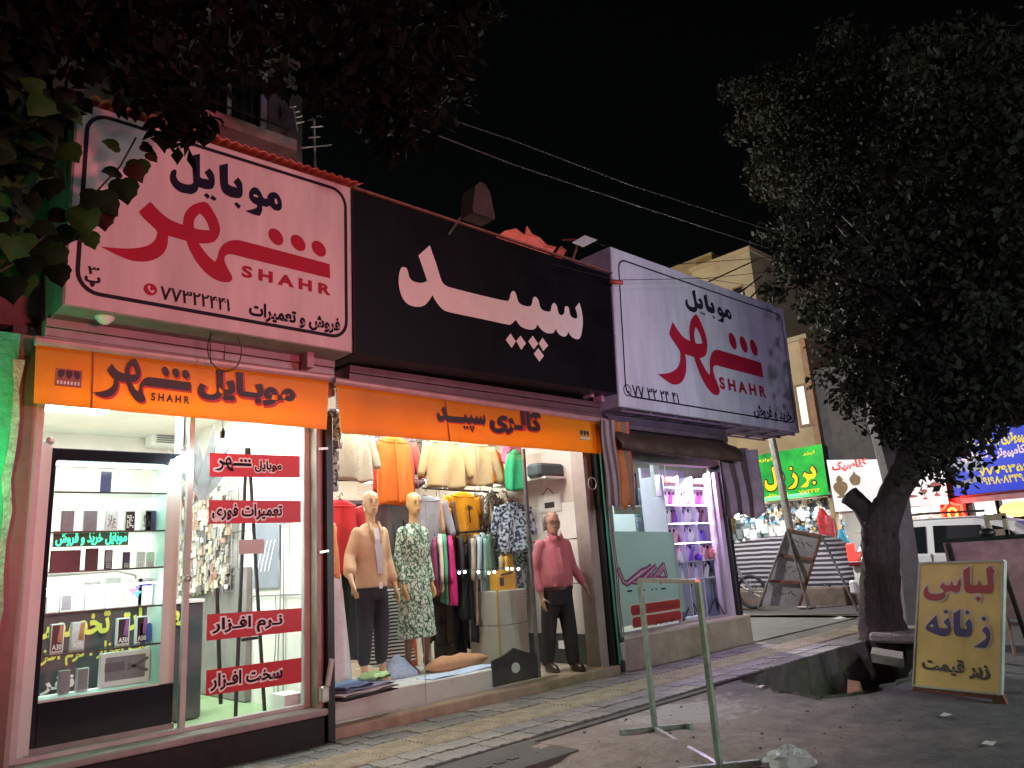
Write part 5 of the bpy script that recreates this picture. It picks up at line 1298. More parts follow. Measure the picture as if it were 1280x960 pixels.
# ---------------------------------------------------------------- the man in the doorway
bm_ = at_y(703, 838, 6.03); bm_.z = .087
F = Fig(bm_, (-.22, -.97)); man = thing('person', 'grey haired man in glasses, pink shirt and black trousers standing in the doorway', 'person', bm_)
M_skin = mat('skin', (.38, .20, .135), .6, vary=.2, vscale=20); M_shirt = mat('pink_shirt', (.44, .13, .155), .8, vary=.14, vscale=16, bump=.3, bscale=60); M_trous = mat('black_trousers', (.012, .012, .014), .8, vary=.3, vscale=12)
mb = MB(); H = head(mb, F, (-.01, .03, 1.60), 1.08, -.25)
limb(mb, F, [(0, 0, 1.36), (0, .01, 1.45), (-.005, .02, 1.53)], [.075, .062, .06])
mb.loft([ering(F, (0, 0, .80), .17, .12), ering(F, (0, .02, 1.0), .18, .14), ering(F, (0, .01, 1.2), .185, .125), ering(F, (0, 0, 1.34), .165, .08), ering(F, (0, 0, 1.40), .08, .05)])
LA = [(.165, 0, 1.345), (.27, -.03, 1.10), (.37, .02, .90), (.40, .035, .84)]; RA = [(-.165, 0, 1.345), (-.26, -.03, 1.09), (-.24, .05, .86), (-.235, .06, .80)]
limb(mb, F, LA, [.055, .045, .034, .028]); limb(mb, F, RA, [.055, .045, .034, .028])
hand(mb, F, F(*LA[-1]), F(.43, .06, .74) - F(*LA[-1]), F.f * -.6 - F.l, 1.05, .22, -1); hand(mb, F, F(*RA[-1]), F(-.235, .08, .70) - F(*RA[-1]), F.l, 1.05, .3, 1)
for sx, yo in ((1, .09), (-1, -.10)): limb(mb, F, [(sx * .09, 0, .82), (sx * .10, yo * .5, .46), (sx * .10, yo - .02, .09)], [.09, .06, .04])
fuse(mb, 'body', M_skin, man, .0125, 4)
mb = MB(); mb.loft([ering(F, (0, .0, .875), .186, .148), ering(F, (0, .02, .92), .194, .162), ering(F, (0, .03, 1.02), .196, .168), ering(F, (0, .02, 1.15), .194, .150), ering(F, (0, 0, 1.30), .205, .120), ering(F, (0, -.01, 1.38), .165, .088), ering(F, (0, -.0, 1.43), .09, .08), ering(F, (0, .01, 1.46), .075, .074)])
limb(mb, F, [(.17, 0, 1.36), (.265, -.03, 1.10), (.355, .012, .93)], [.068, .058, .047]); limb(mb, F, [(-.17, 0, 1.36), (-.255, -.03, 1.09), (-.243, .045, .88)], [.068, .058, .047])
for sx in (-1, 1):
    for k in range(5): mb.tube([F(sx * .19, .05, .93 + k * .035), F(sx * (.10 - .02 * k), .172 - .006 * k, .90 + k * .06)], [.006, .010], 6)
mb.tube([F(0, .178, .86), F(0, .182, 1.0), F(0, .172, 1.15), F(0, .128, 1.32)], .009, 6)
fuse(mb, 'shirt', M_shirt, man, .0125, 3)
mb = MB()
for sx in (-1, 1): mb.loft([[F(sx * .008, .105, 1.43), F(sx * .085, .055, 1.48), F(sx * .075, .105, 1.40)], [F(sx * .008, .118, 1.435), F(sx * .09, .06, 1.49), F(sx * .08, .122, 1.40)]])
obj('collar', mb, M_shirt, man)
mb = MB(); mb.loft([[F(.05, .148, 1.18), F(.14, .125, 1.18), F(.14, .128, 1.18), F(.05, .152, 1.18)], [F(.05, .128, 1.29), F(.14, .105, 1.29), F(.14, .109, 1.29), F(.05, .133, 1.29)]]); obj('pocket', mb, M_shirt, man)
mb = MB(); mb.loft([ering(F, (0, .01, .865), .192, .15), ering(F, (0, 0, .76), .195, .14), ering(F, (0, 0, .70), .19, .13)])
for sx, yo in ((1, .09), (-1, -.10)): limb(mb, F, [(sx * .095, 0, .76), (sx * .105, yo * .5, .44), (sx * .105, yo - .02, .11)], [.105, .088, .076])
fuse(mb, 'trousers', M_trous, man, .0135, 3)
mb = MB(); mb.loft([ering(F, (0, .01, .86), .199, .158, 20), ering(F, (0, .01, .895), .199, .160, 20)], cap=False); obj('belt', mb, mat('belt_leather', (.03, .015, .01), .4), man)
for sx, yo in ((1, .09), (-1, -.10)):
    mb = MB(); mb.sm = True; mb.loft([ering(F, (sx * .105, yo + .06, .0), .046, .13), ering(F, (sx * .105, yo + .06, .03), .05, .135), ering(F, (sx * .105, yo + .045, .07), .046, .10), ering(F, (sx * .105, yo + .0, .10), .042, .06)]); obj('shoe', mb, mat('shoe_brown', (.03, .018, .014), .25), man)
mb = MB(); mb.sm = True; hz = [(-.07, .97), (-.045, 1.03), (-.01, 1.07), (.03, 1.07), (.065, 1.06), (.095, 1.04), (.112, .9)]
hp = lambda z_: (.074 * math.sqrt(max(.03, 1 - (max(0, z_ - .01) / .122) ** 2)), .097 * math.sqrt(max(.03, 1 - (max(0, z_ - .01) / .122) ** 2)))
mb.grid([[H(hp(z_)[0] * k_ * math.cos(a_), -.003 + hp(z_)[1] * k_ * math.sin(a_), z_ + .003 * math.sin(9 * a_)) for a_ in [math.pi * (.93 - .05 * max(0, z_ * 8)) + (math.pi * (1.14 + .1 * max(0, z_ * 8))) * t_ / 18 for t_ in range(19)]] for z_, k_ in hz]); obj('hair_fringe', mb, mat('hair_grey', (.16, .145, .135), .7, vary=.4, vscale=60), man)
mb = MB()   # loose short hairs over it
for k in range(520):
    a = random.uniform(0, 2 * math.pi); zz = random.uniform(-.065, .112)
    if math.sin(a) > .12 and zz < .07: continue
    if math.sin(a) > -.1 and zz > .06 and random.random() < .75: continue
    rx, ry, cy = .085, .110, -.006
    e = math.sqrt(max(.02, 1 - (max(0, zz - .01) / .125) ** 2))
    p = H(rx * e * math.cos(a), cy + ry * e * math.sin(a), zz); o = (p - H(0, 0, 0)).normalized()
    mb.tube([p - o * .006, p + o * .005 + Vector((0, 0, -.014))], [.007, .003], 4)
obj('hair', mb, mat('hair_grey', (.16, .145, .135), .7, vary=.4, vscale=60), man)
mb = MB()
for sx in (-1, 1):
    mb.tube([H(sx * .031 + .024 * math.cos(t * math.pi / 6), .106, .002 + .018 * math.sin(t * math.pi / 6)) for t in range(13)], .0026, 5, cap=False); mb.tube([H(sx * .055, .102, .005), H(sx * .078, .0, .0)], .0025, 5)
mb.tube([H(-.008, .108, .004), H(.008, .108, .004)], .0025, 5); obj('glasses', mb, M_black, man)
face_marks(man, F, H, mat('lips_man', (.30, .13, .10), .5), (.15, .13, .12))
mb = MB(); mb.tube([H(-.03, .100, -.052), H(0, .110, -.048), H(.03, .100, -.052)], [.004, .006, .004], 6); obj('moustache', mb, mat('hair_grey', (.2, .2, .2)), man)

# ---------------------------------------------------------------- garments
def garment(name, label, cat, m, pos, rotz, w, L, kind='shirt', slv=.5, flare=1.05, th=.04, group=None, hanger=True, seed=0, mhang=None, slack=.0):
    """a garment on a hanger; pos is the neck. Local x: width, y: depth, z: down from the neck"""
    root = thing(name, label, cat, pos, group, rotz); rr = random.Random(seed + len(label)); ph = rr.uniform(0, 6)
    mb = MB(); mb.sm = True; n = 28; rows = []
    def wid(t):
        if kind == 'trousers': return w * (.5 + .03 * t)
        if kind == 'skirt': return w * (.36 + .3 * t ** .7)
        sh = min(1, t / .10)
        base = .5 * w * (.35 + .65 * math.sqrt(sh)) if t < .10 else .5 * w * (1 - .07 * math.sin(min(1, (t - .1) / .4) * math.pi) + (flare - 1) * max(0, t - .25) * 1.6)
        if kind == 'tank': base *= (.55 + .45 * min(1, t / .32)) if t < .32 else 1
        return base
    for j in range(22):
        t = j / 21; ww = wid(t); row = []
        for k in range(n):
            a = 2 * math.pi * k / n; fold = .030 * math.sin(5 * a + ph + 2.2 * t) * min(1, t * 1.6) + .012 * math.sin(11 * a + ph * 2 - t * 3) * t
            x = (ww + fold * .5) * math.cos(a); y = (th * (.55 + .45 * min(1, t * 3)) + fold * 1.15) * math.sin(a)
            z = -L * t - .04 * abs(math.cos(a)) * (1 if t < .12 else 0) * (t * 8) + .015 * math.sin(3 * a + ph) * t
            row.append((x, y, z))
        rows.append(row)
    mb.loft(rows); obj('body' if kind != 'trousers' else 'legs', mb, m, root, local=True)
    if kind in ('shirt', 'dress', 'tank'):
        mb = MB(); mb.sm = True; mb.tube([Vector(p) * 1.0 + Vector((0, 0, .004 - .03 * max(0, -math.sin(2 * math.pi * k_ / n)))) for k_, p in enumerate(rows[1])] + [rows[1][0]], .010, 6); obj('neckband', mb, m, root, local=True)
        if seed % 3 != 1:
            mb = MB(); mb.loft([[Vector(r_[21]) + Vector((dx_, -.004, 0)) for dx_ in (-.012, .012)] + [Vector(r_[21]) + Vector((.012, -.010, 0)), Vector(r_[21]) + Vector((-.012, -.010, 0))] for r_ in rows[1:]]); obj('placket', mb, m, root, local=True)
    if kind in ('shirt', 'dress') and slv > 0:
        for sx in (-1, 1):
            mb = MB(); mb.sm = True; x0 = sx * w * .44; pts = []; rad = []
            for k in range(8):
                t = k / 7; pts.append((x0 + sx * (slv * .30 * t + .02), .01 * math.sin(4 * t + ph), -.07 - slv * t * .93)); rad.append((.066 - .016 * t) * (1 + .05 * math.sin(9 * t + ph)))
            mb.tube(pts, rad, 12, flat=1.0, flatdir=(1, 0, 0)); 
            for v in mb.v: v.y *= .42
            obj('sleeve', mb, m, root, local=True)
    if hanger:
        mb = MB(); mb.tube([(-w * .4, 0, -.05), (0, 0, .01), (w * .4, 0, -.05)], .008, 6); mb.tube([(0, 0, .01), (0, 0, .05), (.02, 0, .075), (.035, 0, .06), (.03, 0, .045)], .004, 5); obj('hanger', mb, mhang or mat('hanger_black', (.02, .02, .02), .4), root, local=True)
    return root
C = lambda n, c, **k: mat('cloth_' + n, c, .8, vary=.14, vscale=9, bump=.25, bscale=60, **k)
def hang(px, py, y): return at_y(px, py, y)
# upper display, facing the street
HY = 6.75
garment('shirt', 'cream short jacket with white hem hanging at the upper left', 'shirt', C('cream', (.42, .38, .28)), hang(440, 536, 6.45), R(8), .46, .52, 'shirt', .34, seed=1)
garment('shirt', 'coral red shirt hanging behind the orange blouse', 'shirt', C('coral', (.62, .08, .06)), hang(492, 545, 6.85), 0, .52, .62, 'shirt', .42, seed=2)
garment('blouse', 'bright orange long blouse with a tie neck, upper row', 'blouse', C('orange', (.62, .14, .008)), hang(492, 546, 6.6), R(5), .46, .72, 'shirt', 0.0, seed=3)
garment('blouse', 'pale yellow cream blouse, upper row right of the orange one', 'blouse', C('butter', (.48, .35, .17)), hang(556, 548, 6.6), R(3), .54, .56, 'shirt', .40, seed=4)
garment('shirt', 'sand beige shirt with cuffs, upper row middle', 'shirt', C('sand', (.44, .30, .16)), hang(592, 552, 6.7), R(-6), .50, .52, 'shirt', .46, seed=5)
garment('camisole', 'small orange camisole hung beside the green one', 'top', MATS['cloth_orange'], hang(618, 562, 6.9), R(15), .32, .42, 'tank', 0, seed=6)
garment('camisole', 'emerald green camisole hanging under the awning', 'top', C('emerald', (.03, .36, .16)), hang(643, 562, 6.6), R(4), .34, .50, 'tank', 0, seed=7)
garment('camisole', 'pink top half hidden behind the green camisole', 'top', C('rose', (.72, .14, .26)), hang(640, 552, 6.8), 0, .34, .28, 'tank', 0, seed=8)
garment('shirt', 'dark grey shirt hanging behind the cream blouses', 'shirt', C('charcoal', (.06, .055, .055)), hang(528, 548, 6.95), 0, .5, .42, 'shirt', .3, seed=9)
# silver packets hanging at the left jamb
sv = pattern_mat('crinkled_foil', (.05, .06, .07), (.55, .6, .62), 26, 'blotch', .25)
for i, (px, py, hh, lab) in enumerate(((416, 512, .36, 'crinkled silver wrapped garment bag at the top of the left jamb'), (412, 556, .42, 'dark crinkled clear garment bag hanging below the silver one'))):
    p = at_y(px, py, 6.0); mb = MB(); mb.sm = True; rr = random.Random(i)
    mb.loft([[(p.x + (.09 + rr.uniform(-.012, .012)) * math.cos(a * .524), p.y + (.04 + rr.uniform(-.01, .01)) * math.sin(a * .524), p.z - hh * t / 7) for a in range(12)] for t in range(8)]); obj('garment_bag', mb, sv, label=lab, cat='bag')
mb = MB(); p = at_y(414, 554, 5.92); mb.rbox(p.x - .04, p.x + .06, p.y - .04, p.y + .04, p.z - .05, p.z + .03, .01); obj('lock_box', mb, M_black, label='black lock box on the jamb under the orange awnings', cat='box')
# left side rack
garment('shirt', 'plain red shirt on the left rack behind the jacket mannequin', 'shirt', C('red', (.60, .035, .045)), hang(425, 625, 6.75), R(10), .50, .74, 'shirt', .5, seed=10)
garment('blouse', 'apricot orange blouse at the far left of the clothes window', 'blouse', C('apricot', (.78, .30, .12)), hang(405, 650, 6.25), R(14), .34, .52, 'shirt', .0, seed=11)
garment('dress', 'long white skirt hanging at the far left of the clothes window', 'skirt', C('white', (.74, .74, .76)), hang(412, 718, 6.35), R(10), .36, .95, 'skirt', 0, seed=12, hanger=False)
garment('shirt', 'black blouse hanging low behind the jacket mannequin', 'shirt', C('black', (.018, .018, .022)), hang(428, 690, 6.9), R(5), .5, 1.0, 'dress', .4, seed=13)
garment('shirt', 'grey shirt hanging between the two mannequins', 'shirt', C('slate', (.13, .13, .15)), hang(488, 622, 7.0), 0, .5, .62, 'shirt', .4, seed=14)
garment('blouse', 'pale blue blouse behind the floral dress mannequin', 'blouse', C('ice', (.48, .58, .68)), hang(530, 620, 7.0), R(-8), .5, .6, 'shirt', .42, seed=15)
garment('skirt', 'black and white zebra striped skirt between the mannequins', 'skirt', pattern_mat('zebra', (.015, .015, .015), (.7, .68, .64), 9, 'stripe'), hang(488, 735, 6.9), 0, .42, .75, 'skirt', 0, seed=16, hanger=False)
garment('trousers', 'rust orange trousers hanging low between the mannequins', 'trousers', C('rust', (.55, .13, .03)), hang(503, 720, 7.05), 0, .26, .95, 'trousers', 0, seed=17, hanger=False)
# centre rail, upper row (fronts turned to the street)
rail = thing('clothes_rail', 'long black clothes rail running across the shop behind the mannequins', 'clothes rail', (5.0, 7.3, 2.0))
ra, rb = at_y(528, 610, 7.35), at_y(660, 618, 7.35); mb = MB(); mb.tube([ra, rb], .014, 8); mb.tube([at_y(546, 668, 7.0), at_y(650, 660, 7.0)], .014, 8); mb.tube([at_y(405, 600, 7.0), at_y(530, 600, 7.0)], .014, 8); obj('bar', mb, M_black, rail)
mb = MB()
for px in (530, 548, 655): a = at_y(px, 612, 7.36); mb.tube([(a.x, a.y, .09), (a.x, a.y, 2.9)], .012, 6)
obj('upright', mb, M_alu, rail)
for (px, py, y, rot, w, L, k, s, m, lab, cat) in (
 (546, 622, 7.2, 62, .44, .62, 'shirt', .40, C('peach', (.68, .40, .24)), 'peach shirt on the centre rail, leftmost of the upper row', 'shirt'),
 (558, 624, 7.25, 70, .44, .60, 'shirt', .40, C('brown', (.10, .05, .04)), 'dark brown shirt on the centre rail beside the peach one', 'shirt'),
 (578, 615, 7.1, 6, .50, .62, 'shirt', .22, C('yellow', (.82, .40, .015)), 'bright yellow tee with a palm print on the centre rail', 'tee'),
 (563, 632, 7.2, 50, .40, .60, 'shirt', .25, C('amber', (.75, .28, .02)), 'amber tee partly hidden behind the yellow tee', 'tee'),
 (594, 618, 7.3, 72, .42, .62, 'shirt', .4, MATS['cloth_brown'], 'brown shirt edge right of the yellow tee', 'shirt'),
 (601, 616, 7.25, 70, .42, .60, 'shirt', .4, C('shell', (.70, .50, .40)), 'pale pink shirt edge right of the yellow tee', 'shirt'),
 (615, 614, 7.1, 30, .44, .80, 'dress', .3, pattern_mat('speckle_grey', (.05, .045, .04), (.5, .46, .42), 40), 'grey speckled dress on the centre rail', 'dress'),
 (626, 612, 7.3, 60, .44, .8, 'dress', .3, pattern_mat('speckle_cream', (.2, .16, .12), (.6, .52, .42), 35), 'cream speckled dress behind the grey one', 'dress'),
 (641, 628, 6.75, 0, .52, .60, 'dress', .34, pattern_mat('floral_blue', (.03, .04, .08), (.42, .48, .60), 26, 'blotch', c3=(.55, .6, .7)), 'blue and white floral blouse hung facing the street', 'blouse'),
 (640, 680, 6.9, 4, .44, .70, 'dress', .2, pattern_mat('floral_grey', (.05, .06, .08), (.40, .42, .46), 30, 'blotch'), 'grey floral dress hung below the blue floral blouse', 'dress')):
    g = garment('garment' if cat not in ('shirt', 'tee', 'dress', 'blouse') else {'shirt': 'shirt', 'tee': 'tee_shirt', 'dress': 'dress', 'blouse': 'blouse'}[cat], lab, cat, m, hang(px, py, y), R(rot), w, L, k, s, seed=int(px), group='garments on the shop rails')
    if 'palm' in lab:
        mb = MB()
        for k2 in range(7): a = R(20 + k2 * 23); mb.prism([(0, -.10, -.24), (.075 * math.cos(a) - .01, -.10, -.24 + .07 * math.sin(a)), (.085 * math.cos(a), -.10, -.24 + .075 * math.sin(a)), (.075 * math.cos(a) + .012, -.10, -.24 + .06 * math.sin(a))], (0, .004, 0))
        mb.prism([(-.008, -.10, -.24), (.008, -.10, -.24), (.02, -.10, -.38), (.0, -.10, -.38)], (0, .004, 0)); obj('palm_print', mb, M_ink_brown, g, local=True)
# lower rail: garments edge-on
low = [(543, 672, 'plum', (.22, .03, .11), .62, 'plum purple dress, leftmost on the lower rail'), (550, 668, 'offwhite', (.70, .64, .54), .62, 'off white shirt edge on the lower rail'), (555, 668, 'jade', (.08, .34, .20), .75, 'jade green blouse on the lower rail'), (562, 670, 'magenta', (.62, .02, .20), .75, 'magenta pink blouse on the lower rail'), (575, 668, 'coal', (.016, .016, .02), .95, 'long black coat on the lower rail, middle'), (586, 668, 'ink', (.014, .015, .03), 1.2, 'long navy black dress on the lower rail'), (596, 668, 'taupe', (.38, .32, .24), 1.0, 'taupe coat edge on the lower rail beside the pale blue one'), (603, 666, 'mist', (.36, .46, .52), 1.02, 'pale blue coat on the lower rail'), (611, 668, 'sage', (.17, .30, .26), 1.0, 'sage green coat on the lower rail'), (630, 690, 'sandstripe', (.55, .42, .28), .72, 'sand striped shirt near the shop counter'), (636, 690, 'mustard', (.62, .36, .05), .75, 'mustard shirt near the shop counter')]
for i, (px, py, n, c, L, lab) in enumerate(low):
    garment('coat' if 'coat' in lab else ('dress' if 'dress' in lab else 'shirt'), lab, 'clothes', C(n, c), hang(px, py, 6.85 if i not in (4, 5) else 6.95), R(52 if px < 590 else 38), .44, L, 'dress', .48, seed=i * 3, flare=1.12, group='garments on the shop rails')
for i_, (px, py, L, lab) in enumerate(((545, 700, .9, 'long dark coat low at the left of the lower rail'), (566, 690, 1.05, 'long black tunic behind the magenta blouse'), (582, 700, 1.0, 'black dress hidden between the long coats'), (600, 720, .8, 'dark skirt edge under the taupe coat'), (500, 640, 1.1, 'long dark tunic behind the gap between the mannequins'), (440, 690, 1.1, 'long black coat behind the jacket mannequin'))):
    garment('coat', lab, 'clothes', C('dark%d' % (i_ % 3), [(.012, .012, .016), (.02, .018, .022), (.014, .016, .03)][i_ % 3]), hang(px, py, 7.25), R(25 + 9 * i_), .46, L, 'dress', .5, seed=60 + i_, flare=1.15)
garment('trousers', 'dark trousers hanging low behind the black coat', 'trousers', C('night', (.012, .013, .022)), hang(560, 745, 7.2), R(8), .5, .85, 'trousers', 0, seed=40, hanger=False)
garment('trousers', 'navy trousers hanging low under the pale coats', 'trousers', C('deepnavy', (.012, .014, .035)), hang(620, 760, 7.4), R(8), .45, .72, 'trousers', 0, seed=41, hanger=False)
bcol = [('wine', (.25, .02, .05)), ('olive', (.14, .14, .05)), ('navy', (.02, .03, .08)), ('blush', (.55, .30, .28)), ('ivory', (.48, .43, .34)), ('ochre', (.45, .24, .04)), ('teal', (.03, .20, .20)), ('steel', (.20, .23, .27)), ('cocoa', (.12, .06, .04)), ('coralred', (.5, .07, .05)), ('lilac', (.32, .24, .40)), ('black2', (.015, .015, .018))]
for i_ in range(22):
    n_, c_ = bcol[(i_ * 5) % 12]; low_ = i_ % 2; px = 420 + i_ * 10.6; y_ = 7.75 + .25 * (i_ % 3)
    mm = C(n_, c_) if i_ % 4 else pattern_mat('print_' + n_, c_, (.55, .52, .48), 28 + i_, 'blotch')
    nm_ = {'coralred': 'coral red', 'black2': 'black'}.get(n_, n_)
    garment('shirt', '%s %s hanging far back, %s' % (nm_, 'printed top' if i_ % 4 == 0 else ('long tunic' if low_ else 'shirt'), 'behind the left rack' if px < 470 else ('behind the two mannequins' if px < 535 else ('behind the yellow tee' if px < 600 else 'behind the blue floral blouse'))) + (', lower row' if low_ else ', upper row'), 'clothes', mm, hang(px, 628 + 4 * (i_ % 3) if not low_ else 690, y_), R(rr.uniform(-30, 55)), .48, .75 if not low_ else .95, 'dress' if low_ else 'shirt', .42, seed=100 + i_, group='garments on the shop rails')
mb = MB(); mb.sm = True; c = at_z(572, 832, .29); mb.loft([[(c.x - .42 + t * .12, c.y + .12 * r * math.cos(a * .7) * 1.0, c.z + r * .09 * math.sin(a * .7) + .03) for a in range(9)] for t, r in enumerate((.1, .7, 1, .8, 1, .75, .6, .1))])
obj('folded_scarf', mb, C('tan', (.50, .27, .14)), label='tan brown scarf lying along the back of the platform', cat='scarf')
mb = MB(); mb.sm = True; p = at_y(508, 604, 6.85); mb.loft([[(p.x - .26 + t * .07, p.y + .06 * math.cos(a * .7), p.z + .015 * math.sin(t * 2) + (.035 + .02 * math.sin(t * 1.4)) * math.sin(a * .7)) for a in range(9)] for t in range(8)])
obj('folded_scarf', mb, C('mauve', (.16, .08, .10)), label='mauve scarf bundle on the shelf above the mannequins', cat='scarf')
# chains hanging from the ceiling
for px in (447, 551, 557):
    p = at_y(px, 560, 6.3); mb = MB()
    for k in range(26): mb.ball((p.x, p.y, 2.85 - k * .033), .009, n=5, m=3)
    obj('chain', mb, M_alu, label={447: 'thin chain hanging before the cream jacket', 551: 'left of two thin chains hanging by the cream blouse', 557: 'right of two thin chains hanging by the cream blouse'}[px], cat='chain')
# shelf band along the back with round lamps
mb = MB(); mb.box(3.31, 5.6, 7.5, 7.9, 2.05, 2.09); part('wall_shelf', mb, mat('shelf_dark', (.08, .07, .07), .5))
mb = MB(); mb.box(3.31, 6.8, 9.3, 9.49, 2.2, 2.32); part('bulkhead', mb, mat('bulkhead', (.55, .42, .34), .6))
for (px, py, lab) in ((463, 602, 'oval lit ceiling lamp reflected above the jacket mannequin'), (530, 602, 'oval lit ceiling lamp right of the orange blouse'), (424, 594, 'small warm lamp near the left rack')):
    p = at_y(px, py, 7.45); mb = MB(); mb.sm = True; mb.ball(p, .16 if px > 430 else .05, .06, .022 if px > 430 else .04, n=16, m=6); obj('shelf_lamp', mb, mat('lamp_glow', (1, .95, .85), .4, emit=6), label=lab, cat='lamp')
# small spot reflections on the mirror rail, modelled as glowing balls on an added wire
for i, (px, py) in enumerate(((574, 716), (581, 715), (598, 715), (611, 716), (618, 715), (634, 711), (640, 711), (648, 711))):
    p = at_y(px, py, 6.3); mb = MB(); mb.ball(p, .016, n=8, m=6); obj('spot_reflection', mb, mat('reflection_glow', (1, .97, .9), .4, emit=9), label='tiny round glowing spot reflection, %s from the left in the row across the clothes shop' % ['first', 'second', 'third', 'fourth', 'fifth', 'sixth', 'seventh', 'last'][i], cat='light bulb', group='row of tiny spot reflections')
mb = MB(); mb.tube([at_y(570, 713, 6.32), at_y(600, 712, 6.32), at_y(655, 708, 6.32)], .004, 5); obj('reflection_wire', mb, M_black, label='thin wire added along the row of tiny spot reflections', cat='wire')
# right wall of the shop: marble cabinet fronts, meter boxes, shelf goods
RX = 6.84
wallp = crossrow(RX - .0); 
M_lam = mat('white_laminate', (.62, .60, .55), .4, vary=.12, vscale=3)
wu = thing('wall_cupboard', 'tall white cupboard fronts along the right wall behind the man', 'cupboard', (6.8, 6.7, .09))
for (y0, y1) in ((6.06, 6.62), (6.63, 7.3)):
    for (z0, z1) in ((.42, .98), (.99, 1.5), (1.51, 1.95)):
        mb = MB(); mb.rbox(6.78, 6.898, y0, y1, z0, z1, .006); obj('door_panel', mb, M_lam, wu)
mb = MB(); mb.box(6.79, 6.898, 6.06, 7.3, .088, .415); obj('base', mb, mat('base_dark', (.05, .07, .06), .5, vary=.3), wu)
mb = MB(); mb.box(6.77, 6.79, 6.3, 6.5, .25, .34); obj('label_plate', mb, M_halo, wu)
mb = MB(); mb.box(6.82, 6.898, 6.06, 9.4, 1.96, 2.62); part('wall_panel', mb, mat('pinkish_panel', (.62, .52, .46), .5, vary=.15, vscale=2))
def on_wall(l, t, r, b, x=6.80):
    pl = crossrow(x); a = pl.px(l, b); c = pl.px(r, t); return -c[0], -a[0], a[1], c[1]
for (nm, l, t, r, b, m, lab) in (('meter_box', 676, 616, 702, 642, 'box', 'grey meter box on the right wall, upper'), ('breaker_box', 676, 660, 702, 688, 'box', 'breaker cabinet with an orange warning triangle on the right wall')):
    y0, y1, z0, z1 = on_wall(l, t, r, b); y0, y1 = min(y0, y1), max(y0, y1); z1 = z0 + .22
    root = thing(nm, lab, 'electrical box', (6.8, (y0 + y1) / 2, z0)); mb = MB(); mb.rbox(6.765, 6.82, y0, y1, z0, z1, .006); obj('case', mb, mat('case_grey', (.55, .54, .50), .5, vary=.15), root)
    mb = MB(); mb.box(6.76, 6.765, y0 + .03, y1 - .03, z0 + .03, z1 - .03); obj('door', mb, M_lam, root)
    pl = crossrow(6.759); mb = MB()
    if 'warning' in lab: c = (-(y0 + y1) / 2, (z0 + z1) / 2); put(mb, shape_polys([[(c[0] - .05, c[1] - .05), (c[0] + .05, c[1] - .05), (c[0], c[1] + .05)]]), ID, pl, .001); obj('warning_triangle', mb, mat('warning_orange', (.8, .3, .03), .5), root)
    else: mb.box(6.755, 6.76, y0 + .1, y1 - .12, z0 + .05, z0 + .12); obj('meter', mb, M_black, root); mb = MB(); mb.tube([(6.757, y0 + .1, z1), (6.757, (y0 + y1) / 2, z1 + .08), (6.757, y1 - .1, z1)], .006, 5); obj('cable', mb, M_black, root)
mb = MB(); mb.box(6.45, 6.80, 6.2, 7.2, 2.235, 2.26); part('wall_shelf', mb, M_lam)
for (px, py, w, h, c, lab, nm) in ((722, 577, .26, .13, (.02, .035, .09), 'navy blue box on the high shelf above the man', 'box'), (695, 583, .42, .10, (.12, .11, .10), 'dark grey roll of cloth on the high shelf', 'cloth_roll'), (680, 566, .45, .16, (.05, .07, .08), 'dark blue grey holdall on the high shelf', 'holdall')):
    p = at_y(px, py, 6.35); mb = MB(); mb.sm = False
    mb.rbox(p.x - w / 2, p.x + w / 2, p.y - .12, p.y + .12, 2.262 if nm == 'box' else 2.262, 2.262 + h, .03); obj(nm, mb, mat('shelf_' + nm, c, .6, vary=.3), label=lab, cat=nm.replace('_', ' '))
# cash counter behind the door with a yellow shopping bag
cnt = thing('cash_counter', 'pale grey cash counter behind the open glass door', 'counter', (5.9, 6.6, .085))
mb = MB(); mb.rbox(5.78, 6.25, 6.45, 6.95, .086, .60, .008); mb.rbox(5.78, 6.25, 6.45, 6.95, .605, .98, .008); obj('body', mb, mat('counter_pale', (.50, .48, .43), .4, vary=.12), cnt)
mb = MB(); mb.rbox(5.772, 5.80, 6.435, 6.449, .086, 1.0, .004); obj('edge', mb, mat('edge_gold', (.5, .33, .1), .4), cnt)
c = (5.98, 6.55); bag = thing('shopping_bag', 'yellow shopping bag with dark print on the cash counter', 'bag', (c[0], c[1], .985))
mb = MB(); mb.loft([[(c[0] - .15, c[1] - .05, .985), (c[0] + .15, c[1] - .05, .985), (c[0] + .15, c[1] + .05, .985), (c[0] - .15, c[1] + .05, .985)], [(c[0] - .16, c[1] - .04, 1.2), (c[0] + .16, c[1] - .04, 1.2), (c[0] + .16, c[1] + .04, 1.2), (c[0] - .16, c[1] + .04, 1.2)]]); obj('body', mb, mat('bag_yellow', (.72, .38, .03), .5, vary=.1), bag)
mb = MB(); mb.box(c[0] - .09, c[0] - .03, c[1] - .055, c[1] - .051, 1.03, 1.12); mb.bar((c[0] - .06, c[1] - .05, 1.15), (c[0] + .12, c[1] - .05, 1.17), .02, .004, up=(0, 1, 0)); obj('print', mb, M_ink_brown, bag)
# ceiling lights of the clothes shop
for i, (x, y) in enumerate(((4.2, 7.2), (5.6, 7.2), (4.2, 8.4), (5.6, 8.4))):
    mb = MB(); mb.box(x - .3, x + .3, y - .3, y + .3, 2.93, 2.948); obj('ceiling_light', mb, lp, label='square lit ceiling panel, %s of the clothes shop' % ['front left', 'front right', 'back left', 'back right'][i], cat='ceiling light', group='clothes shop ceiling panels')
lamp('clothes_shop_light', 'AREA', (5.0, 7.2, 2.9), 190, (1.0, .97, .92), 2.4)
lamp('clothes_shop_front_light', 'AREA', (4.9, 6.0, 2.93), 26, (1.0, .97, .93), 3.0, .15)
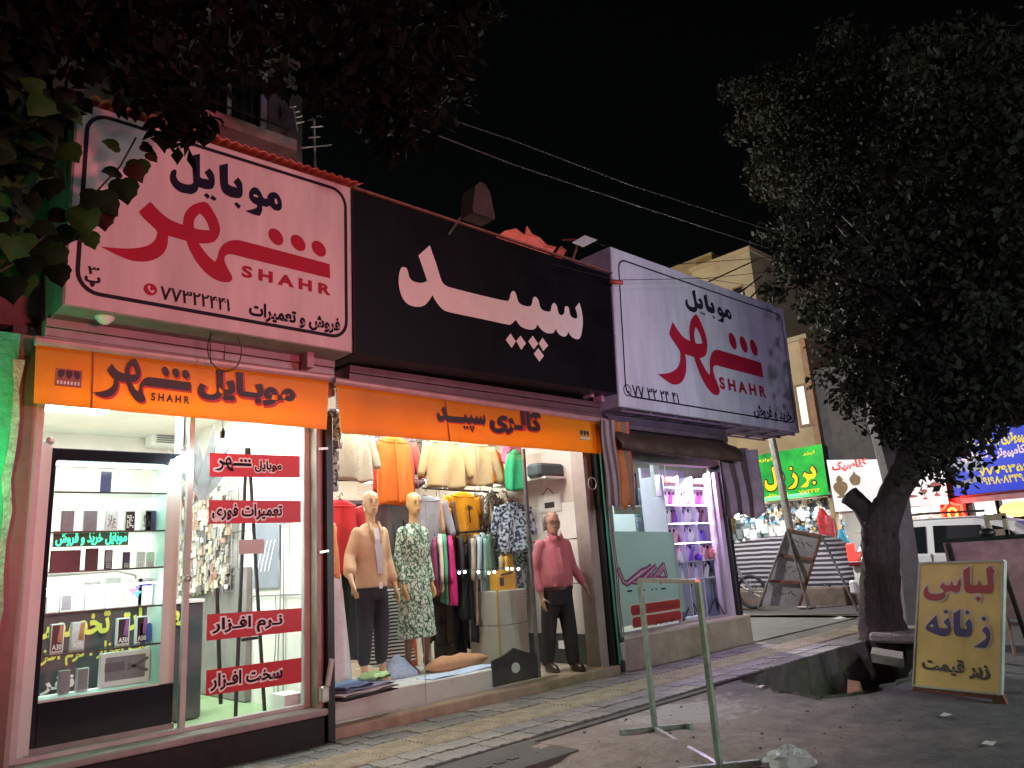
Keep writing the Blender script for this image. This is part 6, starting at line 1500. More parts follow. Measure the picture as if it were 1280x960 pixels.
# ================================================================== THIRD SHOP (lit phone-case window)
mb = MB(); mb.box(7.02, 9.50, GL - .003, GL + .003, .385, 2.46); part('pane', mb, M_glass)
mb = MB(); mb.box(7.02, 9.50, GL - .02, GL + .02, .372, .40); mb.box(9.47, 9.50, GL - .02, GL + .02, .40, 2.45); mb.box(8.42, 8.428, GL - .006, GL + .006, .4, 2.45); part('window_frame', mb, M_alu)
FG = facade(GL - .006)
x0 = FG.px(766, 780)[0]; fr = thing('window_film', 'frosted window film with a plum logo and two red bars', 'window film', (7.6, GL, .4))
q = [FG.px(771, 786), FG.px(858, 764), FG.px(841, 665), FG.px(762, 664)]
mb = MB(); mb.prism([FG.at(*c, 0) for c in q], FG.n * -.002); obj('film', mb, glass_mat('frosted', (.85, .95, .9),   .5, .86, (.44, .55, .50)), fr)
def pill(l, r, t_, b_, m, off): 
    x0, x1, y0, y1 = span(FG, l, r, t_, b_); mb = MB(); put(mb, shape_polys([rounded(x0, x1, y0, y1, (y1 - y0) * .38)]), ID, FG, off); return mb
for i, (l, r, t_, b_) in enumerate(((789, 851, 757, 770), (791, 852, 772, 785))):
    obj('red_bar_edge', pill(l - 1, r + 1, t_ - 1, b_ + 1, None, .002), mat('pill_edge', (.55, .52, .42), .5), fr)
    b2 = obj('red_bar', pill(l, r, t_, b_, None, .003), mat('pill_red', (.48, .06, .045), .45, vary=.15, trans=.3), fr)
    mb = MB(); line_into(mb, ['تعمیرات تخصصی موبایل', 'خرید و فروش'][i], FG, [792, 818][i], [846, 844][i], [760, 774][i], [767, 782][i], .005, .02); obj('dark_writing', mb, mat('bar_ink', (.10, .02, .02), .5), b2)
def strokes(m, off, w, nm):
    mb = MB()
    for pts in ([(773, 712), (779, 727), (784, 730), (806, 712)], [(785, 728), (803, 713)], [(791, 727), (799, 728), (819, 708)], [(795, 722), (813, 708)], [(806, 722), (815, 712), (813, 722)], [(817, 722), (824, 712), (829, 706), (833, 720)], [(822, 719), (830, 708)], [(826, 727), (820, 723), (832, 724)]):
        P = [FG.px(*p) for p in pts]
        for a, b in zip(P, P[1:]):
            a = Vector(a); b = Vector(b); d = (b - a).normalized(); n = Vector((-d.y, d.x)) * w; e = d * w * .6
            put(mb, shape_polys([[tuple(a - e - n), tuple(b + e - n), tuple(b + e + n), tuple(a - e + n)]]), ID, FG, off); off += .00003
    return obj(nm, mb, m, fr)
strokes(mat('logo_dark', (.10, .06, .09), .5), .002, .034, 'logo_outline'); strokes(mat('logo_plum', (.30, .07, .16), .5, trans=.2), .0035, .024, 'logo_stroke'); strokes(mat('logo_light', (.62, .42, .52), .5), .005, .005, 'logo_highlight')
mb = MB()
for k, px in enumerate((787, 799, 805, 815, 820, 829)): 
    a = FG.px(px, 739 - k * .6); w = .05 if k in (0, 5) else .014
    put(mb, shape_polys([[(a[0] - w, a[1] - .008), (a[0] + w, a[1] - .008), (a[0] + w, a[1] + .012), (a[0] - w, a[1] + .012)]]), ID, FG, .003)
obj('small_marks', mb, M_ink_black, fr)
# display shelves with phone cases
SV = facade(5.97)
unit = thing('display_shelves', 'tall lilac lit display shelves full of phone cases', 'display shelves', (8.8, 6.4, .35))
ux0, ux1 = 8.50, 9.56
M_lil = mat('unit_lilac', (.70, .66, .80), .4, vary=.05); M_shl = mat('acrylic_shelf', (.75, .70, .85), .2)
mb = MB(); mb.box(ux0, ux1, 6.32, 6.36, .34, 2.45); obj('back_panel', mb, M_lil, unit)
for x in (ux0, 8.86, 9.20, ux1): mb = MB(); mb.box(x - .008, x + .008, 5.97, 6.315, .34, 2.3); obj('upright', mb, M_shl, unit)
rows = []
for (py_l, py_r, l, r) in ((630, 632, 842, 890), (653, 655, 843, 894), (678, 680, 846, 897), (701, 704, 849, 900), (724, 726, 851, 905)):
    rows.append((SV.px(l, (py_l + py_r) / 2)[1], l, r))
for i, (z, l, r) in enumerate(rows):
    mb = MB(); mb.box(ux0, ux1, 5.965, 6.315, z - .012, z); obj('shelf', mb, M_shl, unit)
    if i < 3: mb = MB(); mb.box(ux0 + .02, ux1 - .02, 5.955, 5.963, z - .014, z - .001); obj('light_strip', mb, mat('led_lilac', (.85, .62, 1.0), .4, emit=12), unit)
mb = MB(); mb.box(ux0 + .02, ux1 - .02, 5.955, 5.963, 2.13, 2.14); obj('light_strip', mb, MATS['led_lilac'], unit)
ordn = ['first', 'second', 'third', 'fourth', 'fifth', 'sixth', 'seventh', 'eighth', 'ninth', 'tenth']
cpal = {'pink': (.72, .25, .45), 'lilac': (.55, .42, .75), 'plum': (.22, .05, .18), 'violet': (.22, .10, .55), 'white': (.78, .75, .80), 'rose': (.75, .38, .45), 'dark': (.05, .04, .07), 'blue': (.20, .25, .60), 'cyan': (.35, .55, .70)}
seqs = [['pink', 'plum', 'rose', 'plum', 'lilac', 'white', 'pink', 'rose', 'plum', 'pink'], ['white', 'plum', 'violet', 'blue', 'lilac', 'white', 'dark', 'white', 'dark', 'rose'], ['pink', 'rose', 'plum', 'lilac', 'white', 'blue', 'blue', 'violet'], ['white', 'pink', 'white', 'lilac', 'violet', 'rose', 'pink', 'white', 'rose'], ['white', 'lilac', 'white', 'rose', 'lilac', 'white', 'plum', 'white', 'dark']]
case_me = {}
def case_mesh(c):
    if c not in case_me:
        m = MB(); m.rbox(-.038, .038, -.006, .006, 0, .15, .006); m.cur = 1; m.box(-.028, -.004, -.009, -.006, .105, .14); case_me[c] = mesh_of(m, 'phone_case', [mat('case_' + c, cpal[c], .3, vary=.15, vscale=30), M_ink_black])
    return case_me[c]
rr = random.Random(12)
for i, (z, l, r) in enumerate(rows):
    n = len(seqs[i])
    for k, c in enumerate(seqs[i]):
        x = ux0 + .06 + (ux1 - ux0 - .18) * k / (n - 1)
        o = bpy.data.objects.new('phone_case', case_mesh(c)); link(o); o.location = (x, 6.03 + .02 * rr.random(), z + .002); o.rotation_euler = (R(-14), R(rr.uniform(28, 36)) if i != 2 or k < 5 else R(4), R(-12)); s = rr.uniform(1.4, 1.6) if not (i == 2 and k >= 5) else 1.15; o.scale = (s * 1.1, 1, s)
        tag(o, '%s phone case, %s from the left on the %s lit shelf from the top' % (c, ordn[k], ordn[i]), 'phone case', 'phone cases on the lit shelves')
for (px, py, rad, c, lab) in ((873, 697, .055, (.20, .08, .60), 'round violet plush case on the fourth lit shelf'), (890, 692, .085, (.80, .32, .30), 'coral pink furry case on the fourth lit shelf')):
    p = at_y(px, py, 5.99); mb = MB(); mb.sm = True; mb.ball(p, rad, .05, rad, n=12, m=8)
    for k in range(40): d = Vector((rr.uniform(-1, 1), rr.uniform(-1, .2), rr.uniform(-1, 1))).normalized(); mb.tube([p + d * rad * .8, p + d * rad * 1.15], [.012, .002], 4)
    obj('plush_case', mb, mat('plush_%d' % px, c, .9), label=lab, cat='phone case')
for (px, py, lab) in ((867, 770, 'small black tripod at the bottom of the lilac window, left'), (897, 772, 'small black tripod with phone clamp at the bottom right of the lilac window')):
    p = at_y(px, py, 6.0); p.z = .345; root = thing('tripod', lab, 'tripod', p)
    for k in range(3): a = k * 2.09 + .4; mb = MB(); mb.tube([p + Vector((.16 * math.cos(a), .16 * math.sin(a), 0)), p + Vector((0, 0, .28))], .010, 6); obj('leg', mb, M_black, root)
    mb = MB(); mb.tube([p + Vector((0, 0, .2)), p + Vector((0, 0, .46))], .012, 6); mb.rbox(p.x - .03, p.x + .03, p.y - .02, p.y + .02, p.z + .46, p.z + .53, .005); obj('column', mb, M_black, root)
for i, (px, w, h) in enumerate(((848, .16, .42), (858, .14, .44), (876, .16, .40), (884, .12, .38))):
    p = at_y(px, 765, 6.15); mb = MB(); mb.rbox(p.x - w / 2, p.x + w / 2, 6.18, 6.28, .345, .345 + h, .01); obj('boxed_accessory', mb, mat('blue_pack', (.22, .28, .50), .4, vary=.3, vscale=12), label='blue grey accessory pack, %s from the left at the bottom of the lilac window' % ['first', 'second', 'third', 'fourth'][i], cat='box', group='blue packs at the bottom of the lilac window')
mb = MB(); p = at_y(868, 788, 5.92); mb.rbox(p.x - .16, p.x + .16, 5.90, 5.94, .36, .44, .005); obj('name_plate', mb, M_cabw, label='small white plate at the foot of the lilac window', cat='plate')
# grey gridded drawer cabinet further inside, partition, TV on the wall
dc = thing('drawer_cabinet', 'grey cabinet of many small drawers inside the lit window', 'cabinet', (8.0, 7.4, .35))
qd = facade(6.55); dl, dr_, db, dt = span(qd, 797, 826, 610, 668)
mb = MB(); mb.box(dl, dr_ + .12, 6.57, 6.95, .34, dt); obj('carcass', mb, mat('cab_frame', (.62, .68, .70), .4), dc)
for j in range(8):
    for i in range(4):
        mb = MB(); w = (dr_ - dl) / 4; h = (dt - db) / 8; mb.rbox(dl + w * i + .012, dl + w * (i + 1) - .008, 6.545, 6.568, db + h * j + .01, db + h * (j + 1) - .006, .004)
        obj('drawer', mb, mat('drawer_%d' % ((i * 3 + j) % 4), [(.22, .26, .30), (.30, .36, .40), (.40, .48, .50), (.20, .42, .36)][(i * 3 + j) % 4], .4), dc)
mb = MB(); mb.box(8.36, 8.49, 6.0, 6.06, 2.02, 2.45); obj('end_panel', mb, M_cabw, label='white end panel of the lilac shelves', cat='panel')
tvq = facade(5.99); l, r, b, t = span(tvq, 772, 800, 590, 644); b = t - .5; 
mb = MB(); mb.rbox(l, r, 5.98, 6.02, t - .42, t, .008); obj('monitor', mb, M_black, label='dark screen hanging inside behind the rust orange flap', cat='screen')
mb = MB(); mb.rbox(l - .02, r + .03, 5.97, 6.03, t - .53, t - .43, .006); obj('sign_plate', mb, mat('olive_plate', (.22, .26, .16), .5), label='olive plate below the dark hanging screen', cat='plate')
p = at_y(764, 653, 5.95); mb = MB(); mb.box(7.04, 7.22, 5.9, 5.93, p.z - .09, p.z + .12); obj('flyer', mb, mat('flyer_pink', (.75, .2, .22), .5, vary=.5, vscale=20), label='pink and white flyer in the window corner above the film', cat='flyer')
for (px, c) in ((835, (.7, .2, .12)), (871, (.55, .22, .16))):
    p = at_y(px, 580, 6.0); mb = MB(); mb.rbox(p.x - .1, p.x + .13, 5.98, 6.1, 2.2, 2.28, .01); obj('box', mb, mat('topbox_%d' % px, c, .5, vary=.3), label='red box on top of the lilac shelves, ' + ('left one' if px < 850 else 'right one'), cat='box')
lamp('case_shop_light', 'AREA', (8.0, 7.2, 2.88), 60, (.82, .96, 1.0), 1.6)
lamp('lilac_window_light', 'AREA', (9.0, 5.93, 2.34), 65, (.80, .58, 1.0), 1.0, .04, rot=(R(-22), 0, 0))

# ================================================================== FOREGROUND
# bare steel sign frame
ZG = -.02
fr = thing('steel_frame', 'empty green grey steel sign frame standing on the dirt', 'frame', at_z(819, 914, ZG))
a = at_z(819, 914, ZG); b = at_z(900, 962, ZG); at_ = at_y(809, 722, a.y); bt = at_y(882, 729, b.y); ht = (at_.z + bt.z) / 2
M_fr = mat('worn_green_steel', (.30, .38, .32), .45, metal=.35, vary=.4, vscale=12, bump=.2); M_fr2 = mat('bare_steel', (.48, .45, .42), .4, metal=.5, vary=.3, vscale=12)
for p in (a, b): mb = MB(); mb.bar((p.x, p.y, ZG), (p.x, p.y, ht), .032); obj('post', mb, M_fr, fr)
mb = MB(); mb.bar((a.x, a.y, ht + .001), (b.x, b.y, ht + .001), .03); obj('top_bar', mb, M_fr2, fr)
mb = MB(); mb.bar((a.x, a.y, ZG + .017), (b.x, b.y, ZG + .017), .028); obj('bottom_bar', mb, M_fr2, fr)
d = (b - a).normalized(); nrm = Vector((-d.y, d.x, 0))
f1, f2 = at_z(779, 919, ZG), at_z(862, 911, ZG)
for p, s in ((a, 1), (b, 1)): mb = MB(); h = (f2 - f1).length / 2; u = (f2 - f1).normalized(); mb.bar(Vector((p.x, p.y, ZG + .018)) - u * h, Vector((p.x, p.y, ZG + .018)) + u * h, .031); obj('foot', mb, M_fr, fr)
for p in (f1, f2): mb = MB(); mb.bar((p.x, p.y, ZG - .01), (p.x, p.y, ZG + .04), .04); obj('foot_end', mb, M_fr, fr)

# yellow folding sign
gl_, gr_ = at_z(1147, 864, -.03), at_z(1243, 879, -.03)
u = (gr_ - gl_).normalized(); nn = Vector((u.y, -u.x, 0)); nn = nn if nn.x < 0 else -nn
lean = 9; vdir = (Vector((0, 0, 1)) * math.cos(R(lean)) - nn * math.sin(R(lean)))
YP = Plane(gl_, u, vdir)
if YP.n.dot(nn) < 0: YP.n = -YP.n
q = [YP.px(1142, 857), YP.px(1251, 868), YP.px(1255, 701), YP.px(1150, 704)]
ys = thing('folding_sign', 'yellow folding sign with red, blue and grey Persian lines', 'sign', (gl_ + gr_) / 2)
M_yel = mat('banner_yellow', (.82, .57, .20), .5, vary=.2, vscale=3, bump=.25, bscale=5)
f = bil(q)
mb = MB(); mb.sm = True; nx, ny = 14, 20
rows_ = [[YP.at(*f(i / nx, j / ny), .004 * math.sin(i * .9 + j * .5) * math.sin(math.pi * i / nx)) for i in range(nx + 1)] for j in range(ny + 1)]
mb.loft(rows_ + [[p - YP.n * .02 for p in r] for r in reversed(rows_)] + [rows_[0]], cap=False, closed=False); obj('banner', mb, M_yel, ys)
for k, ((a1, a2)) in enumerate((((0, 0), (1, 0)), ((0, 1), (1, 1)), ((0, 0), (0, 1)), ((1, 0), (1, 1)))):
    mb = MB(); mb.bar(YP.at(*f(*a1), -.004), YP.at(*f(*a2), -.004), .016 if k != 3 else .022, .03, up=YP.n); obj('frame_edge', mb, mat('edge_pale', (.50, .50, .44), .5, vary=.3), ys)
for s in (0.04, .96):
    mb = MB(); p = YP.at(*f(s, 0), -.02); mb.hexa([(p.x - .03, p.y - .05, -.03), (p.x + .03, p.y - .05, -.03), (p.x + .03, p.y + .05, -.03), (p.x - .03, p.y + .05, -.03), (p.x - .03, p.y - .03, p.z), (p.x + .03, p.y - .03, p.z), (p.x + .03, p.y + .03, p.z), (p.x - .03, p.y + .03, p.z)]); obj('foot', mb, M_rust, ys)
mb = MB(); mb.bar(YP.at(*f(.02, -.025), -.02), YP.at(*f(.98, -.025), -.02), .03, .03); obj('bottom_rail', mb, M_rust, ys)
for s in (.05, .95):
    p = YP.at(*f(s, .97), -.03); mb = MB(); mb.bar(p, (p.x + .42, p.y, -.03), .03); obj('back_leg', mb, M_dkmetal, ys)
LB = [[(690, 250, 1), (778, 190, 1), (785, 420), (800, 445), (880, 440), (885, 400), (910, 390), (935, 440), (1010, 440), (1022, 420), (1000, 250), (1000, 225), (1060, 185, 1), (1120, 275, 1), (1095, 295), (1090, 480), (1060, 545), (1000, 553), (900, 540), (800, 555), (735, 535), (710, 490)], [(850, 625, 1), (890, 588, 1), (935, 620, 1), (895, 662, 1)],
      [(380, 470, 1), (420, 405, 1), (450, 440), (520, 440), (530, 405), (550, 400), (560, 440), (610, 440), (620, 400), (655, 360, 1), (660, 440), (635, 530), (580, 545), (540, 520), (460, 545), (455, 590), (400, 640), (300, 652), (210, 630), (165, 570), (180, 490), (220, 445, 1), (225, 520), (260, 555), (340, 560), (410, 545), (430, 520)]]
ZN = [[(190, 265), (210, 225), (335, 95, 1), (365, 250), (400, 265), (490, 265), (425, 190, 1), (490, 130, 1), (520, 200), (520, 310), (470, 370), (400, 375), (310, 345), (270, 330), (210, 300)], [(245, 240), (275, 215), (300, 245), (270, 255)], [(425, 50, 1), (465, 20, 1), (500, 50, 1), (465, 85, 1)],
      [(560, 75, 1), (655, 15, 1), (655, 250), (680, 275), (745, 275), (715, 210, 1), (770, 145, 1), (805, 200), (805, 310), (760, 380), (680, 385), (600, 370), (570, 310)], [(710, 60, 1), (745, 25, 1), (782, 60, 1), (748, 95, 1)],
      [(940, 305, 1), (985, 240, 1), (1030, 275), (1055, 350), (1040, 460), (990, 530), (900, 530), (830, 520, 1), (940, 450), (1000, 400), (985, 350)], [(930, 145, 1), (965, 110, 1), (1010, 150, 1), (970, 180, 1)]]
def halo_polys(outl, plane, w):
    res = []
    for o in outl:
        p = [plane.px(*c[:2]) + tuple(c[2:]) for c in o]; s = smooth_outline(p, 4); ar = sum(s[i][0] * s[(i + 1) % len(s)][1] - s[(i + 1) % len(s)][0] * s[i][1] for i in range(len(s))); sg = 1 if ar > 0 else -1; n = len(s); out = []
        for i in range(n):
            a = Vector(s[(i + 1) % n]) - Vector(s[i - 1]); 
            if a.length < 1e-9: out.append(s[i]); continue
            a.normalize(); out.append((s[i][0] + sg * a.y * w, s[i][1] - sg * a.x * w))
        res.append(out)
    return res
M_halo2 = mat('halo_cream', (.66, .54, .46), .5)
mb = MB(); off = .006
for L, oy in ((LB, 690), (ZN, 760)):
    L2 = [zo(o, 1140, oy, 10.667) for o in L]
    for k, o in enumerate(halo_polys([o for o in L2 if len(o) != 4 or len(o[0]) > 2], YP, .014)): put(mb, shape_polys([o]), ID, YP, off + k * .0001)
obj('pale_outline', mb, M_halo2, ys)
mb = MB(); put(mb, traced([zo(o, 1140, 690, 10.667) for o in LB], YP, 4), ID, YP, .0085); obj('red_lettering', mb, mat('ink_crimson', (.40, .02, .045), .5, vary=.1), ys)
mb = MB(); put(mb, traced([zo(o, 1140, 760, 10.667) for o in ZN], YP, 4), ID, YP, .0085); obj('blue_lettering', mb, mat('ink_indigo', (.045, .03, .17), .5, vary=.1), ys)
mb = MB(); line_into(mb, 'زیر قیمت', YP, 1154, 1238, 820, 841, .0085, .035); obj('grey_lettering', mb, mat('ink_grey', (.05, .045, .06), .5), ys)

# pinkish sheet-metal board on black legs behind the yellow sign
BX = 8.8; pb = thing('notice_board', 'pink lit sheet metal board with a dark top bar behind the yellow sign', 'board', (BX, 2.2, -.03))
y0, y1 = at_x(1181, 690, BX).y, 1.15; zt = at_x(1190, 673, BX).z
mb = MB(); mb.rbox(BX, BX + .03, y1, y0, .42, zt - .04, .004); obj('panel', mb, mat('scuffed_pink_lit_panel', (.62, .28, .37), .35, metal=.15, vary=.55, vscale=3.5, bump=.2), pb)  # red neon light on the sheet is put into its pink colour
mb = MB(); mb.box(BX - .02, BX + .05, y1 - .05, y0 + .05, zt - .04, zt); obj('top_bar', mb, M_black, pb)
for y in (y0 - .05, y1 + .1, (y0 + y1) / 2 - .18): mb = MB(); mb.bar((BX - .01, y, zt - .05), (BX - .25, y - .16, -.03), .045); obj('leg', mb, M_black, pb); mb = MB(); mb.bar((BX + .04, y, zt - .05), (BX + .35, y, -.03), .045); obj('leg', mb, M_black, pb)
mb = MB(); mb.sm = True; p = at_x(1234, 664, BX + .02); mb.ball((BX + .02, p.y, zt + .03), .06, .075, .05); obj('helmet', mb, M_black, label='dark round lump resting on the black bar of the pink board', cat='helmet')
cb = thing('chair_back', 'beige plastic chair back with a square hole showing above the pink board', 'chair', at_x(1247, 668, 9.6)); p = at_x(1247, 664, 9.6)
mb = MB(); w = .11
for (ya, yb, za, zb) in ((-w, -w + .05, -.3, .17), (w - .05, w, -.3, .12), (-w, w, .12, .19), (-w, w, -.3, .02)): mb.rbox(9.6, 9.63, p.y + ya, p.y + yb, p.z + za, p.z + zb, .008)
obj('back', mb, mat('beige_plastic', (.46, .34, .24), .4), cb)
for s in (-1, 1):
    mb = MB(); mb.tube([(9.62, p.y + s * .09, -.03), (9.62, p.y + s * .09, p.z - .28)], .018, 6); obj('leg', mb, MATS['beige_plastic'], cb)
mb = MB(); mb.rbox(9.45, 9.85, p.y - .2, p.y + .2, .42, .46, .02); obj('seat', mb, MATS['beige_plastic'], cb)

# leaning grey board in a pipe stand, on the kerb of the side street
ZK = .0
bx_ = 13.6
lb = thing('leaning_board', 'tilted grey metal board of three panels in a pipe stand by the side street', 'board', (bx_, 6.9, ZK))
M_gb = mat('grey_sheet', (.34, .30, .32), .6, vary=.45, vscale=2.5, bump=.3, bscale=9)
LBP = crossrow(bx_)
P3 = lambda x, y, o=0: LBP.at(*LBP.px(x, y), o)
tl_, tr_, br_, bl_ = (984, 662), (1027, 670), (1000, 757), (953, 757)
lerp = lambda a, b, t: (a[0] + (b[0] - a[0]) * t, a[1] + (b[1] - a[1]) * t)
for i, (t0, t1) in enumerate(((.0, .325), (.345, .665), (.685, 1.0))):
    A_, B_, C_, D_ = lerp(tl_, bl_, t1), lerp(tr_, br_, t1), lerp(tr_, br_, t0), lerp(tl_, bl_, t0)
    mb = MB(); mb.prism([P3(*p) for p in (A_, B_, C_, D_)], LBP.n * .03); pn = obj('panel', mb, M_gb, lb)
    rr2 = random.Random(i + 3); mb = MB()
    for k in range(10):
        c = lerp(lerp(D_, C_, .2 + .065 * k), lerp(A_, B_, .2 + .065 * k), .45 + rr2.uniform(-.08, .12)); c2 = (c[0] + rr2.uniform(.8, 1.8), c[1] + rr2.uniform(-1.5, 1.5)); mb.bar(P3(*c, .031), P3(*c2, .031), .03, .002, up=LBP.n)
    obj('faded_marks', mb, mat('faded_paint', (.09, .08, .085), .7), pn)
mb = MB()
for t in (.335, .675): mb.bar(P3(*lerp(tl_, bl_, t), .02), P3(*lerp(tr_, br_, t), .02), .05, .05, up=LBP.n)
mb.bar(P3(*tl_, .02), P3(*tr_, .02), .05, .04, up=LBP.n); mb.bar(P3(*tr_, .02), P3(*br_, .02), .04, .04, up=LBP.n); obj('rim', mb, M_rust, lb)
M_pipe = mat('pipe_steel', (.36, .32, .31), .45, metal=.4, vary=.4, vscale=10)
for (a, b, o) in (((985, 662), (951, 759), .10), ((985, 662), (1014, 761), .12), ((1028, 670), (1074, 764), .05)):
    pa, pb2 = P3(*a, .03), P3(*b, o); pb2.z = max(pb2.z, -.0); mb = MB(); mb.tube([pa, pb2], .022, 8); obj('pipe_leg', mb, M_pipe, lb)
# low masonry edge where the board stands
mb = MB(); mb.rbox(13.2, 13.95, 4.6, 8.55, -.1, .0, .02); obj('kerb', mb, M_conc_dark, kind='structure')

# ================================================================== VEHICLES
def wheel(root, c, r, w, ax, nm='wheel'):
    """tyre with rim: c centre, ax axle direction"""
    ax = Vector(ax).normalized(); up = Vector((0, 0, 1)); f = ax.cross(up)
    mb = MB(); mb.sm = True; mb.loft([[c + ax * a + (f * math.cos(k * math.pi / 12) + up * math.sin(k * math.pi / 12)) * rr for k in range(24)] for a, rr in ((-w / 2, r * .62), (-w / 2, r * .9), (-w * .35, r), (w * .35, r), (w / 2, r * .9), (w / 2, r * .62))]); t = obj(nm, mb, mat('tyre', (.015, .015, .016), .8), root)
    mb = MB(); mb.loft([[c + ax * a + (f * math.cos(k * math.pi / 12) + up * math.sin(k * math.pi / 12)) * rr for k in range(24)] for a, rr in ((-w * .45, r * .6), (-w * .5, r * .5), (-w * .3, r * .45))])
    for k in range(5): a = k * 1.2566; d_ = f * math.cos(a) + up * math.sin(a); mb.bar(c - ax * w * .48 + d_ * r * .12, c - ax * w * .48 + d_ * r * .55, r * .14, .03, up=ax)
    obj('rim', mb, mat('alloy', (.45, .45, .47), .35, metal=.8), t)
# white family car parked along the side street, its tail to the left
CX = 14.75
yT = at_x(1063, 720, CX).y; car = thing('parked_car', 'white estate car parked behind the tree trunk, red tail lamp to the left', 'car', (CX, yT - 2.1, 0))
M_carw = mat('car_white', (.80, .79, .79), .25, vary=.04, coat=.6); M_win = mat('car_glass', (.012, .014, .016), .06, spec=.6); M_trimb = mat('black_trim', (.02, .02, .02), .5)
def csec(y, zb, zs, zt, hw, hr):   # cross section: belt at zs, roof at zt
    x = lambda s: CX + .9 + s * 1.0
    return [(x(-hw), y, zb), (x(-hw * 1.02), y, (zb + zs) / 2), (x(-hw), y, zs), (x(-hr), y, zt - .08), (x(-hr * .8), y, zt), (x(hr * .8), y, zt), (x(hr), y, zt - .08), (x(hw), y, zs), (x(hw * 1.02), y, (zb + zs) / 2), (x(hw), y, zb)]
L_ = lambda d: yT - d
mb = MB(); mb.sm = False
secs = [(0, .45, .86, .90, .72, .60), (.06, .30, .95, 1.02, .82, .68), (.30, .26, .98, 1.46, .86, .64), (.55, .26, .98, 1.62, .88, .66), (1.2, .26, .97, 1.66, .88, .68), (2.2, .26, .95, 1.63, .88, .68), (2.8, .26, .93, 1.48, .88, .66), (3.35, .26, .92, 1.02, .87, .70), (4.1, .28, .84, .90, .84, .66), (4.35, .36, .66, .72, .74, .60)]
mb.loft([csec(L_(s[0]), *s[1:]) for s in secs]); obj('body', mb, M_carw, car)
wx = CX + .9 - .88
car.scale = (1, 1, .955)
def side_pane(pts, nm='window', m=None, dx=-.012, th=.03):
    mb = MB()
    P = []
    for (d, z) in pts:
        k = max(0, (z - .96) / .62); P.append(Vector((wx + .215 * k * .92 + dx, L_(d), z)))
    mb.prism(P, (th, 0, 0)); return obj(nm, mb, m or M_win, car)
side_pane([(.62, 1.02), (1.42, 1.01), (1.42, 1.50), (.80, 1.50)]); side_pane([(1.55, 1.01), (2.45, 1.0), (2.30, 1.46), (1.55, 1.50)]); side_pane([(2.55, 1.0), (3.05, .99), (2.72, 1.36), (2.48, 1.44)])
mb = MB(); mb.tube([(wx + .22, L_(.5), 1.70), (wx + .22, L_(1.4), 1.74), (wx + .22, L_(2.4), 1.70)], .022, 6); obj('roof_rail', mb, M_trimb, car)
mb = MB(); mb.rbox(wx - .03, wx + .02, L_(3.3), L_(.5), .52, .58, .01); obj('side_moulding', mb, M_trimb, car)
for d in (1.49, 2.5): mb = MB(); mb.box(wx - .014, wx + .0, L_(d) - .006, L_(d) + .006, .40, 1.0); obj('door_seam', mb, M_trimb, car)
mb = MB(); mb.rbox(wx - .025, wx + .05, L_(.16), L_(.0), .93, 1.28, .02); mb.rbox(wx + .9, wx + 1.7, L_(.10), L_(.02), .93, 1.1, .02); tlm = obj('tail_lamp', mb, mat('tail_red', (.75, .05, .04), .3, emit=1.6), car)
mb = MB(); mb.rbox(wx - .03, wx + .05, L_(.42), L_(.0), .83, .925, .015); obj('reflector', mb, mat('dark_red', (.20, .02, .03), .3), car)
mb = MB(); mb.rbox(wx - .02, wx + 1.7, L_(.06), L_(-.06), .30, .56, .03); obj('rear_bumper', mb, M_carw, car)
mb = MB(); mb.ball((wx - .02, L_(.35), .70), .03, .09, .05, n=10, m=6); obj('fuel_flap', mb, M_trimb, car)
for d in (.85, 3.45):
    mb = MB(); mb.sm = True; mb.tube([(wx - .01, L_(d), .33), (wx + .2, L_(d), .33)], .385, 20); obj('wheel_arch', mb, M_trimb, car); wheel(car, Vector((wx + .06, L_(d), .32)), .32, .2, (1, 0, 0)); wheel(car, Vector((wx + 1.7, L_(d), .32)), .32, .2, (1, 0, 0))
# car under a striped cover
CX2 = 17.4; yL = 13.0; yR = at_x(1062, 705, CX2).y; cc = thing('covered_car', 'low car under a dark and pale striped cover behind the leaning board', 'car', (CX2 + .8, (yL + yR) / 2, 0))
M_cov = mat('cover', (.3, .3, .3)); 
mcov = bpy.data.materials.new('striped_cover'); mcov.use_nodes = True; nt = mcov.node_tree; bs = nt.nodes['Principled BSDF']; tc = nt.nodes.new('ShaderNodeTexCoord'); wv = nt.nodes.new('ShaderNodeTexWave'); wv.bands_direction = 'Z'; wv.inputs['Scale'].default_value = 2.9; wv.inputs['Distortion'].default_value = 1.4; wv.inputs['Detail Scale'].default_value = .6; rp = nt.nodes.new('ShaderNodeValToRGB'); rp.color_ramp.elements[0].position = .55; rp.color_ramp.elements[1].position = .68; rp.color_ramp.elements[0].color = (.035, .03, .045, 1); rp.color_ramp.elements[1].color = (.42, .40, .46, 1)
nt.links.new(tc.outputs['Object'], wv.inputs['Vector']); nt.links.new(wv.outputs['Fac'], rp.inputs[0]); nt.links.new(rp.outputs[0], bs.inputs['Base Color']); bs.inputs['Roughness'].default_value = .75
mb = MB(); mb.sm = True; rws = []; top = [(0, .75), (.05, .95), (.12, 1.35), (.2, 1.5), (.4, 1.52), (.55, 1.42), (.66, 1.08), (.85, .98), (.97, .86), (1, .66)]
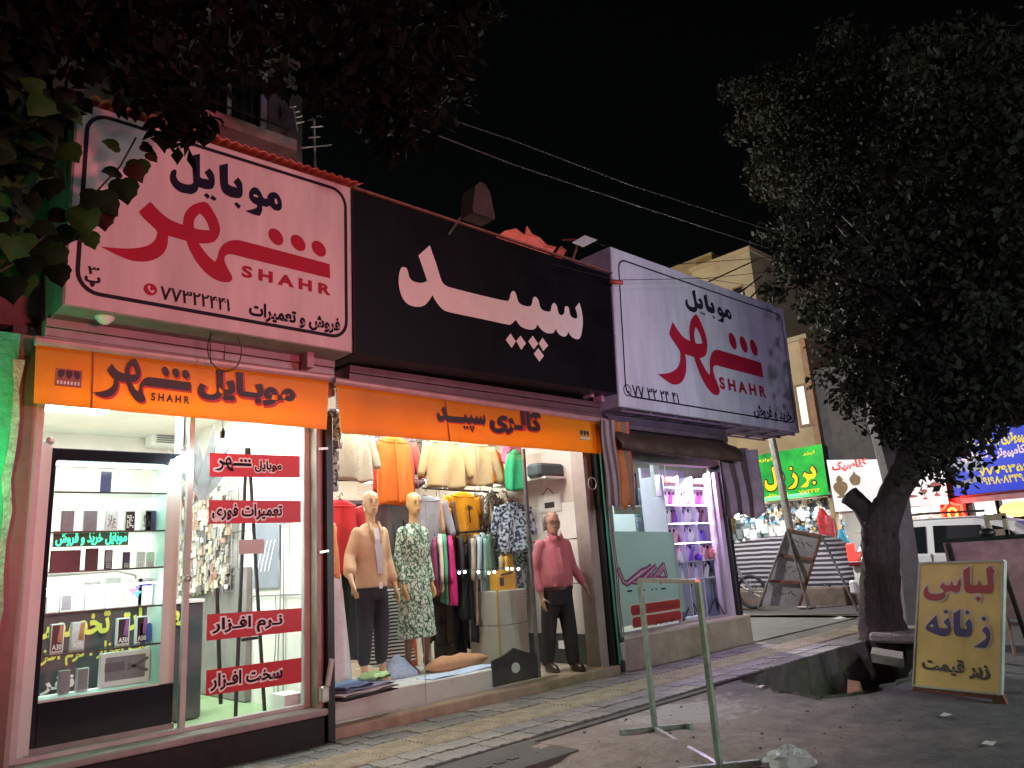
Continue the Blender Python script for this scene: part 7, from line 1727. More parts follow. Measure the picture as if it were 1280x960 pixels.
for k in range(41):
    s = k / 40; j = next(i for i in range(len(top) - 1) if top[i][0] <= s <= top[i + 1][0]); t = (s - top[j][0]) / (top[j + 1][0] - top[j][0]); zt = top[j][1] + (top[j + 1][1] - top[j][1]) * t; y = yR + (yL - yR) * s; ww = .82 if 0 < k < 40 else .6
    rws.append([(CX2 + .85 - ww * c[0] * (1 + .015 * math.sin(k * 1.3 + i)), y, .28 + (zt - .28) * c[1]) for i, c in enumerate(((1.02, 0), (1.04, .25), (1.0, .55), (.86, .85), (.6, .98), (0, 1.0), (-.6, .98), (-.86, .85), (-1, .55), (-1.04, .25), (-1.02, 0)))])
mb.loft(rws, cap=False, closed=False); obj('cover', mb, mcov, cc)
mb = MB(); mb.rbox(CX2 + .08, CX2 + 1.6, yR + .1, yL - .1, .22, .5, .05); obj('underbody', mb, M_black, cc)
for y in (yR + .8, yL - .85): wheel(cc, Vector((CX2 + .12, y, .31)), .31, .2, (1, 0, 0))
# motorcycle half hidden by the vitrine corner
mx = 14.9; mc = at_x(938, 728, mx); mo = thing('motorcycle', 'dark motorcycle wheel and frame just past the vitrine corner', 'motorcycle', (mx, mc.y + .6, .05)); my = mc.y
for y in (my, my + 1.25):
    c = Vector((mx, y, .36)); mb = MB(); mb.sm = True; mb.loft([[c + Vector((.035 * math.cos(b * math.pi / 3), (.32 + .035 * math.sin(b * math.pi / 3)) * math.cos(k * math.pi / 14), (.32 + .035 * math.sin(b * math.pi / 3)) * math.sin(k * math.pi / 14))) for b in range(6)] for k in range(29)], cap=False); wh = obj('wheel', mb, mat('tyre', (.015, .015, .016)), mo)
    mb = MB()
    for k in range(12): a = k * math.pi / 6; mb.tube([c, c + Vector((0, .3 * math.cos(a), .3 * math.sin(a)))], .006, 4)
    mb.tube([c - Vector((.06, 0, 0)), c + Vector((.06, 0, 0))], .05, 10); obj('spoke', mb, mat('chrome', (.5, .5, .5), .3, metal=.9), wh)
mb = MB(); mb.tube([(mx, my, .36), (mx, my + .22, .75), (mx, my + .35, 1.0)], .03, 8); obj('fork', mb, MATS['chrome'], mo)
mb = MB(); mb.sm = True; mb.loft([[(mx + r[1] * math.cos(k * .524), my + r[0], r[2] + r[3] * math.sin(k * .524)) for k in range(12)] for r in ((.3, .05, .82, .06), (.42, .12, .84, .12), (.65, .13, .82, .12), (.8, .08, .80, .06), (1.3, .10, .80, .05), (1.5, .06, .84, .04))]); obj('tank_and_seat', mb, mat('bike_black', (.02, .02, .025), .3), mo)
mb = MB(); mb.rbox(mx - .14, mx + .14, my + .42, my + .85, .3, .68, .05); obj('engine', mb, M_dkmetal, mo)
mb = MB(); mb.tube([(mx - .34, my + .45, 1.06), (mx - .1, my + .33, 1.02), (mx + .1, my + .33, 1.02), (mx + .34, my + .45, 1.06)], .016, 6); obj('handlebar', mb, M_black, mo)
# ================================================================== SHOPS ACROSS THE SIDE STREET
FX = 22.0
CR = crossrow(FX - .25)
M_bei = mat('beige_render', (.42, .33, .20), .8, vary=.25, vscale=1.2, bump=.2); M_bei2 = mat('ochre_render', (.40, .34, .22), .8, vary=.25, vscale=1.0)
def far_box(name, mb, m, label): return obj(name, mb, m, label=label, cat='building')
A_ = thing('corner_building', 'beige two storey building above the green shop sign', 'building', (FX + 3, 10.5, 0))
mb = MB(); mb.box(FX, FX + 7, 9.62, 12.4, 2.6, 7.4); mb.box(FX, FX + .3, 9.60, 9.72, 0, 2.6); mb.box(FX, FX + .3, 13.3, 13.6, 0, 2.6); mb.box(FX + 4, FX + 4.2, 9.7, 13.5, 0, 2.6); obj('wall', mb, M_bei, A_)
mb = MB(); mb.box(FX - .12, FX, 9.60, 9.78, 2.6, 7.42); obj('pillar', mb, mat('brown_pillar', (.30, .17, .10), .7, vary=.3), A_)
mb = MB(); mb.box(FX - .08, FX + 7, 9.55, 12.45, 7.4, 7.55); obj('cornice', mb, M_bei2, A_)
y1, y0 = at_x(999, 500, FX).y, at_x(1008, 500, FX).y
z0, z1 = at_x(1004, 531, FX).z, at_x(1004, 483, FX).z
mb = MB(); mb.box(FX - .05, FX + .02, y0 - .08, y1 + .08, z0 - .08, z1 + .08); wf = obj('window', mb, mat('brown_frame', (.2, .12, .08), .6), A_); mb = MB(); mb.box(FX - .06, FX - .052, y0, y1, z0, z1); obj('pane', mb, mat('lit_pane', (.85, .80, .70), .4, emit=.55), wf)
for (yy, zz) in ((10.9, 5.0), (11.8, 5.0)):
    mb = MB(); mb.box(FX - .04, FX + .02, yy - .4, yy + .3, zz, zz + 1.3); w2 = obj('window', mb, MATS['brown_frame'], A_); mb = MB(); mb.box(FX - .05, FX - .042, yy - .34, yy + .24, zz + .06, zz + 1.24); obj('pane', mb, MATS['night_pane'], w2)
D_ = thing('tall_building', 'taller ochre building rising behind the right sign box', 'building', (FX + 5, 14, 0))
mb = MB(); mb.box(FX + .4, FX + 9, 12.41, 13.5, 2.6, 11.0); mb.box(FX + .4, FX + 9, 11.2, 12.405, 7.6, 11.0); obj('wall', mb, M_bei2, D_)
mb = MB(); mb.box(FX + 2.0, FX + 11, 13.51, 26, 0, 12.2); obj('wall', mb, mat('ochre_dim', (.36, .29, .17), .8, vary=.25, vscale=1), D_)
mb = MB(); mb.box(FX + .34, FX + 9, 11.15, 13.55, 11.0, 11.16); obj('parapet_cap', mb, M_bei, D_)
for k in range(3):
    mb = MB(); mb.box(FX + .36, FX + .42, 11.6 + k * .6, 12.0 + k * .6, 8.8, 9.9); w2 = obj('window', mb, MATS['brown_frame'], D_); mb = MB(); mb.box(FX + .35, FX + .358, 11.64 + k * .6, 11.96 + k * .6, 8.85, 9.85); obj('pane', mb, MATS['night_pane'], w2)
B_ = thing('dark_building', 'unlit dark building over the white kitchenware sign', 'building', (FX + 3, 8, 0))
mb = MB(); mb.box(FX + .1, FX + 7, 6.42, 9.595, 2.9, 6.4); mb.box(FX + .1, FX + .3, 6.42, 6.55, 0, 2.9); mb.box(FX + 4, FX + 4.2, 6.5, 9.6, 0, 2.9); obj('wall', mb, mat('dark_render', (.10, .095, .095), .85, vary=.3), B_)
Cb = thing('computer_shop_building', 'low dark building carrying the blue computer sign', 'building', (FX + 3, 3, 0))
mb = MB(); mb.box(FX + .1, FX + 7, -3, 6.40, 2.9, 5.0); mb.box(FX + 4, FX + 4.2, -3, 6.4, 0, 2.9); mb.box(FX + .1, FX + .3, 6.05, 6.40, 0, 2.9); obj('wall', mb, MATS['dark_render'], Cb)
mb = MB()
for k in range(9): mb.box(FX - .05 + .02 * (k % 2), FX + .15, .5, 6.25, 2.02 + k * .05, 2.062 + k * .05)
obj('shutter_box', mb, mat('pink_shutter', (.62, .30, .32), .5, vary=.2), Cb)
E_ = thing('background_building', 'long dim building closing the side street far behind', 'building', (FX + 20, 40, 0))
mb = MB(); mb.box(-10, 40, 48, 52, 0, 7); obj('wall', mb, M_wall_out, E_)
# signs
def far_sign(name, label, corners, m_face, d=.18, side=None):
    q = [CR.px(*c) for c in corners]; root = thing(name, label, 'sign', CR.at(*q[0], -d / 2), 'lit signs across the side street')
    mb = MB(); mb.prism([CR.at(*c, -.01) for c in q], -CR.n * d); obj('box', mb, side or M_dkmetal, root); mb = MB(); mb.prism([CR.at(*c, -.009) for c in q], CR.n * .009); obj('panel', mb, m_face, root); return root, q
M_grn = mat('sign_green', (.03, .55, .05), .35, vary=.5, vscale=.9, emit=.42, col2=(.005, .22, .05))
gs, gq = far_sign('shop_sign', 'bright green sign with one yellow word across the side street', [(951, 627), (1036, 618), (1027, 555), (941, 570)], M_grn)
BZ = [[(885, 395, 1), (910, 340, 1), (955, 400), (965, 460), (940, 510), (890, 525), (870, 560), (860, 610), (830, 630), (755, 630, 1), (800, 590), (840, 540), (820, 500), (790, 480), (810, 425, 1), (850, 450), (920, 450)], [(940 + 24 * math.cos(a), 570 + 24 * math.sin(a)) for a in [k * .785 for k in range(8)]],
      [(640, 490, 1), (660, 430, 1), (710, 480), (720, 540), (700, 620), (650, 650), (590, 650, 1), (620, 620), (655, 590), (680, 540), (665, 510)], [(630 + 20 * math.cos(a), 382 + 20 * math.sin(a)) for a in [k * .785 for k in range(8)]],
      [(370, 375, 1), (412, 335, 1), (430, 480), (450, 500), (490, 500), (480, 460, 1), (515, 430, 1), (540, 500), (530, 560), (500, 580), (450, 580), (435, 640), (380, 680), (310, 665), (280, 610), (285, 535, 1), (305, 540), (320, 590), (370, 600), (405, 580), (395, 480)], [(492 + 16 * math.cos(a), 625 + 16 * math.sin(a)) for a in [k * .785 for k in range(8)]], [(535 + 16 * math.cos(a), 620 + 16 * math.sin(a)) for a in [k * .785 for k in range(8)]]]
BZ = [zo(o, 930, 550, 10.667) for o in BZ]
mb = MB()
for o in BZ: put(mb, shape_polys(halo_polys([o], CR, .035)), ID, CR, .012)
obj('dark_outline', mb, M_ink_brown, gs)
mb = MB(); put(mb, traced(BZ, CR, 3), ID, CR, .02); obj('yellow_lettering', mb, mat('glow_yellow', (.90, .72, .02), .4, emit=.35), gs)
for s_, l_, r_, t_, b_ in (('لوازم خانگی', 958, 986, 618, 623), ('۷۷۴۴۱۲', 999, 1026, 613, 618), ('لیزر', 1004, 1019, 565, 570), ('لوازم', 948, 966, 574, 580)):
    mb = MB(); line_into(mb, s_, CR, l_, r_, t_, b_, .02, .03); obj('small_lettering', mb, MATS['glow_yellow'], gs)
M_wht = mat('sign_white', (.78, .80, .82), .35, vary=.08, vscale=1.5, emit=.42)
ws, wq = far_sign('shop_sign', 'white sign with red word and kitchenware pictures behind the tree', [(1044, 640), (1186, 630), (1178, 573), (1033, 575)], M_wht)
mb = MB(); line_into(mb, 'کلاسیک', CR, 1041, 1085, 578, 591, .01, .05); obj('red_lettering', mb, mat('glow_red', (.75, .05, .06), .4, emit=.25), ws)
M_pg = mat('print_gold', (.28, .17, .08), .5, vary=.4, vscale=9, emit=.1); M_pw = mat('print_red_brown', (.38, .12, .10), .5, vary=.3, emit=.1)
for (px, py, rows, w, nm) in ((1053, 622, 5, .34, 'urn_print'), (1138, 622, 6, .30, 'cake_stand_print'), (1157, 624, 2, .12, 'goblet_print'), (1172, 620, 3, .22, 'fruit_bowl_print'), (1070, 606, 3, .25, 'dish_print')):
    c = CR.px(px, py); mb = MB(); H_ = .125 * rows; w *= .62
    pf_ = {'urn': [(.5, 0), (.7, .06), (.3, .12), (.8, .3), (1, .5), (.8, .66), (.35, .74), (.5, .8), (.3, .92), (.12, 1)], 'cake': [(.9, 0), (1, .05), (.15, .1), (.15, .2), (.85, .24), (.12, .3), (.12, .42), (.66, .46), (.1, .52), (.1, .64), (.48, .68), (.08, .74), (.08, .9), (.25, .94), (.03, 1)], 'goblet': [(.7, 0), (.6, .1), (.12, .2), (.12, .5), (.8, .7), (1, 1)], 'fruit': [(.5, 0), (.4, .12), (.1, .25), (.12, .5), (.9, .72), (1, .85), (.5, .95), (.1, 1)], 'dish': [(.6, 0), (1, .4), (.9, .6), (.3, .8), (.1, 1)]}[nm.split('_')[0]]
    o = [(c[0] + w * a_, c[1] + H_ * z_) for a_, z_ in pf_] + [(c[0] - w * a_, c[1] + H_ * z_) for a_, z_ in reversed(pf_)]
    put(mb, shape_polys([smooth_outline(o, 2)]), ID, CR, .008)
    obj(nm, mb, M_pg if 'urn' in nm or 'dish' in nm else M_pw, ws)
M_blu = mat('sign_blue', (.02, .045, .60), .35, vary=.2, vscale=1.5, emit=.55)
qx = CR.px(1290, 611)
bs_, bq_ = far_sign('shop_sign', 'blue computer shop sign with yellow lines at the right edge', [(1193, 620), (1330, 606), (1330, 519), (1185, 544)], M_blu)
M_gy = MATS['glow_yellow']
mb = MB(); line_into(mb, 'کامپیوتری و کافی نت', CR, 1207, 1296, 547, 564, .01, .05); obj('yellow_lettering', mb, M_gy, bs_)
mb = MB(); line_into(mb, '۷۷۷۹۳۵۶۱', CR, 1224, 1292, 585, 595, .01, .035); obj('yellow_lettering', mb, M_gy, bs_)
mb = MB(); line_into(mb, '۰۹۱۹۸۰۸۳۴۹۰', CR, 1227, 1284, 597, 607, .01, .03); obj('yellow_lettering', mb, M_gy, bs_)
mb = MB(); line_into(mb, 'خدمات کامپیوتر و لپ تاپ', CR, 1203, 1320, 565, 580, .01, .045); obj('white_lettering', mb, mat('glow_pink_white', (.85, .65, .65), .4, emit=.4), bs_)
mb = MB(); c = CR.px(1206, 604)
put(mb, shape_polys([[(c[0] - .2, c[1] - .12), (c[0] + .45, c[1] + .05), (c[0] + .45, c[1] + .18), (c[0] - .2, c[1] + .02)]]), ID, CR, .008); put(mb, shape_polys([[(c[0] + .1, c[1] + .25), (c[0] + .5, c[1] + .3), (c[0] + .5, c[1] + .75), (c[0] + .05, c[1] + .62)]]), ID, CR, .009); put(mb, shape_polys([[(c[0] - .35, c[1] + .55), (c[0] + .0, c[1] + .3), (c[0] + .1, c[1] + .5), (c[0] - .1, c[1] + .75)]]), ID, CR, .01); obj('laptop_print', mb, mat('print_steel', (.35, .40, .55), .4, vary=.4, vscale=6, emit=.15), bs_)
for py in (1235, 1270):
    p = CR.at(*CR.px(py, 536), .0); mb = MB(); mb.bar(p, p + Vector((-.5, .15, .35)), .03); mb.rbox(p.x - .62, p.x - .45, p.y + .1, p.y + .25, p.z + .3, p.z + .42, .02); obj('sign_lamp_arm', mb, M_alu, bs_)
# shop interiors: lit open fronts with goods
def stock(x, y0, y1, z0, z1, n, pal, label, seed, size=(.05, .16)):
    root = thing('hanging_stock', label, 'shop goods', (x, (y0 + y1) / 2, z0)); rr = random.Random(seed)
    for i, c in enumerate(pal):
        mb = MB()
        for k in range(n):
            y = rr.uniform(y0, y1); z = rr.uniform(z0, z1); s = rr.uniform(*size); h = s * rr.uniform(.6, 1.6); xx = x + rr.uniform(0, .5)
            if rr.random() < .3: mb.ball((xx, y, z), s * .5, s * .5, s * .5, n=7, m=4)
            else: mb.box(xx, xx + .05, y, y + s, z, z + h)
        obj('goods', mb, mat('stock_%d_%d' % (seed, i), c, .35, vary=.4, vscale=14), root, kind='stuff')
    return root
gr = [(.75, .78, .78), (.5, .55, .56), (.85, .85, .82), (.06, .07, .08), (.2, .24, .25), (.12, .35, .6), (.6, .6, .62), (.5, .35, .15)]
stock(22.6, 9.8, 13.2, .9, 2.6, 420, gr, 'crowded small household goods hanging in the green sign shop', 1)
stock(22.3, 11.0, 13.2, .2, 1.75, 110, gr[:5], 'grey packs stacked at the left of the green sign shop', 2, (.12, .26))
stock(24.0, 6.7, 9.4, 1.6, 1.95, 40, [(.85, .85, .8), (.55, .5, .4), (.7, .3, .25)], 'pale goods on the high shelf in the kitchenware shop', 3)
for (x, y0, y1, c, lab) in ((26.0, 9.7, 13.4, (.78, .80, .80), 'g'), (26.0, 6.5, 9.6, (.85, .84, .80), 'k'), (26.0, -2, 6.3, (.70, .70, .70), 'c')):
    mb = MB(); mb.box(x - .05, x - .01, y0, y1, .1, 2.85); mb.box(22.2, x - .06, y0, y1, .06, .12); mb.box(22.2, x - .06, y0, y1, 2.80, 2.86); obj('lining', mb, mat('lining_' + lab, c, .7), {'g': A_, 'k': B_, 'c': Cb}[lab])
mb = MB(); mb.box(22.12, 22.3, 6.55, 9.55, 2.05, 2.6); obj('fascia', mb, mat('fascia_pink', (.60, .42, .42), .6, vary=.15), B_)
mb = MB(); mb.box(22.6, 22.7, 6.6, 9.5, 1.45, 1.5); mb.box(22.6, 22.7, 8.0, 8.06, .1, 2.05); obj('shop_frame', mb, M_alu, B_)
for (y, z, c, lab, nm) in ((9.85, 1.5, (.62, .02, .03), 'red and black jacket hanging at the right end of the green sign shop', 'jacket'), (9.7, 1.28, (.65, .08, .1), 'red and white hanging toy beside the red jacket', 'toy')):
    mb = MB(); mb.sm = True; mb.loft([[(21.7 + .1 * math.cos(k * .7), y + r * math.sin(k * .7), z + .75 - t * .2) for k in range(9)] for t, r in enumerate((.06, .16, .17, .15, .13, .08))]); obj(nm, mb, mat('far_' + nm, c, .6, vary=.7, vscale=6), label=lab, cat=nm)
mb = MB(); mb.sm = True; p = at_x(1054, 682, 21.5); mb.loft([[(21.5 + r * math.cos(k * .7), p.y + r * 1.2 * math.sin(k * .7), p.z - .45 + t * .18) for k in range(9)] for t, r in enumerate((.2, .22, .2, .16, .10, .04))]); obj('doll', mb, mat('cyan_cloth', (.04, .42, .60), .6, vary=.2), label='bright cyan dressed figure hung by the tail of the white car', cat='doll')
# neon ring and hanging lights
nq = at_x(1191, 642, 21.9)
neon = thing('neon_sign', 'glowing red neon flower sign beneath the blue sign', 'neon sign', nq)
mb = MB(); mb.tube([nq + Vector((0, .26 * math.cos(k * .35) * (1 + .15 * math.sin(k * 2)), .28 * math.sin(k * .35) * (1 + .15 * math.sin(k * 2)))) for k in range(19)], .03, 6); obj('outer_tube', mb, mat('neon_red', (1.0, .06, .03), .4, emit=5), neon)
mb = MB(); mb.tube([nq + Vector((0, .10 * math.cos(k * .5), .14 * math.sin(k * .5))) for k in range(14)], .03, 6); obj('inner_tube', mb, mat('neon_amber', (1.0, .35, .05), .4, emit=5), neon)
mb = MB(); mb.box(22.0, 22.05, nq.y - .3, nq.y + .3, nq.z - .4, nq.z + .4); obj('backplate', mb, mat('neon_plate', (.4, .05, .05), .5), neon)
p = at_x(1272, 636, 22.6); mb = MB(); mb.sm = True; mb.ball(p, .05, .42, .2, n=14, m=8); obj('light_sign', mb, mat('amber_glow', (1, .62, .2), .4, emit=1.6), label='oval amber lit sign inside the computer shop', cat='sign')
for k in range(8):
    p = at_x(1268 + (k % 2) * 14, 646 + (k // 2) * 7, 25.8); mb = MB(); mb.box(25.8, 25.83, p.y - .32, p.y + .3, p.z - .12, p.z + .12); obj('wall_notice', mb, mat('notice_white', (.8, .82, .85), .5, vary=.2, vscale=20), label='white notice sheet on the computer shop wall, %s row, %s column' % (['top', 'second', 'third', 'lowest'][k // 2], ['left', 'right'][k % 2]), cat='notice', group='notice sheets in the computer shop')
for (px, py, x, lab) in ((1237, 640, 24.0, 'bright lamp in the computer shop, left of two'), (1257, 638, 24.0, 'smaller bright lamp in the computer shop, right of two'), (1000, 642, 22.6, 'bright lamp among goods under the green sign'), (1022, 641, 22.6, 'second bright lamp among goods under the green sign'), (952, 640, 22.2, 'round bright lamp at the left of the green sign shop'), (922, 645, 21.0, 'lamp glaring at the vitrine corner across the street'), (1083, 649, 22.3, 'bright lamp glaring left of the tree trunk')):
    p = at_x(px, py, x); mb = MB(); mb.sm = True; mb.ball(p, .10 if px != 1083 else .09, n=12, m=8); obj('lamp', mb, mat('lamp_white', (1, .98, .95), .4, emit=22), label=lab, cat='lamp')
lamp('green_shop_light', 'AREA', (22.6, 11.5, 2.75), 300, (.92, .98, 1.0), 2.6)
lamp('kitchenware_shop_light', 'AREA', (23.6, 8, 2.75), 150, (1, .97, .92), 2.4)
lamp('computer_shop_light', 'AREA', (24.0, 3.6, 2.75), 190, (.95, .97, 1), 3.0)
lamp('red_neon_light', 'POINT', nq + Vector((-.25, 0, .1)), 45, (1, .10, .06), .15)

# ================================================================== TREES, FOLIAGE, WIRES
M_bark = mat('bark', (.055, .040, .034), .9, vary=.6, vscale=9, stretch=(3, 3, .5), bump=1.0, bscale=22)
def leafy(name, parent, pts, m, size, seed, droop=.3):
    """many small folded leaves spread over the given anchor points"""
    rr = random.Random(seed); mb = MB()
    for (c, n, rad) in pts:
        for k in range(n):
            d = Vector((rr.gauss(0, 1), rr.gauss(0, 1), rr.gauss(0, 1))); d = d.normalized() * rad * (rr.random() ** .45); p = Vector(c) + Vector((d.x, d.y, d.z * .8))
            u = Vector((rr.uniform(-1, 1), rr.uniform(-1, 1), rr.uniform(-1, .5) - droop)).normalized(); w = u.orthogonal().normalized(); w = (Matrix.Rotation(rr.uniform(0, 6.3), 3, u) @ w); nn = u.cross(w); s = size * rr.uniform(.6, 1.35)
            b = len(mb.v); mb.v += [p, p + u * s * .5 + w * s * .30 + nn * s * .06, p + u * s, p + u * s * .5 - w * s * .30 + nn * s * .06]; mb.f += [[b, b + 1, b + 2], [b, b + 2, b + 3]]; mb.mi += [0, 0]; mb.smooth += [False, False]
    return obj(name, mb, m, parent, fix=False)
T0 = at_z(1105, 797, 0.0)
tree = thing('tree', 'dark leafy street tree with a forked trunk and one sawn off limb', 'tree', T0)
FK = at_x(1098, 650, T0.x); ST = at_x(1061, 619, T0.x - .05); BR = at_x(1135, 585, T0.x); BR2 = at_x(1160, 500, T0.x + .2)
mb = MB(); mb.sm = True
def bark_tube(mb, pts, rad, n=18, seed=0, rough=.05):
    P = []; Rr = []
    for i in range(len(pts) - 1):
        for k in range(6): t = k / 6; P.append(Vector(pts[i]).lerp(Vector(pts[i + 1]), t)); Rr.append(rad[i] + (rad[i + 1] - rad[i]) * t)
    P.append(Vector(pts[-1])); Rr.append(rad[-1]); s0 = len(mb.v); mb.tube(P, Rr, n)
    rr = random.Random(seed)
    for i in range(s0, len(mb.v)):
        c = P[(i - s0) // n]; j = (i - s0) % n; d = mb.v[i] - c; mb.v[i] = c + d * (1 + rough * math.sin(j * 2.1 + (i - s0) // n * .35) + rr.uniform(-rough, rough))
bark_tube(mb, [T0 + Vector((0, 0, -.15)), T0 + Vector((0, 0, .25)), T0.lerp(FK, .6), FK + Vector((0, 0, -.1)), FK.lerp(BR, .22), FK.lerp(BR, .6)], [.33, .255, .22, .215, .175, .12], 34, 1, .07)
bark_tube(mb, [FK + Vector((0, -.02, -.15)), FK.lerp(BR, .5), BR, BR2, BR2 + Vector((.3, -.3, 1.4))], [.19, .185, .175, .15, .08], 14, 2)
bark_tube(mb, [FK + Vector((0, .05, -.12)), FK.lerp(ST, .55), ST], [.16, .125, .14], 14, 3)
obj('trunk', mb, M_bark, tree)
mb = MB(); d = (ST - FK).normalized(); mb.tube([ST, ST + d * .012], [.135, .125], 14); obj('sawn_end', mb, mat('sawn_wood', (.22, .16, .12), .8, vary=.3, vscale=12), tree)
CC = at_x(1125, 330, T0.x + .1)
limbs = []
mb = MB(); mb.sm = True; rr = random.Random(21)
for k in range(16):
    a = k * 2.4; e = rr.uniform(.1, 1.1); L = rr.uniform(1.4, 2.7); d = Vector((math.cos(a) * math.cos(e), math.sin(a) * math.cos(e), math.sin(e))); s = BR.lerp(BR2 + Vector((.3, -.3, 1.4)), rr.uniform(.1, 1)); m_ = s + d * L * .5 + Vector((0, 0, .15)); t = s + d * L
    bark_tube(mb, [s, m_, t], [.075, .05, .015], 7, k); limbs.append((m_, t))
obj('limb', mb, M_bark, tree)
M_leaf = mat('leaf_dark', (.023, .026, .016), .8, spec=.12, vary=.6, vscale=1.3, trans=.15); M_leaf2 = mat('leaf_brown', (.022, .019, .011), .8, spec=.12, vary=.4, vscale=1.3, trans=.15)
cl = []; cl2 = []; cl3 = []
shape = [(955, 135, .6), (985, 130, .8), (1030, 110, .9), (1110, 95, .9), (1190, 95, .9), (1250, 110, 1.0), (975, 215, .75), (1010, 210, 1.0), (1100, 210, 1.1), (1190, 210, 1.1), (1270, 230, 1.2), (1000, 290, .6), (1040, 320, 1.0), (1120, 330, 1.1), (1210, 340, 1.1), (1290, 350, 1.1), (1060, 390, .5), (1075, 420, .85), (1130, 440, 1.0), (1220, 440, .9), (1290, 440, .9), (1085, 490, .6), (1135, 505, .75), (1195, 510, .7), (1255, 490, .5), (1070, 545, .34), (1105, 548, .36), (1175, 560, .32), (1052, 525, .32), (1203, 552, .25), (1160, 580, .15), (1188, 592, .12), (1350, 300, 1.3), (1340, 160, 1.2)]
for k in range(46):   # loose sprays round the outline
    t = k / 45
    if t < .45: px, py = 935 + 28 * math.sin(k * 2.3), 90 + 520 * t
    elif t < .72: px, py = 930 + 420 * (t - .45) / .27, 82 + 22 * math.sin(k * 2.9)
    else: px, py = 965 + 100 * (t - .72) / .28 + 12 * math.sin(k * 3.1), 340 + 190 * (t - .72) / .28
    if t < .45 and py > 300: px += (py - 300) * .35
    shape.append((px, py, rr.uniform(.16, .34)))
for i, (px, py, r) in enumerate(shape):
    for dx in ((-.9, .3, 1.3) if px > 1110 else (1.5, 2.3, 3.0)):
        if r < .5 and dx > .5: continue
        p = at_x(px, py, T0.x + dx + rr.uniform(-.3, .3)); n = int(520 * r * r) if r > .5 else int(800 * r * r)
        (cl if i % 3 else cl2).append((p, n, r))
        for q in range(2): cl.append((p + Vector((rr.uniform(-r, r), rr.uniform(-r, r), rr.uniform(-r, r))), int(120 * r), .3))
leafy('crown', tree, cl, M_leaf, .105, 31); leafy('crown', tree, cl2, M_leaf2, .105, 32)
# grey utility post behind the tree, leaning a little
pa, pb_ = at_z(1140, 778, 0), at_x(1118, 600, 12.9)
mb = MB(); mb.sm = False; mb.tube([pa + Vector((0, 0, -.1)), Vector((12.9, pb_.y, pb_.z)), Vector((12.9, pb_.y + .25, pb_.z + 3.5))], [.22, .19, .15], 8); obj('utility_post', mb, mat('post_concrete', (.20, .18, .175), .8, vary=.35, vscale=4, bump=.4), label='grey concrete utility post leaning behind the tree trunk', cat='post')
# vine and street tree foliage at the upper left
vt = thing('vine', 'leafy vine and branches hanging over the left end of the signs', 'vine', (0.9, 4.9, 2.9))
def vine_leaf(mb, p, u, nrm, s):
    u = u.normalized(); n = (nrm - u * nrm.dot(u)).normalized(); w = u.cross(n)
    o = [(0, .06), (.16, -.02), (.36, .0), (.52, .14), (.54, .32), (.46, .48), (.40, .66), (.22, .82), (0, 1.08), (-.20, .84), (-.40, .68), (-.45, .5), (-.56, .34), (-.50, .12), (-.34, -.02), (-.15, -.02)]
    b = len(mb.v); mb.v.append(p + u * s * .4 + n * s * .08)
    for x, y in o: mb.v.append(p + u * s * y + w * s * x * .9 - n * s * (.18 * abs(x) + .10 * y * y))
    k = len(o)
    for i in range(k): mb.f.append([b, b + 1 + i, b + 1 + (i + 1) % k]); mb.mi.append(0); mb.smooth.append(True)
M_vine = [mat('vine_leaf_%d' % i, c, .6, spec=.15, vary=.35, vscale=12, trans=.2) for i, c in enumerate([(.009, .028, .009), (.022, .075, .014), (.004, .010, .005), (.035, .016, .009)])]  # bright and dark greens stand in for lit and shaded leaves
cam_back = Vector((-.5, -.8, .15))
def leaf_at(px, py, y, s, ang, mi, tilt=(0, 0, 0)):
    p = at_y(px, py, y); u = Vector((math.sin(ang), -.25, -math.cos(ang))); mb = MB(); vine_leaf(mb, p, u, Vector((-.45 + tilt[0], -.9, .15 + tilt[1])), s); return obj('leaf', mb, M_vine[mi], vt, fix=False)
rr = random.Random(44)
# the spray that crosses the sign
for (px, py, s, a, mi) in ((150, 183, .13, -1.5, 1), (150, 214, .14, -1.2, 0), (172, 198, .19, .0, 1), (152, 222, .22, .15, 0), (163, 205, .16, .5, 3), (120, 236, .20, -.3, 0), (100, 256, .24, .2, 1), (124, 240, .20, .6, 0), (127, 262, .17, .1, 3), (82, 262, .17, -.7, 2), (88, 280, .19, -.2, 0), (62, 288, .2, -.4, 2), (58, 305, .24, .3, 0), (40, 318, .2, -.2, 2), (24, 330, .24, .2, 1), (12, 345, .2, .1, 2), (176, 180, .10, 1.2, 3), (185, 190, .10, .7, 3), (110, 290, .14, .3, 1), (70, 330, .17, .2, 2), (30, 290, .2, -.3, 1)):
    leaf_at(px, py, 4.7 + rr.uniform(-.15, .15), s * .82, a, mi)
mb = MB()
def twig(pts, y, r): mb.tube([at_y(px, py, y) for px, py in pts], r, 5)
twig([(170, 172), (150, 208), (120, 240), (92, 262), (58, 292), (20, 328), (-20, 350)], 4.72, .006); twig([(30, 120), (36, 200), (22, 260), (10, 320)], 4.8, .008); twig([(90, 40), (82, 110), (60, 180), (20, 240)], 4.8, .010); obj('stem', mb, M_bark, vt)
pts = []
for (px, py, r) in ((0, 40, .35), (30, 60, .35), (55, 95, .25), (70, 130, .14), (15, 130, .28), (-10, 180, .28), (28, 185, .2), (0, 250, .18), (30, 160, .2), (-5, 310, .14), (60, 20, .25), (90, 120, .08)):
    pts.append((px, py, r))
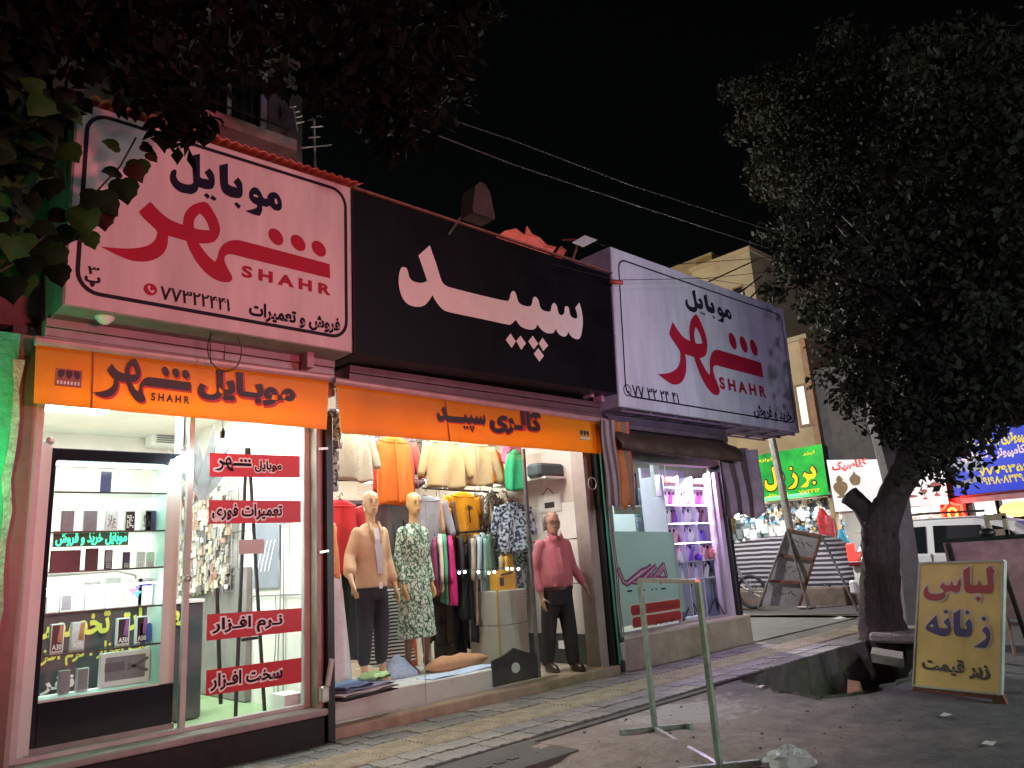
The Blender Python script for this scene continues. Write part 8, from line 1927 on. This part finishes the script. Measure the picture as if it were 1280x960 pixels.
for mi in range(3):
    mb = MB()
    for (px, py, r) in pts:
        if py < 140 and mi != 2: continue
        for k in range(int(60 * r * 2.2)):
            p = at_y(px, py, 4.9 + rr.uniform(-.4, .4)) + Vector((rr.gauss(0, r * .45), rr.gauss(0, .2), rr.gauss(0, r * .45))); vine_leaf(mb, p, Vector((rr.uniform(-.8, .8), rr.uniform(-.5, .3), rr.uniform(-1.2, .3))), Vector((rr.uniform(-.9, .3), -1, rr.uniform(-.3, .8))), rr.uniform(.08, .15))
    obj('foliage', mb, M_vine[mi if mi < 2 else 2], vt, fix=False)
# overhanging branches of a street tree at the top
ot = thing('tree', 'overhanging street tree boughs along the top left of the view', 'tree', (2.2, 4.6, 0))
mb = MB(); mb.sm = True
bark_tube(mb, [(-1.6, 3.9, -.1), (-1.55, 3.95, 2.5), (-1.3, 4.1, 4.2)], [.26, .2, .16], 14, 5); bark_tube(mb, [(-1.3, 4.1, 4.2), (.4, 4.4, 5.6), (2.2, 4.7, 6.1), (3.6, 4.9, 5.9)], [.15, .1, .06, .02], 10, 6); bark_tube(mb, [(-1.3, 4.1, 4.2), (.0, 4.3, 4.9), (1.2, 4.6, 5.2)], [.1, .06, .02], 8, 7)
obj('trunk', mb, M_bark, ot)
cl = [(at_y(px, py, 4.8 + rr.uniform(-.5, .5)), int(420 * r), r) for (px, py, r) in ((230, 30, .5), (300, 25, .55), (370, 40, .6), (440, 40, .6), (500, 60, .6), (545, 50, .45), (480, 120, .4), (520, 130, .4), (480, 165, .25), (420, 100, .4), (560, 110, .3), (580, 25, .3), (600, 10, .25), (200, 80, .4), (150, 20, .5), (90, -10, .5), (350, -40, .7), (460, -30, .7), (230, 150, .22), (215, 120, .25), (484, 180, .12), (30, 0, .5))]
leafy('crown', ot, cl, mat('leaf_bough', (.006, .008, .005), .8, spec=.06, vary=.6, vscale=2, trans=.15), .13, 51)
# antenna on the roof edge
an = thing('antenna', 'thin television aerial standing above the left sign box', 'antenna', at_y(392, 215, 6.0))
mb = MB(); mb.tube([at_y(394, 225, 6.0), at_y(392, 130, 6.0)], .014, 6); obj('mast', mb, M_alu, an)
mb = MB(); 
for (x0, y0, x1, y1) in ((366, 133, 372, 165), (392, 150, 398, 148)): mb.tube([at_y(x0, y0, 5.9), at_y(x1, y1, 6.0)], .008, 5)
for (x0, y0, x1, y1) in ((363, 134, 370, 133), (366, 141, 374, 139), (368, 147, 378, 145), (370, 154, 380, 152), (390, 148, 402, 147), (388, 159, 404, 158), (376, 185, 414, 181), (386, 172, 400, 171)): mb.tube([at_y(x0, y0, 5.95), at_y(x1, y1, 5.95)], .007, 5)
obj('element', mb, M_alu, an)
# flood lights over the black board
fl = thing('floodlight', 'unlit square LED floodlight beside the right white sign', 'floodlight', at_y(733, 302, 5.2)); p = at_y(731, 302, 5.15)
P_ = [at_y(715, 303, 5.1), at_y(729, 309, 5.1), at_y(747, 300, 5.2), at_y(731, 294, 5.2)]
mb = MB(); mb.loft([P_, [p + (q - p) * .45 + Vector((.02, .12, .04)) for q in P_]]); obj('housing', mb, mat('lamp_grey', (.6, .6, .6), .4, vary=.2), fl)
mb = MB(); mb.bar(p + Vector((0, .1, .03)), p + Vector((.1, .45, -.35)), .025); mb.bar(p + Vector((-.1, .05, .02)), p + Vector((-.16, .2, .05)), .02); obj('arm', mb, M_rust, fl)
f2 = thing('floodlight', 'large dark floodlight on a bracket above the pale word', 'floodlight', at_y(595, 260, 5.2)); mb = MB(); c = at_y(596, 252, 5.2); mb.sm = False
mb.loft([[c + Vector((sx * w, sy * .10, z)) for sx, sy in ((-1, -1), (1, -1), (1, 1), (-1, 1))] for w, z in ((.14, -.20), (.15, -.17), (.10, .1), (.03, .17))]); obj('housing', mb, mat('flood_brown', (.05, .03, .028), .5, vary=.3), f2)
mb = MB(); mb.bar(c + Vector((-.05, .05, -.02)), c + Vector((-.32, .1, -.42)), .025); obj('arm', mb, M_dkmetal, f2)
# overhead cables
for i, (pts, y, r) in enumerate((([(60, 20), (300, 72), (500, 128), (640, 175), (790, 232), (1000, 300)], 5.0, .007), ([(200, 60), (420, 120), (640, 205), (790, 255), (960, 310)], 5.2, .009), ([(690, 330), (770, 350), (880, 348), (960, 340), (1100, 330)], 5.0, .006), ([(760, 345), (850, 330), (960, 322), (1060, 318)], 5.5, .008), ([(742, 302), (860, 345), (990, 365)], 5.6, .006))):
    mb = MB(); P = [at_y(px, py, y) for px, py in pts]; mb.tube(P, r * .7, 6)
    obj('overhead_cable', mb, mat('cable_grey', (.07, .07, .08), .7, spec=.2) if i < 2 else M_black, label=['upper thick overhead cable slanting across the night sky', 'lower thick overhead cable slanting across the night sky', 'thin wire sagging across the top of the right white sign', 'black cable running right from the right white sign to the tree', 'faint wire from the LED floodlight over the right sign'][i], cat='cable')
for i, (a, b) in enumerate((((886, 352), (945, 325)), ((922, 368), (952, 345)), ((935, 375), (958, 352)))):
    mb = MB(); mb.bar(at_y(*a, 5.45), at_y(*b, 6.2), .02); obj('brace_rod', mb, M_black, label=['long black brace rod on top of the right white sign', 'short black brace rod near the right top of the right sign', 'last black brace rod at the right end of the right sign'][i], cat='brace')
# cable loop hanging under the left sign box
mb = MB(); c = facade(5.38).px(281, 437); mb.tube([(c[0] + .13 * math.cos(k * .3), 5.38, c[1] + .17 * math.sin(k * .3)) for k in range(22)], .004, 5); mb.tube([at_y(263, 410, 5.36), at_y(263, 455, 5.38)], .003, 4)
obj('cable_loop', mb, M_black, label='loop of thin black cable hanging under the left sign box', cat='cable')
